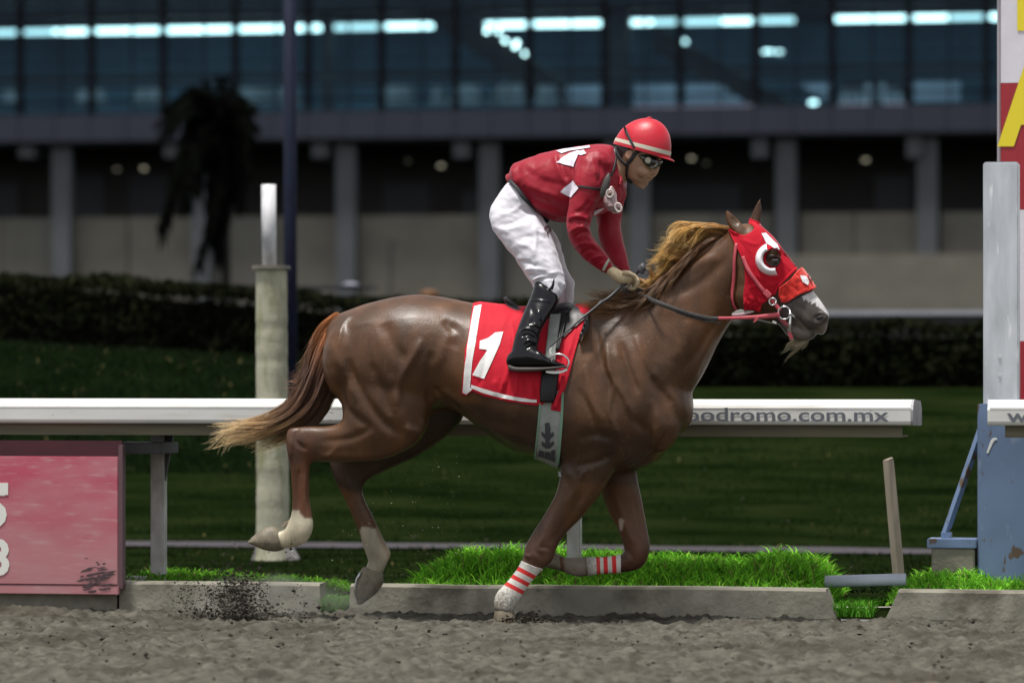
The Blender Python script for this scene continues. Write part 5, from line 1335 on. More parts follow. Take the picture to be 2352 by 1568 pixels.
V, F, C = hair(bg_, 130, .0009, (.012, .014, .011), clump=12, seg=9, colf=lambda t, r: np.broadcast_to(np.array([.42, .36, .22]), t.shape + (3,)) * (.5 + .8 * r[..., None]), curl=.005, lenvar=.5)
build('chin_hair', V, F, m_hair, horse, attrs={'Col': C})
fet = [g3([(668, 1192, .17), (655, 1200, .17), (648, 1203, .17)]), g3([(664, 1204, .17), (654, 1208, .17), (646, 1210, .17)])]
V, F, C = hair(fet, 60, .0012, (.004, .012, .004), seg=5, colf=lambda t, r: np.broadcast_to(np.array([.34, .29, .20]), t.shape + (3,)) * (.5 + .8 * r[..., None]))
build('fetlock_hair', V, F, m_hair, horse, attrs={'Col': C})

# ------------------------------------------------------------------ hood, bridle
hood = empty('blinker_hood', tuple(S(*c5(930, 650), -.1)), 'red cloth blinker hood with a white half-cup on the horse\'s head', 'hood')
m_hood = mat('hood_cloth', (.42, .006, .019), rough=.8, var=.12, vscale=14, bump=.18, bscale=90, sheen=.12, sheen_tint=(1, .4, .4), spec=.15)
hp = [(706, 352), (735, 372), (790, 398), (822, 406), (870, 382), (900, 352), (880, 318), (830, 300), (800, 285), (850, 262), (905, 290), (935, 300), (975, 330), (1065, 430), (1150, 545), (1224, 655), (1195, 690), (1130, 745), (1080, 800), (1045, 860), (1015, 905), (955, 938), (945, 1002), (905, 985), (820, 980), (812, 880), (826, 760), (822, 650), (790, 550), (738, 440)]
ehole = [(990, 545), (1030, 506), (1075, 515), (1105, 560), (1100, 615), (1070, 652), (1020, 650), (985, 612)]
V, F, hs_ = patch(H, hp, c5, off=.0065, smooth=6, holes=[ehole])
# gather and wrinkle the lower edge
Q = project(V); lowm = np.clip((Q[:, 1] - c5(0, 880)[1]) / 14, 0, 1)[:, None]
V = V + lowm * np.stack([(vnoise(Q[:, 0] * .30, Q[:, 1] * .3) - .5) * .008, -(vnoise(Q[:, 0] * .45 + 9, Q[:, 1] * .2)) * .016, (vnoise(Q[:, 0] * .4 + 4, Q[:, 1] * .1) - .5) * .014], 1)
_h = Surf(V[:len(hs_.V)], hs_.F)
_h.strokes([([(760, 430), (830, 520), (880, 640)], 3, -.004), ([(800, 430), (880, 470), (930, 470)], 3, .004), ([(840, 650), (880, 740), (900, 850)], 3, .005), ([(870, 640), (920, 760), (940, 880)], 2.5, -.005), ([(900, 700), (1000, 780), (1060, 800)], 3, .004), ([(960, 740), (1060, 760), (1140, 720)], 2.5, -.004), ([(930, 330), (960, 400), (950, 470)], 3, .004), ([(1110, 600), (1150, 640), (1180, 680)], 2.5, .004), ([(835, 880), (860, 940), (850, 980)], 2, -.007), ([(870, 870), (890, 930), (900, 980)], 2, .007), ([(905, 880), (920, 940), (930, 990)], 2, -.007), ([(850, 820), (900, 800), (960, 830)], 2.5, .005)], c5, side=0)
V[:len(hs_.V)] = _h.V
build('cloth', V, F, m_hood, hood, smooth=True)
HS = Surf(V[:len(hs_.V)], hs_.F); HHB = BVHTree.FromPolygons([tuple(v) for v in V], F)
m_wh = mat('hood_white', (.66, .64, .68), rough=.5, var=.05)
for nm, pts, w, m_, of in (('seam', [(1218, 665), (1140, 740), (1080, 805), (1045, 870)], .012, m_hood, .009), ('seam', [(712, 360), (745, 450), (800, 560), (824, 650)], .009, m_hood, .008), ('seam', [(935, 315), (1040, 430), (1130, 550), (1212, 655)], .008, mat('hood_seam', (.36, .06, .08), rough=.6), .007)):
    V, F = strap(HB, pts, w, c5, off=of, thick=.003); build(nm, V, F, m_, hood, smooth=True)
V, F = decal(HHB, [(952, 388), (985, 384), (1020, 420), (1075, 475), (1095, 515), (1075, 522), (1030, 488), (992, 470), (975, 440)], c5, off=.003, step=3, dt=-.04); build('white_patch', V, F, m_wh, hood, smooth=True)
# the cup: a curved white shell, a crescent open towards the front
cc = np.array([1040, 590.0]); V = []; F = []; na = 30; prof = [(74, .010), (78, .030), (92, .034), (104, .028), (118, .014), (132, .004)]
sc5 = .91875 / 3.1364
for i_ in range(na + 1):
    th = rad(112 + (286 - 112) * i_ / na)
    for r_, h_ in prof:
        x = cc[0] + r_ * math.cos(th) * 1.02; y = cc[1] - r_ * math.sin(th) * .98
        q_, _n = cast(HB, *c5(x, y), .004); V.append(tuple(Vector((q_.x, q_.y - h_, q_.z))))
    for r_, h_ in prof[::-1]:
        x = cc[0] + (r_ - 3) * math.cos(th) * 1.02; y = cc[1] - (r_ - 3) * math.sin(th) * .98
        q_, _n = cast(HB, *c5(x, y), .004); V.append(tuple(Vector((q_.x, q_.y - h_ + .004, q_.z))))
    m12 = 2 * len(prof)
    if i_:
        o_ = (i_ - 1) * m12
        for k in range(m12): F.append((o_ + k, o_ + (k + 1) % m12, o_ + m12 + (k + 1) % m12, o_ + m12 + k))
F.append(tuple(range(2 * len(prof)))[::-1]); F.append(tuple(range(len(V) - 2 * len(prof), len(V))))
build('blinker_cup', V, F, mat('cup_plastic', (.74, .73, .76), rough=.35, coat=.3), hood, smooth=True)
bridle = empty('bridle', tuple(S(*c5(1100, 900), -.1)), 'faded red bridle with steel ring bit and long dark reins', 'bridle')
m_rs = mat('red_strap', (.46, .065, .085), rough=.55, var=.15, vscale=25); m_rd = mat('red_strap_dark', (.22, .03, .04), rough=.6, var=.2); m_blk = mat('rein_rubber', (.028, .026, .024), rough=.6, var=.3, vscale=40, bump=.4, bscale=200)
m_steel = mat('tack_steel', (.62, .62, .62), rough=.22, metal=1)
V, F = strap(HB, [(762, 470), (748, 590), (740, 700), (734, 800), (735, 890), (750, 950), (775, 985)], .016, c5, off=.010, thick=.004); build('throat_lash', V, F, m_rs, bridle, smooth=True)
V, F = strap(HHB, [(808, 570), (830, 630), (870, 710), (930, 790), (990, 860), (1030, 910), (1070, 955), (1100, 995)], .019, c5, off=.005, thick=.004, dt=-.09); build('cheek_piece', V, F, m_rs, bridle, smooth=True)
V, F = strap(None, [(975, 840), (1000, 862), (1015, 880)], .028, c5, dt=-.128, thick=.004, fly=True); build('keeper', V, F, m_rs, bridle)
def ring(f, x, y, rx, ry, t, r, name, m, par, rot=0, n=28, a0=0, a1=360):
    pts = []
    for k in range(n + 1):
        th = rad(a0 + (a1 - a0) * k / n); dx_, dy_ = rx * math.cos(th), ry * math.sin(th)
        pts.append(tuple(S(*f(x + dx_ * math.cos(rot) - dy_ * math.sin(rot), y + dx_ * math.sin(rot) + dy_ * math.cos(rot)), t)))
    V, F = tube(pts, r, 8); return build(name, V, F, m, par, smooth=True)
ring(c5, 1040, 922, 27, 27, -.118, .0042, 'buckle', m_steel, bridle)
ring(c5, 1132, 1010, 48, 50, -.098, .0040, 'bit_ring', m_steel, bridle)
V, F = tube([tuple(S(*c5(x, y), -.102)) for x, y in ((1174, 990), (1180, 1040), (1176, 1090), (1170, 1160))], [.006, .005, .007, .009], 8); build('bit_cheek', V, F, m_steel, bridle, smooth=True)
V, F = ell(S(*c5(1178, 1020), -.105), (.011, .009, .009), n=10); build('bit_joint', V, F, m_steel, bridle, smooth=True)
V, F = tube([tuple(S(*c5(1178, 1020), -.095)), tuple(S(*c5(1235, 1060), -.03)), tuple(S(*c5(1235, 1060), .03)), tuple(S(*c5(1178, 1020), .095))], .006, 8); build('mouthpiece', V, F, m_steel, bridle, smooth=True)
V, F = strap(None, [(1168, 1150), (1178, 1180), (1190, 1215)], .018, c5, dt=-.085, fly=True); build('chin_tab', V, F, m_rs, bridle)
V, F = strap(None, [(1085, 1040, .016), (1120, 1075, .02), (1160, 1110, .014)], .02, c5, dt=-.075, fly=True); build('chin_strap', V, F, m_rd, bridle)
V, F = strap(None, [(1040, 1075, .010), (1070, 1088, .010)], .012, c5, dt=-.08, fly=True); build('chin_buckle', V, F, m_steel, bridle)
V, F = strap(None, [(1095, 1025, .024, -.10), (1000, 1035, .022, -.105), (880, 1044, .018, -.115), (740, 1050, .015, -.13), (600, 1052, .016, -.15)], .018, c5, fly=True); build('rein', V, F, m_rs, bridle, smooth=True)
V, F = strap(None, [(900, 1058, .008, -.117), (920, 1052, .014, -.117), (905, 1070, .010, -.117), (888, 1082, .003, -.117)], .018, c5, fly=True); build('rein_loop', V, F, m_rs, bridle)
V, F = strap(None, [(612, 1055, .020, -.151), (540, 1052, .022, -.16), (430, 1030, .022, -.175), (300, 990, .022, -.19), (180, 945, .022, -.19), (105, 915, .022, -.17), (40, 880, .018, -.12), (-60, 870, .014, -.06)], .018, c5, fly=True); build('rein_grip', V, F, m_blk, bridle, smooth=True)
V, F = strap(None, [(640, 1090, .005, -.12), (520, 1072, .009, -.14), (400, 1045, .008, -.16), (280, 1005, .006, -.17)], .008, c5, fly=True); build('rein_inner', V, F, m_blk, bridle)
V, F = strap(None, [(1095, 1020, .02, .10), (880, 1040, .016, .12), (600, 1040, .016, .15), (300, 975, .018, .17), (60, 880, .016, .10)], .016, c5, fly=True); build('rein', V, F, m_blk, bridle)
V, F = strap(None, [(722, 1022, .010), (780, 1000, .018), (850, 1000, .014), (895, 998, .004)], .014, c5, dt=-.085, thick=.004, fly=True); build('jaw_pad', V, F, mat('jaw_pad_cloth', (.28, .30, .27), rough=.8), bridle)
V, F = strap(None, [(722, 1026, .006), (790, 1018, .008), (850, 1010, .006), (895, 1000, .002)], .008, c5, dt=-.089, thick=.002, fly=True); build('jaw_pad_edge', V, F, mat('pink_edge', (.62, .40, .46), rough=.7), bridle)
# sheepskin noseband
nb = [(1088, 812), (1130, 782), (1185, 740), (1205, 712), (1240, 668), (1290, 660), (1345, 720), (1385, 790), (1350, 836), (1250, 868), (1160, 925), (1105, 922), (1082, 870)]
V, F, s2 = patch(H, nb, c5, off=.020, smooth=8)
nn_ = Surf(V[:len(s2.V)], s2.F).normals()
Q = V[:len(s2.V)]; Pq = project(Q); top = np.clip((c5(0, 900)[1] - Pq[:, 1]) / 50, 0, 1)
Q = Q + nn_ * (np.clip((top - .2), 0, 1)[:, None] * .012 + ((fbm(Q[:, 0] * 60, Q[:, 2] * 60 + Q[:, 1] * 50, 3) - .5) * .012)[:, None])
V = np.vstack([Q, V[len(s2.V):]])
m_wool = mat('red_sheepskin', (.60, .026, .020), rough=.95, var=.2, vscale=60, bump=.5, bscale=160, sheen=.6, sheen_tint=(1, .7, .65), spec=.1)
noseb = build('noseband', V, F, m_wool, bridle, smooth=True); NBB = BVHTree.FromPolygons([tuple(v) for v in V], F)
V, F = decal(NBB, [(1255, 716), (1300, 722), (1325, 762), (1315, 792), (1275, 768), (1262, 742)], c5, off=.003, step=3, dt=-.06); build('white_diamond', V, F, m_wh, bridle, smooth=True)
V, F = decal(NBB, [(1308, 694), (1322, 700), (1346, 735), (1340, 745), (1320, 722)], c5, off=.003, step=3, dt=-.04); build('white_diamond', V, F, m_wh, bridle, smooth=True)
V, F = strap(HB, [(1150, 930), (1200, 905), (1280, 868), (1345, 838)], .008, c5, off=.004); build('noseband_strap', V, F, mat('black_leather', (.008, .008, .009), rough=.42, var=.3, spec=.3), bridle)

# ------------------------------------------------------------------ saddle cloth, girth, saddle
cloth_poly = [(1087, 701), (1111, 697), (1150, 690), (1250, 695), (1352, 690), (1356, 712), (1340, 752), (1328, 788), (1312, 842), (1296, 900), (1290, 945), (1266, 940), (1268, 915), (1246, 928), (1232, 930), (1200, 927), (1155, 919), (1110, 907), (1086, 896), (1072, 907), (1061, 902), (1066, 850), (1074, 790), (1082, 735)]
cl = empty('saddle_cloth', tuple(S(1180, 800, -.3)), 'red saddle cloth with white border and a white number 1', 'saddle cloth')
V, F, s2 = patch(H, cloth_poly, D_, off=.012, smooth=20)
CS = Surf(V, np.array([f if len(f) == 4 else (*f, f[-1]) for f in F]))
CS.strokes([([(1175, 740), (1180, 800), (1165, 860), (1150, 905)], 5, .010), ([(1120, 790), (1110, 850), (1098, 890)], 6, -.006), ([(1160, 880), (1158, 915)], 4, -.009), ([(1190, 860), (1182, 920)], 4, .009), ([(1205, 850), (1204, 920)], 3.5, -.008), ([(1220, 870), (1222, 925)], 4, .008), ([(1136, 870), (1140, 912)], 5, .007),
            ([(1300, 780), (1285, 870), (1276, 930)], 3.5, -.008), ([(1310, 790), (1290, 880)], 3, .006), ([(1170, 715), (1150, 760), (1140, 800)], 9, .006), ([(1070, 780), (1074, 880)], 5, .006), ([(1100, 720), (1092, 800)], 5, -.005), ([(1325, 740), (1305, 820)], 5, .006), ([(1228, 880), (1236, 920)], 3, -.006)], D_, side=1)
m_cloth = mat('red_cloth', (.47, .007, .022), rough=.7, var=.10, vscale=10, bump=.15, bscale=120, sheen=.1, sheen_tint=(1, .5, .5), spec=.2)
_n = CS.normals(); _q = 1 - np.abs(fbm(CS.V[:, 0] * 9, CS.V[:, 2] * 5 + 3, 3) * 2 - 1); CS.V += _n * (CS.blur(_q - .8, 4) * .012)[:, None]
build('cloth', CS.V, CS.faces(), m_cloth, cl, smooth=True); CB = CS.bvh()
m_bord = mat('white_braid', (.70, .69, .68), rough=.7, var=.06, bump=.2, bscale=150)
V, F = decal(CB, [(1089, 704), (1106, 700), (1097, 760), (1085, 830), (1080, 888), (1086, 893), (1072, 905), (1063, 901), (1067, 850), (1074, 790), (1083, 735)], D_, off=.003, step=4, dt=-.27); build('border', V, F, m_bord, cl, smooth=True)
V, F = decal(CB, [(1082, 883), (1110, 892), (1156, 905), (1200, 914), (1232, 918), (1233, 924), (1200, 922), (1155, 914), (1110, 902), (1084, 891)], D_, off=.0045, step=4, dt=-.27); build('border', V, F, m_bord, cl, smooth=True)
V, F = decal(CB, [(165, 334), (200, 322), (228, 300), (261, 296), (246, 350), (212, 425), (183, 490), (134, 474), (166, 415), (196, 371), (163, 367)], c2, off=.0035, step=3.5, dt=-.28); build('number', V, F, m_bord, cl, smooth=True)
m_pink = None
sad = empty('racing_saddle', tuple(S(1240, 710, 0)), 'small black leather racing saddle with grey girth and steel stirrups', 'saddle')
m_leather = mat('black_leather', (.012, .011, .012))
m_grey = mat('grey_webbing', (.25, .27, .25), rough=.8, var=.15, vscale=20, bump=.25, bscale=150)
m_green = mat('green_edge', (.16, .28, .20), rough=.8, var=.1); m_pat = mat('girth_print', (.045, .045, .055), rough=.8)
st = [(1152, 682, 1166, 700, .03, 0), (1172, 696, 1180, 716, .09, 0), (1200, 704, 1205, 735, .12, 0), (1240, 702, 1245, 760, .15, 0), (1280, 696, 1285, 760, .16, 0), (1310, 694, 1318, 740, .14, 0), (1330, 702, 1335, 728, .10, 0)]
Vs, Fs = remesh([loft(st, n=24), ellp(c4, 800, 480, .0, .05, .022, .10, -.35)], .008); SS = Surf(Vs, Fs); SS.smooth(4)
build('seat', SS.V, SS.faces(), m_leather, sad, smooth=True)
V, F = tube([tuple(S(*c4(x, y), -.02 - .06 * k / 4)) for k, (x, y) in enumerate(((215, 378), (245, 395), (290, 430), (340, 470), (390, 498)))], [.007, .010, .010, .010, .010], 10); build('cantle', V, F, m_leather, sad, smooth=True)
V, F = tube([tuple(S(*c4(x, y), -.02)) for x, y in ((212, 372), (232, 376), (262, 402))], [.004, .005, .003], 8); build('cantle_trim', V, F, m_steel, sad, smooth=True)
V, F = decal(CB, [(745, 470), (830, 450), (880, 470), (900, 520), (965, 530), (975, 640), (930, 690), (870, 790), (895, 690), (940, 560), (780, 700), (720, 760), (690, 800), (700, 640)], c4, off=.010, step=4, dt=-.24); build('flap', V, F, m_leather, sad, smooth=True)
V, F = strap(CB, [(690, 470), (675, 560), (655, 660), (645, 760), (630, 850), (622, 960), (612, 1040)], .052, c4, off=.014, thick=.003, dt=-.26); build('girth_upper', V, F, m_grey, sad, smooth=True)
V, F = strap(CB, [(745, 490), (735, 590), (715, 700), (690, 860)], .018, c4, off=.020, thick=.003, dt=-.28); build('girth_strap', V, F, m_leather, sad, smooth=True)
V, F = strap(CB, [(765, 560), (745, 640), (722, 750), (700, 850)], .010, c4, off=.022, thick=.003, dt=-.28); build('girth_strap', V, F, m_leather, sad, smooth=True)
V, F = strap(CB, [(628, 1040, .084), (618, 1120, .082), (605, 1210, .080), (598, 1295, .070)], .08, c4, off=.014, thick=.006, dt=-.30); build('girth_elastic', V, F, m_leather, sad, smooth=True)
V, F, s2 = patch(H, [(1241, 905), (1238, 960), (1234, 1010), (1229, 1053), (1234, 1075), (1290, 1095), (1283, 1069), (1288, 1000), (1292, 940), (1294, 895)], D_, off=.009, smooth=5, tmax=.20)
build('girth', V, F, m_grey, sad, smooth=True); GB = BVHTree.FromPolygons([tuple(v) for v in V], F)
V, F = strap(GB, [(1240, 926), (1236, 980), (1231, 1030), (1230, 1052)], .008, off=.003, thick=.003, dt=-.28); build('girth_edge', V, F, m_green, sad)
V, F = strap(GB, [(1292, 900), (1291, 940), (1288, 990), (1284, 1040), (1281, 1066)], .013, off=.003, thick=.003, dt=-.25); build('girth_edge', V, F, m_green, sad)
for poly in ([(432, 672), (450, 668), (456, 690), (452, 760), (436, 760), (434, 700)], [(418, 705), (436, 718), (452, 718), (468, 706), (470, 722), (452, 738), (436, 738), (420, 722)], [(420, 745), (436, 756), (452, 756), (470, 744), (470, 760), (452, 775), (436, 775), (420, 762)], [(410, 782), (430, 788), (430, 815), (404, 808)], [(434, 788), (456, 790), (454, 822), (432, 816)], [(460, 782), (476, 780), (474, 832), (456, 824)]):
    V, F = decal(GB, poly, c2, off=.003, step=3, dt=-.27); build('girth_print', V, F, m_pat, sad)
V, F = strap(CB, [(508, 480), (500, 540), (482, 590), (472, 622)], .020, c2, off=.018, thick=.003, dt=-.27); build('cloth_tie', V, F, m_cloth, cl, smooth=True)
# stirrup of the near side hangs outside the boot's sole
stp = []
for k in range(33):
    th = rad(150 - 250 * k / 32); stp.append((700 + 92 * math.cos(th), 950 - 76 * math.sin(th)))
STT = -.345
V, F = tube([tuple(S(*c4(x, y), STT)) for x, y in stp] , .0048, 8); build('stirrup_iron', V, F, m_steel, sad, smooth=True)
V, F = strap(None, [(590, 1030, .010), (650, 1036, .014), (720, 1032, .014), (780, 1010, .010)], .012, c4, dt=STT, thick=.006, fly=True); build('stirrup_tread', V, F, m_steel, sad)
ring(c4, 660, 1003, 40, 20, STT - .006, .003, 'tread_grip', m_steel, sad)
V, F = strap(None, [(640, 800, .012, -.30), (625, 850, .012, -.32), (640, 880, .010, -.34)], .012, c4, fly=True); build('stirrup_leather', V, F, m_grey, sad)

# ================================================================== JOCKEY
jock = empty('person', tuple(S(1240, 640, 0)), 'jockey in red silks and white breeches standing in the stirrups, leaning forward', 'person')
m_silk = mat('red_silk', (.25, .0025, .014), rough=.5, var=.10, vscale=9, bump=.12, bscale=70, sheen=.12, sheen_tint=(1, .4, .5), spec=.3)
m_wp = mat('white_breeches', (.55, .54, .59), rough=.7, var=.06, vscale=10, bump=.15, bscale=90, sheen=.2)
m_skin = mat('skin', (.36, .20, .125), rough=.5, var=.12, vscale=25, spec=.45)
m_glove = mat('tan_glove', (.46, .37, .23), rough=.7, var=.2, vscale=40, bump=.2, bscale=150)
# body: head, neck, forearms (one continuous figure, mostly under its clothes)
face = [(760, 560, 30, 560, .070, 0), (800, 700, -5, 640, .074, 0), (800, 830, 0, 760, .076, 0, 0), (772, 930, 40, 850, .073, 0, .06), (700, 1040, 95, 930, .069, 0, .10), (660, 1120, 130, 1010, .064, 0, .14), (632, 1180, 155, 1075, .058, 0, .18), (575, 1262, 195, 1150, .050, 0, .2), (520, 1318, 280, 1215, .036, 0, .2)]
neckj = [(330, 900, -30, 700, .052, 0), (260, 1080, -60, 860, .054, 0), (170, 1240, -110, 980, .057, 0), (110, 1400, -200, 1100, .065, 0)]
bp = [loft(face, c6, n=28), loft(neckj, c6, n=24), loft([(1060, 330, 1100, 620, .06, 0), (960, 380, 1050, 740, .12, 0), (800, 420, 890, 800, .12, 0), (600, 460, 680, 800, .11, 0), (420, 540, 540, 800, .10, 0), (330, 640, 430, 780, .09, 0)], c3, n=24)]
bp += [loft([(775, 880, 730, 900, .012, 0), (785, 960, 705, 985, .015, 0), (762, 1040, 660, 1060, .018, 0), (738, 1100, 630, 1105, .020, 0), (712, 1135, 640, 1130, .014, 0)], c6, n=14),
       ellp(c6, 640, 1110, .014, .012, .010, .010), ellp(c6, 640, 1110, -.014, .012, .010, .010),
       ellp(c6, 612, 1168, 0, .013, .006, .022, -.3), ellp(c6, 592, 1196, 0, .012, .006, .020, -.4), ellp(c6, 512, 1276, 0, .018, .014, .020), ellp(c6, 470, 1060, .050, .035, .028, .022, -.5), ellp(c6, 470, 1060, -.050, .035, .028, .022, -.5),
       ellp(c6, 740, 845, .030, .020, .008, .018), ellp(c6, 740, 845, -.030, .020, .008, .018),
       ellp(c6, 225, 765, .076, .017, .028, .008, -.25), ellp(c6, 225, 765, -.076, .017, .028, .008, -.25)]
Vb, Fb = remesh(bp, .0042); B_ = Surf(Vb, Fb); B_.smooth(3, .45)
B_.strokes([([(600, 1183), (560, 1178), (520, 1160)], 1.0, -.004), ([(610, 1075), (560, 1120), (520, 1150), (500, 1130)], 1.3, -.0035), ([(700, 1060), (640, 1075), (600, 1110)], 1.2, -.004), ([(240, 700), (215, 740), (225, 800)], 1.2, -.004), ([(270, 690), (285, 740), (235, 830)], 1.2, .003), ([(300, 1180), (420, 1230), (480, 1270)], 3, .002)], c6, side=1)
Qb = project(B_.V)
skc = np.tile(np.array([.31, .18, .11]), (len(Qb), 1))
def pk(poly, f, colr, blur, amt=1):
    global skc
    w = B_.blur(inpoly(Qb, [f(*p) for p in poly]).astype(float), blur)[:, None] * amt; skc = skc * (1 - w) + np.array(colr) * w
pk([(-60, 560), (320, 600), (300, 660), (200, 690), (130, 780), (90, 860), (0, 820), (-80, 700)], c6, (.022, .016, .014), 2)
pk([(200, 690), (300, 690), (270, 850), (200, 830)], c6, (.42, .21, .15), 2, .6)
pk([(540, 1172), (640, 1163), (640, 1186), (540, 1190)], c6, (.13, .05, .04), 0, .8)
pk([(640, 1095), (690, 1095), (680, 1125), (635, 1120)], c6, (.12, .06, .04), 0, .7)
pk([(560, 1080), (620, 1050), (600, 1110), (500, 1150)], c6, (.30, .16, .10), 1, .6)
pk([(330, 1180), (500, 1130), (620, 1215), (540, 1330), (400, 1290)], c6, (.19, .115, .075), 4, .5)
m_skin = mat('skin_face', (.36, .20, .125), rough=.48, attr='Col', var=.08, vscale=25, spec=.45)
build('body', B_.V, B_.faces(), m_skin, jock, smooth=True, attrs={'Col': skc})
BB = B_.bvh()
# silks
jt = [(236, 545, 300, 700, .09, 0), (262, 475, 400, 800, .13, 0), (340, 436, 500, 880, .155, 0), (460, 396, 590, 925, .170, 0), (600, 358, 690, 925, .18, 0), (730, 340, 820, 900, .185, 0), (850, 322, 950, 862, .195, 0), (950, 317, 1060, 800, .185, 0), (1030, 322, 1120, 730, .15, 0), (1062, 350, 1140, 650, .10, 0), (1075, 400, 1120, 600, .07, 0)]
ja = [(770, 420, 1010, 470, .085, .13), (735, 560, 985, 600, .085, .17), (712, 700, 940, 730, .078, .19), (688, 830, 895, 830, .072, .20), (680, 940, 875, 920, .068, .205), (695, 1040, 866, 985, .063, .205), (742, 1130, 900, 1060, .057, .19), (815, 1215, 962, 1140, .052, .165), (900, 1282, 1010, 1195, .046, .14), (970, 1325, 1048, 1258, .037, .12)]
jf = [(860, 450, 1090, 520, .08, -.12), (890, 640, 1150, 680, .08, -.17), (905, 800, 1125, 800, .07, -.18), (915, 900, 1108, 890, .064, -.18), (922, 990, 1105, 970, .058, -.175), (945, 1090, 1122, 1062, .052, -.16), (990, 1180, 1142, 1145, .047, -.13), (1050, 1260, 1162, 1225, .040, -.10), (1095, 1312, 1180, 1290, .033, -.08)]
Vj, Fj = remesh([loft(jt, c3, n=36, e=2.3), loft(ja, c3, n=28), loft(jf, c3, n=28), ellp(c3, 900, 470, .14, .085, .075, .075), ellp(c3, 930, 470, -.14, .085, .075, .075)], .0055)
J = Surf(Vj, Fj); J.smooth(9, .5)
J.strokes([
    ([(740, 400), (725, 500), (730, 600), (700, 780)], 5, -.012), ([(770, 430), (755, 560), (760, 640)], 4, .006), ([(870, 420), (900, 500), (905, 560)], 4, .006), ([(940, 430), (950, 540), (920, 620)], 4, -.006), ([(1010, 430), (1020, 520), (990, 600)], 5, .007), ([(1040, 360), (1060, 460), (1050, 540)], 5, -.007),
    ([(590, 370), (600, 450), (640, 560), (700, 660)], 6, .007), ([(620, 420), (650, 520), (690, 600)], 5, -.005), ([(330, 480), (420, 560), (560, 620), (680, 640)], 8, -.005), ([(280, 560), (400, 650), (540, 700), (660, 760)], 9, .007), ([(330, 680), (440, 760), (560, 800), (680, 830)], 7, -.006), ([(400, 760), (520, 840), (640, 870)], 6, .006), ([(480, 860), (560, 885), (680, 900)], 4, -.007), ([(560, 900), (620, 890), (680, 870)], 4, .008), ([(500, 820), (540, 900), (600, 930)], 3, -.006),
    ([(250, 500), (262, 570), (290, 640)], 5, .006), ([(300, 470), (310, 560), (340, 640)], 6, -.004),
    ([(690, 940), (740, 910), (820, 920), (870, 930)], 3.5, -.010), ([(690, 900), (760, 880), (860, 900)], 5, .007), ([(700, 1010), (780, 960), (860, 990)], 4, .007), ([(740, 1050), (800, 1010), (870, 1010)], 3, -.008), ([(880, 850), (830, 900), (780, 1000)], 3.5, .006), ([(860, 760), (820, 820), (740, 860)], 5, -.006), ([(900, 740), (860, 800), (800, 830)], 4, .005),
    ([(740, 1120), (820, 1090), (900, 1110)], 3.5, .006), ([(790, 1180), (860, 1140), (930, 1160)], 3.5, -.006), ([(850, 1240), (900, 1200), (960, 1190)], 3, .006), ([(900, 1275), (950, 1230), (990, 1225)], 2.5, -.005), ([(830, 1010), (870, 1080), (930, 1150)], 3, .005),
    ([(940, 1070), (1010, 1060), (1090, 1080)], 3, -.006), ([(960, 1120), (1040, 1090), (1110, 1110)], 3, .006), ([(1000, 1180), (1060, 1150), (1130, 1170)], 3, -.006), ([(930, 900), (1000, 930), (1080, 900)], 4, .006), ([(960, 980), (1040, 1000), (1100, 980)], 4, -.005), ([(1080, 760), (1120, 800), (1090, 860)], 4, .006), ([(1120, 660), (1140, 740)], 4, -.006)], c3, side=1)
n_ = J.normals(); _r = 1 - np.abs(fbm(J.V[:, 0] * 13 + J.V[:, 2] * 6, J.V[:, 2] * 9 - J.V[:, 0] * 7 + J.V[:, 1] * 8, 3) * 2 - 1); J.V += n_ * (J.blur(_r - .8, 3) * .008)[:, None]
J.smooth(1, .4)
build('silk_jacket', J.V, J.faces(), m_silk, jock, smooth=True); JB = J.bvh()
V, F = strap(JB, [(1085, 470), (1098, 540), (1100, 600), (1090, 640)], .022, c3, off=.004, thick=.006); build('collar', V, F, m_silk, jock, smooth=True)
m_patch = mat('silk_white', (.66, .62, .70), rough=.45, var=.04)
for poly in ([(600, 462), (648, 425), (700, 392), (775, 368), (766, 420), (737, 497), (680, 482)], [(598, 374), (640, 362), (740, 348), (860, 332), (862, 348), (790, 360), (700, 374), (640, 392)], [(768, 376), (815, 366), (838, 392), (800, 406), (772, 402)], [(630, 690), (680, 640), (735, 600), (776, 662), (740, 705), (720, 736), (672, 712)], [(893, 835), (930, 820), (975, 808), (940, 840), (890, 872)]):
    V, F = decal(JB, poly, c3, off=.005, step=3, dt=-.12); build('white_diamond', V, F, m_patch, jock, smooth=True)
m_el = mat('black_webbing', (.012, .012, .016), rough=.7, var=.2)
V, F = strap(JB, [(772, 648), (820, 652), (880, 662), (945, 668)], .011, c3, off=.004, thick=.002); build('arm_band', V, F, m_el, jock)
V, F = strap(JB, [(1008, 1222), (990, 1250), (968, 1300)], .014, c3, off=.003, thick=.002); build('cuff_band', V, F, mat('cuff_grey', (.36, .38, .32), rough=.6), jock)
# microphone box
p0 = S(*c3(982, 640), -.235)
V, F = loft([(1003, 545, 1022, 560, .010, .225), (978, 580, 1022, 600, .014, .23), (955, 640, 1005, 660, .014, .235), (942, 690, 985, 715, .012, .235), (944, 725, 962, 735, .008, .235)], c3, n=16, e=3); build('radio_pack', V, F, mat('radio_grey', (.05, .045, .04), rough=.5, var=.3), jock, smooth=True)
V, F = strap(JB, [(1062, 430), (1050, 500), (1022, 560)], .014, c3, off=.004); build('pack_strap', V, F, m_el, jock)
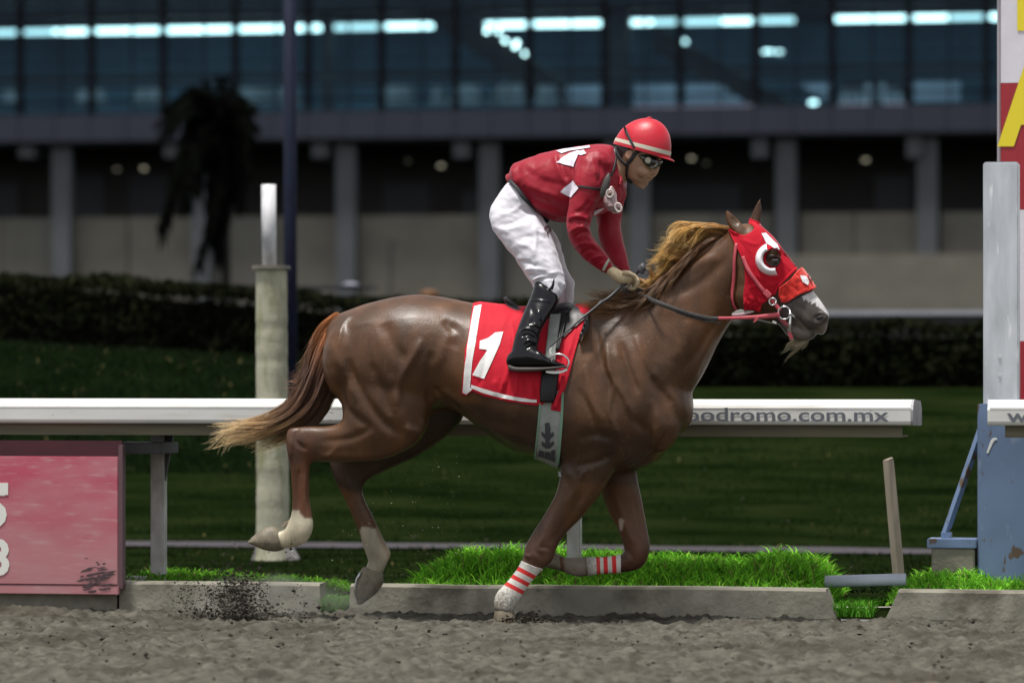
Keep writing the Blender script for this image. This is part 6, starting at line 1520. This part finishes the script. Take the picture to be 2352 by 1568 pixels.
# breeches
q_ = [(262, 560, 380, 700, .10, 0), (228, 610, 460, 800, .14, 0), (150, 710, 480, 890, .15, 0), (95, 800, 530, 945, .162, 0), (82, 910, 545, 985, .155, 0), (130, 1010, 520, 1010, .12, 0)]
rn = [(80, 840, 520, 930, .085, .085), (102, 985, 540, 990, .09, .11), (185, 1110, 575, 1075, .087, .13), (275, 1210, 605, 1160, .082, .15), (318, 1290, 635, 1250, .074, .165), (352, 1345, 655, 1330, .068, .175), (400, 1400, 672, 1410, .062, .185), (425, 1460, 660, 1470, .056, .20), (430, 1520, 620, 1530, .048, .21)]
rf = [(160, 850, 545, 950, .085, -.085), (260, 1050, 600, 1030, .085, -.12), (380, 1180, 645, 1150, .080, -.145), (480, 1290, 675, 1270, .074, -.165), (545, 1370, 712, 1350, .066, -.18), (600, 1420, 742, 1400, .056, -.195), (625, 1470, 738, 1470, .050, -.21), (610, 1560, 730, 1560, .046, -.24), (585, 1660, 705, 1660, .044, -.28), (560, 1760, 680, 1760, .042, -.31)]
Vp, Fp = remesh([loft(q_, c3, n=32), loft(rn, c3, n=28, e=2.2), loft(rf, c3, n=24)], .0058)
P_ = Surf(Vp, Fp); P_.smooth(7, .5)
P_.strokes([
    ([(130, 880), (240, 850), (330, 790), (400, 760)], 6, .006), ([(120, 960), (260, 930), (380, 870), (460, 840)], 7, -.006), ([(430, 860), (500, 930), (540, 1000)], 4, -.008), ([(420, 850), (460, 960), (520, 1050)], 6, .008), ([(180, 1000), (300, 960), (420, 940)], 7, .005),
    ([(300, 1050), (420, 1040), (500, 1130), (560, 1260)], 6, -.007), ([(260, 1120), (380, 1110), (450, 1200), (500, 1300)], 8, .006), ([(430, 940), (440, 1060), (430, 1180)], 5, .006), ([(560, 1010), (600, 1120), (640, 1240)], 3.5, .007), ([(600, 1180), (650, 1160), (665, 1180)], 2.5, -.007), ([(540, 990), (590, 1100), (625, 1220), (650, 1330)], 4, -.010),
    ([(300, 1235), (380, 1240), (460, 1300)], 4, -.007), ([(350, 1300), (430, 1290), (520, 1310)], 4, .007), ([(370, 1345), (450, 1345), (560, 1330)], 3, -.008), ([(400, 1390), (500, 1340), (620, 1320)], 4, .008), ([(420, 1420), (500, 1370), (600, 1360)], 3, -.006), ([(640, 1340), (700, 1380), (735, 1400)], 3, -.007), ([(650, 1400), (690, 1440), (700, 1520)], 4, .007), ([(620, 1400), (650, 1470), (640, 1540)], 3, -.009),
    ([(240, 640), (280, 700), (330, 760)], 3, -.005), ([(560, 1010), (598, 1030), (560, 1040)], 3, .008)], c3, side=1)
n_ = P_.normals(); _r = 1 - np.abs(fbm(P_.V[:, 0] * 11 + 5, P_.V[:, 2] * 15 + P_.V[:, 0] * 5 + P_.V[:, 1] * 8, 3) * 2 - 1); P_.V += n_ * (P_.blur(_r - .8, 2) * .011)[:, None]
build('breeches', P_.V, P_.faces(), m_wp, jock, smooth=True); PB = P_.bvh()
V, F = strap(PB, [(240, 612), (290, 668), (335, 735), (400, 800), (470, 862), (535, 925)], .020, c3, off=.010, thick=.004); build('waist_band', V, F, m_el, jock, smooth=True)
V, F = strap(PB, [(500, 985), (530, 960), (550, 990), (520, 1015)], .012, c3, off=.006, thick=.003); build('waist_tab', V, F, mat('tab_maroon', (.10, .03, .045), rough=.7), jock)
# boots
m_boot = mat('boot_leather', (.004, .004, .006), rough=.24, var=.2, coat=.12, coatr=.05, spec=.28, bump=.12, bscale=25)
m_sole = mat('boot_sole', (.050, .042, .038), rough=.7, var=.2)
def boot(dc, sgn):
    sh = [(482, 262, 668, 318, .050, .215), (462, 330, 700, 352, .053, .222), (436, 395, 694, 410, .053, .235), (400, 480, 650, 486, .051, .262), (362, 570, 590, 590, .048, .29), (332, 650, 545, 668, .046, .31), (312, 710, 532, 725, .047, .322), (297, 770, 520, 780, .044, .33), (282, 840, 512, 830, .043, .338), (268, 910, 540, 880, .042, .342)]
    ft = [(278, 850, 276, 985, .034, .342), (320, 815, 320, 992, .040, .342), (440, 800, 440, 994, .042, .345), (520, 838, 530, 992, .043, .348), (590, 890, 610, 990, .044, .350), (660, 925, 680, 985, .043, .352), (720, 948, 735, 982, .035, .352), (752, 962, 760, 978, .020, .352)]
    def mv(st): return [(a, b, c, d, w, (cc if sgn > 0 else -cc - dc)) for a, b, c, d, w, cc in st]
    V, F = remesh([loft(mv(sh), c4, n=28), loft(mv(ft), c4, n=24)], .0045); s_ = Surf(V, F); s_.smooth(5)
    if sgn > 0:
        s_.strokes([([(350, 690), (400, 650), (470, 660), (530, 720)], 2.5, .008), ([(360, 720), (430, 700), (500, 740)], 2.5, -.007), ([(380, 790), (430, 750), (500, 770), (530, 760)], 2.5, .007), ([(400, 830), (460, 800), (510, 810)], 2.5, -.005), ([(440, 630), (490, 610), (530, 640)], 2, .007), ([(450, 430), (480, 540), (440, 620)], 6, -.004), ([(520, 480), (540, 580)], 3, .006), ([(600, 280), (640, 330), (690, 350)], 4, .006), ([(430, 400), (540, 395), (650, 420)], 1.6, .005), ([(380, 830), (395, 960)], 1.5, -.003), ([(500, 840), (570, 920), (640, 950)], 2, .004)], c4, side=1)
    build('boot', s_.V, s_.faces(), m_boot, jock, smooth=True)
    so = [(270, 965, 276, 1022, .036, .342), (330, 985, 330, 1030, .041, .342), (450, 988, 450, 1030, .043, .345), (560, 988, 560, 1022, .045, .348), (680, 982, 685, 1005, .044, .352), (758, 974, 762, 992, .024, .352)]
    V, F = loft(mv(so), c4, n=20, e=3.5); build('boot_sole', V, F, m_sole, jock, smooth=True)
boot(0, 1)
boot(0.0, -1)
V, F = loft([(612, 290, 650, 300, .004, .262), (636, 260, 662, 262, .004, .262), (645, 230, 664, 228, .003, .262), (658, 200, 664, 200, .001, .262)], c4, n=8); build('boot_tab', V, F, m_boot, jock)
# helmet
m_hel = mat('helmet_cover', (.44, .006, .020), rough=.42, var=.06, vscale=12, bump=.10, bscale=45, sheen=.15, sheen_tint=(1, .6, .7), spec=.4)
def helmet():
    bl = np.array([-30., 545.]); br = np.array([955., 815.]); mid = (bl + br) / 2; ax = (br - bl) / 2; up = np.array([ax[1], -ax[0]]); up /= np.linalg.norm(up); Hh = 585.
    def dome(r0, r1, k0, k1, extra, name, m, nring=16, wd=.100):
        V = []; F = []; n = 44
        for i in range(nring + 1):
            ph = k0 + (k1 - k0) * i / nring
            cr_, sr_ = math.cos(ph), math.sin(ph)
            for k in range(n):
                th = 2 * math.pi * k / n
                u_, w_ = math.cos(th) * cr_, math.sin(th) * cr_
                fx = 1 + .0 * u_
                xy = mid + ax * u_ * (1 + extra / 480) + up * (Hh * sr_ * (1 + .10 * u_) )
                c_ = w_ * (wd + extra * .0003)
                V.append(tuple(S(*c6(*xy), -c_)))
            if i:
                o = (i - 1) * n
                for k in range(n): F.append((o + k, o + n + k, o + n + (k + 1) % n, o + (k + 1) % n))
        return V, F
    V, F = dome(0, 0, -.02, 1.5706, 0, 'shell', m_hel, 18); build('helmet_shell', V, F, m_hel, jock, smooth=True)
    Vi, Fi = dome(0, 0, -.02, 1.5706, -12, 'liner', m_el, 10, .094); build('helmet_liner', Vi, Fi, m_el, jock, smooth=True)
    HBv = BVHTree.FromPolygons([tuple(v) for v in V], F)
    Vb_, Fb_ = dome(0, 0, .045, .175, 9, 'band', None, 3); build('helmet_band', Vb_, Fb_, mat('pale_band', (.50, .47, .38), rough=.7), jock, smooth=True)
    Vb_, Fb_ = dome(0, 0, -.045, .055, 13, 'rim', None, 2, .101); build('helmet_rim', Vb_, Fb_, m_hel, jock, smooth=True)
    # peak
    V2 = []; F2 = []; n = 18
    for i, (r, dz) in enumerate(((.985, 0), (1.10, 6), (1.19, 22))):
        for k in range(n + 1):
            th = rad(-62 + 124 * k / n); e_ = max(0, math.cos(th * 1.4)) ** .5
            rr = .985 + (r - .985) * e_
            xy = mid + ax * rr * math.cos(th) + up * (-8 - dz * e_); V2.append(tuple(S(*c6(*xy), -math.sin(th) * .102)))
    m_ = len(V2); V2 += [(v[0], v[1], v[2] - .005) for v in V2]
    for i in range(2):
        for k in range(n):
            a = i * (n + 1) + k; F2 += [(a, a + 1, a + n + 2, a + n + 1), (a + m_, a + n + 1 + m_, a + n + 2 + m_, a + 1 + m_)]
    o = 2 * (n + 1)
    for k in range(n): F2.append((o + k, o + k + 1, o + k + 1 + m_, o + k + m_))
    build('helmet_peak', V2, F2, m_hel, jock, smooth=False)
    V, F = loft([(515, 118, 540, 132, .006, 0), (560, 95, 590, 128, .011, 0), (610, 88, 628, 120, .010, 0), (634, 95, 636, 110, .004, 0)], c6, n=12); build('helmet_button', V, F, m_hel, jock, smooth=True)
    for sd in (1,):
        V, F = strap(HBv, [(150, 262), (185, 340), (230, 440), (280, 540), (330, 640)], .0125, c6, off=.004, thick=.003, dt=-.09); build('goggle_strap', V, F, m_el, jock, smooth=True)
    return HBv
helmet()
V, F = strap(BB, [(500, 690, .012), (420, 690, .020), (350, 740, .018), (300, 800, .017), (250, 870, .018), (205, 925, .020)], .018, c6, off=.006, thick=.003); build('chin_harness', V, F, m_el, jock, smooth=True)
V, F = strap(BB, [(0, 640, .008), (10, 720, .010), (50, 800, .013), (110, 870, .014), (170, 915, .016), (220, 935, .018)], .014, c6, off=.006, thick=.003); build('chin_harness', V, F, m_el, jock, smooth=True)
V, F = strap(BB, [(205, 920, .020), (205, 1000, .014), (200, 1090, .012), (205, 1180, .013), (225, 1235, .015), (290, 1262, .012)], .014, c6, off=.005, thick=.003); build('chin_harness', V, F, m_el, jock, smooth=True)
# goggles
m_gog = mat('goggle_rubber', (.010, .010, .012), rough=.28, coat=.4)
gg = [(430, 735, 445, 830, .078, 0), (520, 720, 530, 960, .080, 0), (600, 740, 600, 1020, .079, 0), (690, 770, 690, 1025, .073, 0), (760, 815, 752, 985, .058, 0), (806, 860, 800, 940, .036, 0), (820, 880, 815, 915, .02, 0)]
Vg, Fg = remesh([loft(gg, c6, n=32, e=2.6)], .0042); Gs = Surf(Vg, Fg); Gs.smooth(3)
build('goggles', Gs.V, Gs.faces(), m_gog, jock, smooth=True); GGB = Gs.bvh()
V, F = decal(GGB, [(700, 860), (730, 830), (775, 850), (800, 890), (790, 940), (750, 985), (700, 1010), (680, 960), (690, 900)], c6, off=.0025, step=2.5, dt=-.05); build('goggle_lens', V, F, mat('lens_smoke', (.05, .052, .048), rough=.07, coat=1, coatr=.03, spec=.9), jock, smooth=True)
V, F = decal(GGB, [(500, 770), (560, 752), (640, 765), (660, 780), (600, 790), (540, 785), (505, 800)], c6, off=.003, step=2.5, dt=-.07); build('goggle_lens', V, F, mat('lens_smoke', (.05, .052, .048)), jock, smooth=True)
g0, gn = cast(GGB, *c6(572, 862), .002); V, F = tube([tuple(g0 + Vector((0, .006, 0))), tuple(g0 - Vector((0, .004, 0)))], [.0150, .0140], 20); build('goggle_disc', V, F, mat('disc_pale', (.34, .34, .24), rough=.35), jock, smooth=False)  # pale round disc on the side of the goggles
ring(c6, 572, 862, 62, 64, g0.y - .003, .0022, 'disc_ring', m_gog, jock)
V, F = strap(BB, [(455, 800), (470, 860), (510, 930), (560, 990), (620, 1030)], .006, c6, off=.004); build('goggle_foam', V, F, mat('foam_tan', (.20, .14, .05), rough=.9), jock)
# spare goggles hanging at the chest
sg = empty('goggles', tuple(S(*c3(1040, 770), -.24)), 'spare clear goggles hanging from the strap at the jockey\'s chest', 'goggles')
m_cl = mat('clear_lens', (.22, .13, .13), rough=.10, coat=1, coatr=.03, spec=.8); m_fr = mat('goggle_frame', (.16, .10, .10), rough=.25, coat=.6)
V, F = remesh([loft([(1000, 660, 1050, 655, .016, .225), (970, 720, 1070, 700, .024, .232), (968, 780, 1075, 760, .028, .236), (1000, 830, 1100, 790, .026, .236), (1040, 855, 1110, 810, .020, .235), (1080, 858, 1108, 830, .010, .235)], c3, n=20)], .0045)
s_ = Surf(V, F); s_.smooth(3); s_.strokes([([(985, 720), (1030, 760), (1060, 830)], 2, -.006), ([(1000, 800), (1050, 800)], 2, .005)], c3, side=1); build('lens', s_.V, s_.faces(), m_cl, sg, smooth=True)
ring(c3, 1018, 702, 26, 30, -.262, .0045, 'frame', mat('frame_pale', (.45, .40, .38), rough=.25, coat=.5), sg)
ring(c3, 1085, 812, 24, 34, -.266, .005, 'frame', mat('frame_pale', (.45, .40, .38)), sg, rot=-.3)
V, F = ell(S(*c3(1018, 702), -.262), (.006, .004, .006), n=10); build('rivet', V, F, mat('rivet_dark', (.12, .10, .06), rough=.4), sg)
# hands in gloves
def finger(pts, r, f=c4):
    return tube([tuple(S(x, y, -c)) if False else tuple(S(*f(x, y), -c)) for x, y, c in pts], r, 10)
def ball(x, y, c, r, f=c4): return ellp(f, x, y, c, r, r, r)
def hand_near():
    parts = [loft([(1168, 95, 1130, 152, .026, .125), (1200, 100, 1165, 185, .028, .125), (1260, 130, 1205, 225, .034, .12), (1330, 150, 1260, 258, .038, .115), (1378, 165, 1300, 262, .034, .108)], c4, n=22)]
    fs = [([(1370, 172, .135), (1405, 215, .138), (1400, 262, .130), (1372, 292, .112), (1340, 286, .095)], .0105), ([(1365, 185, .115), (1398, 228, .116), (1392, 272, .108), (1362, 296, .094), (1330, 288, .080)], .0105),
          ([(1350, 200, .095), (1380, 240, .095), (1374, 280, .088), (1346, 300, .076)], .010), ([(1330, 212, .078), (1358, 250, .076), (1350, 284, .070), (1326, 298, .060)], .009)]
    for p, r in fs:
        q = catmull([tuple(S(*c4(x, y), -c)) for x, y, c in p], 4); parts.append(tube([tuple(v) for v in q], list(np.linspace(r, r * .78, len(q))), 10))
        parts.append(ell(tuple(q[-1]), (r * .8,) * 3, n=10)); parts.append(ell(tuple(q[0]), (r * 1.05,) * 3, n=10))
    q = catmull([tuple(S(*c4(x, y), -c)) for x, y, c in ((1270, 150, .150), (1320, 150, .152), (1362, 170, .148), (1392, 196, .138))], 4); parts.append(tube([tuple(v) for v in q], list(np.linspace(.013, .009, len(q))), 10)); parts.append(ell(tuple(q[-1]), (.009,) * 3, n=10))
    V, F = remesh(parts, .0030); s_ = Surf(V, F); s_.smooth(3, .4); build('glove', s_.V, s_.faces(), m_glove, jock, smooth=True)
def hand_far():
    parts = [loft([(1290, 90, 1270, 140, .024, -.085), (1330, 120, 1300, 190, .030, -.08), (1400, 190, 1350, 250, .034, -.06), (1450, 225, 1400, 290, .032, -.045)], c4, n=20)]
    fs = [([(1445, 235, -.02), (1490, 255, -.01), (1500, 290, -.005), (1470, 312, .0)], .0105), ([(1440, 250, -.04), (1482, 275, -.03), (1480, 308, -.02), (1450, 322, -.01)], .0105), ([(1425, 268, -.06), (1462, 294, -.05), (1456, 322, -.04), (1430, 330, -.03)], .010), ([(1410, 280, -.075), (1440, 306, -.07), (1432, 328, -.06), (1412, 330, -.05)], .009)]
    for p, r in fs:
        q = catmull([tuple(S(*c4(x, y), -c)) for x, y, c in p], 4); parts.append(tube([tuple(v) for v in q], list(np.linspace(r, r * .8, len(q))), 10)); parts.append(ell(tuple(q[-1]), (r * .82,) * 3, n=10))
    q = catmull([tuple(S(*c4(x, y), -c)) for x, y, c in ((1380, 205, -.03), (1420, 210, -.015), (1458, 226, .0), (1480, 248, .008))], 4); parts.append(tube([tuple(v) for v in q], list(np.linspace(.012, .009, len(q))), 10)); parts.append(ell(tuple(q[-1]), (.009,) * 3, n=10))
    V, F = remesh(parts, .0030); s_ = Surf(V, F); s_.smooth(3, .4); build('glove', s_.V, s_.faces(), mat('brown_glove', (.26, .14, .05), rough=.75, var=.25, vscale=40), jock, smooth=True)  # far glove in a darker, browner colour than the near one
hand_near(); hand_far()
# rein ends bunched between the hands
V, F = strap(None, [(1270, 300, .020, -.06), (1310, 305, .022, -.07), (1350, 290, .022, -.08), (1400, 300, .022, -.06), (1470, 330, .020, -.03), (1540, 380, .018, -.06)], .02, c4, fly=True); build('rein_bight', V, F, m_blk, bridle)
V, F = strap(None, [(1255, 330, .016, -.05), (1290, 345, .018, -.05), (1340, 320, .016, -.06)], .02, c4, fly=True); build('rein_bight', V, F, m_blk, bridle)
V, F = tube([tuple(S(*c4(x, y), -.09)) for x, y in ((1340, 250), (1355, 280), (1350, 305))], .005, 8); build('rein_buckle', V, F, m_steel, bridle)
# whip
wh = empty('riding_whip', tuple(S(*c4(1350, 250), -.13)), 'long black riding whip held in the jockey\'s near hand', 'whip')
pts = [(1450, 88, -.12), (1400, 140, -.12), (1340, 200, -.125), (1250, 280, -.14), (1150, 370, -.18), (1080, 415, -.21), (1000, 480, -.25), (900, 560, -.29), (800, 650, -.32), (700, 740, -.34), (625, 812, -.35)]
Cq = catmull([tuple(S(*c4(x, y), t)) for x, y, t in pts], 4); R_w = np.interp(np.linspace(0, 1, len(Cq)), [0, .12, .2, .5, .55, .75, 1], [.0105, .0095, .0085, .0070, .0060, .0055, .0028])
V, F = tube([tuple(p) for p in Cq], list(R_w), 10); build('shaft', V, F, mat('whip_black', (.022, .022, .026), rough=.45, var=.2), wh, smooth=True)
V, F = loft([(1405, 100, 1455, 160, .013, .12), (1425, 75, 1480, 120, .016, .12), (1440, 66, 1475, 100, .012, .12)], c4, n=16); build('handle_cap', V, F, mat('whip_grip', (.06, .06, .065), rough=.6), wh, smooth=True)
V, F = tube([tuple(S(*c4(x, y), -.205)) for x, y in ((1095, 402), (1060, 428))], .0095, 10); build('keeper', V, F, mat('whip_grip', (.06, .06, .065)), wh)

# ================================================================== FLYING DIRT
def clods(name, pos, size, m, label, cat, seed):
    r = np.random.default_rng(seed); n = len(pos)
    base = np.array([(1, 0, 0), (-1, 0, 0), (0, 1, 0), (0, -1, 0), (0, 0, 1), (0, 0, -1)], float)
    fc = np.array([(0, 2, 4), (2, 1, 4), (1, 3, 4), (3, 0, 4), (2, 0, 5), (1, 2, 5), (3, 1, 5), (0, 3, 5)])
    V = base[None] * (0.6 + .8 * r.random((n, 6, 1))) * size[:, None, None] * np.array([1.25, 1, .8]) + r.normal(size=(n, 6, 3)) * size[:, None, None] * .18 + pos[:, None, :]
    F = fc[None] + (np.arange(n) * 6)[:, None, None]
    o = build(name, V.reshape(-1, 3), F.reshape(-1, 3), m); tag(o, label, cat, None, 'stuff'); return o
def at_px(x, y, t):
    """picture-frame points to space, vectorised by nearest sampling"""
    out = np.empty((len(x), 3))
    for i in range(len(x)): p = S(x[i], y[i], t[i]); out[i] = (p.x, p.y, p.z)
    return out
r = np.random.default_rng(12)
n = 6000; nj = 22
j = r.integers(0, nj, n); ja_ = np.deg2rad(r.uniform(72, 168, nj)); jl = r.uniform(60, 170, nj) * (0.75 + .5 * np.sin(ja_)); jx = r.uniform(470, 700, nj)
jx = np.where(r.random(nj) < .5, r.normal(575, 25, nj), jx)
u = r.random(n) ** 1.1; L_ = jl[j] * u
x = jx[j] + L_ * np.cos(ja_[j]) + r.normal(size=n) * (4 + 11 * u); y = 1434 - L_ * np.sin(ja_[j]) + r.normal(size=n) * (2 + 6 * u)
k = r.random(n) < .22; x = np.where(k, 575 + r.normal(size=n) * 95, x); y = np.where(k, 1434 - np.abs(r.normal(size=n)) * 28, y); y = np.minimum(y, 1440)
nc_ = 4200; x = np.r_[x, 548 + r.normal(size=nc_) * 26]; y = np.r_[y, 1378 + r.normal(size=nc_) * 32]; y = np.minimum(y, 1440); n = len(x)
m_clod = mat('damp_clod', (.022, .019, .015), rough=1, var=.4, vscale=30, spec=.1)
pos = at_px(x, y, r.uniform(-.35, .30, n)); pos[:, 2] = np.maximum(pos[:, 2], .003)
clods('flying_dirt', pos, .0012 + .0042 * r.random(n) ** 3 + .007 * (r.random(n) < .016), m_clod, 'spray of dark dirt thrown up behind the far hind hoof', 'dirt', 1)
n = 420; x = 640 + 420 * r.random(n) ** .9; y = 1040 + 340 * r.random(n); k = (y > 1420 - (x - 560) * .9); x, y = x[k], y[k]
clods('flying_grit', at_px(x, y, r.uniform(-.4, .3, len(x))), .0010 + .0025 * r.random(len(x)) ** 3, mat('pale_grit', (.22, .20, .15), rough=.9), 'fine pale grit hanging in the air between the hind and front legs', 'dirt', 2)
n = 800; sx = r.uniform(-3.4, 3.4, n); tx = -4.8 + 5.2 * r.random(n); zz = r.random(n) * .004
clods('loose_dirt', np.stack([sx, tx, zz + .004], 1), .003 + .010 * r.random(n) ** 3, mat('crumb', (.05, .046, .037), rough=1, var=.3, vscale=30, spec=.1), 'loose crumbs of dirt lying all over the track', 'dirt', 3)
n = 700; x = 1205 + 40 * r.normal(size=n); y = 1422 - np.abs(r.normal(size=n)) * 10 * np.exp(-((x - 1215) / 60) ** 2) + 6
clods('kicked_dirt', at_px(x, y, r.uniform(-.25, .0, n)), .0015 + .007 * r.random(n) ** 3, m_clod, 'small heap of churned dirt around the landing front hoof', 'dirt', 4)

def puff(x, y, t, rx, ry, rt, dens, label, seed):
    V, F = ell(S(x, y, t), (rx, rt, ry), 0, 24); F = [f[::-1] for f in F]
    m = bpy.data.materials.new('dust'); m.use_nodes = True; nt = m.node_tree; nd = nt.nodes
    for q in list(nd): nd.remove(q)
    o_ = nd.new('ShaderNodeOutputMaterial'); pv = nd.new('ShaderNodeVolumePrincipled'); pv.inputs['Color'].default_value = (.75, .72, .64, 1)
    tc = nd.new('ShaderNodeTexCoord'); n_ = nd.new('ShaderNodeTexNoise'); n_.inputs['Scale'].default_value = 7; n_.inputs['Detail'].default_value = 4
    mp = nd.new('ShaderNodeMapping'); mp.inputs['Location'].default_value = (seed, 0, 0); nt.links.new(tc.outputs['Object'], mp.inputs[0]); nt.links.new(mp.outputs[0], n_.inputs['Vector'])
    ln = nd.new('ShaderNodeVectorMath'); ln.operation = 'MULTIPLY'; ln.inputs[1].default_value = (1 / rx, 1 / rt, 1 / ry)
    sb = nd.new('ShaderNodeVectorMath'); sb.operation = 'SUBTRACT'; sb.inputs[1].default_value = (0, 0, ry)
    nt.links.new(tc.outputs['Object'], sb.inputs[0]); nt.links.new(sb.outputs[0], ln.inputs[0])
    le = nd.new('ShaderNodeVectorMath'); le.operation = 'LENGTH'; nt.links.new(ln.outputs[0], le.inputs[0])
    fo = nd.new('ShaderNodeMapRange'); fo.inputs[1].default_value = 1.0; fo.inputs[2].default_value = .2; nt.links.new(le.outputs['Value'], fo.inputs[0])
    nm = nd.new('ShaderNodeMapRange'); nm.inputs[1].default_value = .42; nm.inputs[2].default_value = .68; nm.inputs[4].default_value = dens; nt.links.new(n_.outputs[0], nm.inputs[0])
    mu = nd.new('ShaderNodeMath'); mu.operation = 'MULTIPLY'; nt.links.new(fo.outputs[0], mu.inputs[0]); nt.links.new(nm.outputs[0], mu.inputs[1])
    nt.links.new(mu.outputs[0], pv.inputs['Density']); nt.links.new(pv.outputs[0], o_.inputs['Volume'])
    c = S(x, y, t); o = build('dust_cloud', V, F, m, None, base=(c.x, c.y, c.z - ry)); tag(o, label, 'dust', None, 'stuff')
puff(610, 1380, .05, .40, .15, .30, 8.0, 'thin pale dust hanging behind the hind hooves above the track', 2.0)
puff(790, 1372, .05, .24, .12, .25, 2.6, 'faint dust drifting below the far hind hoof', 5.0)
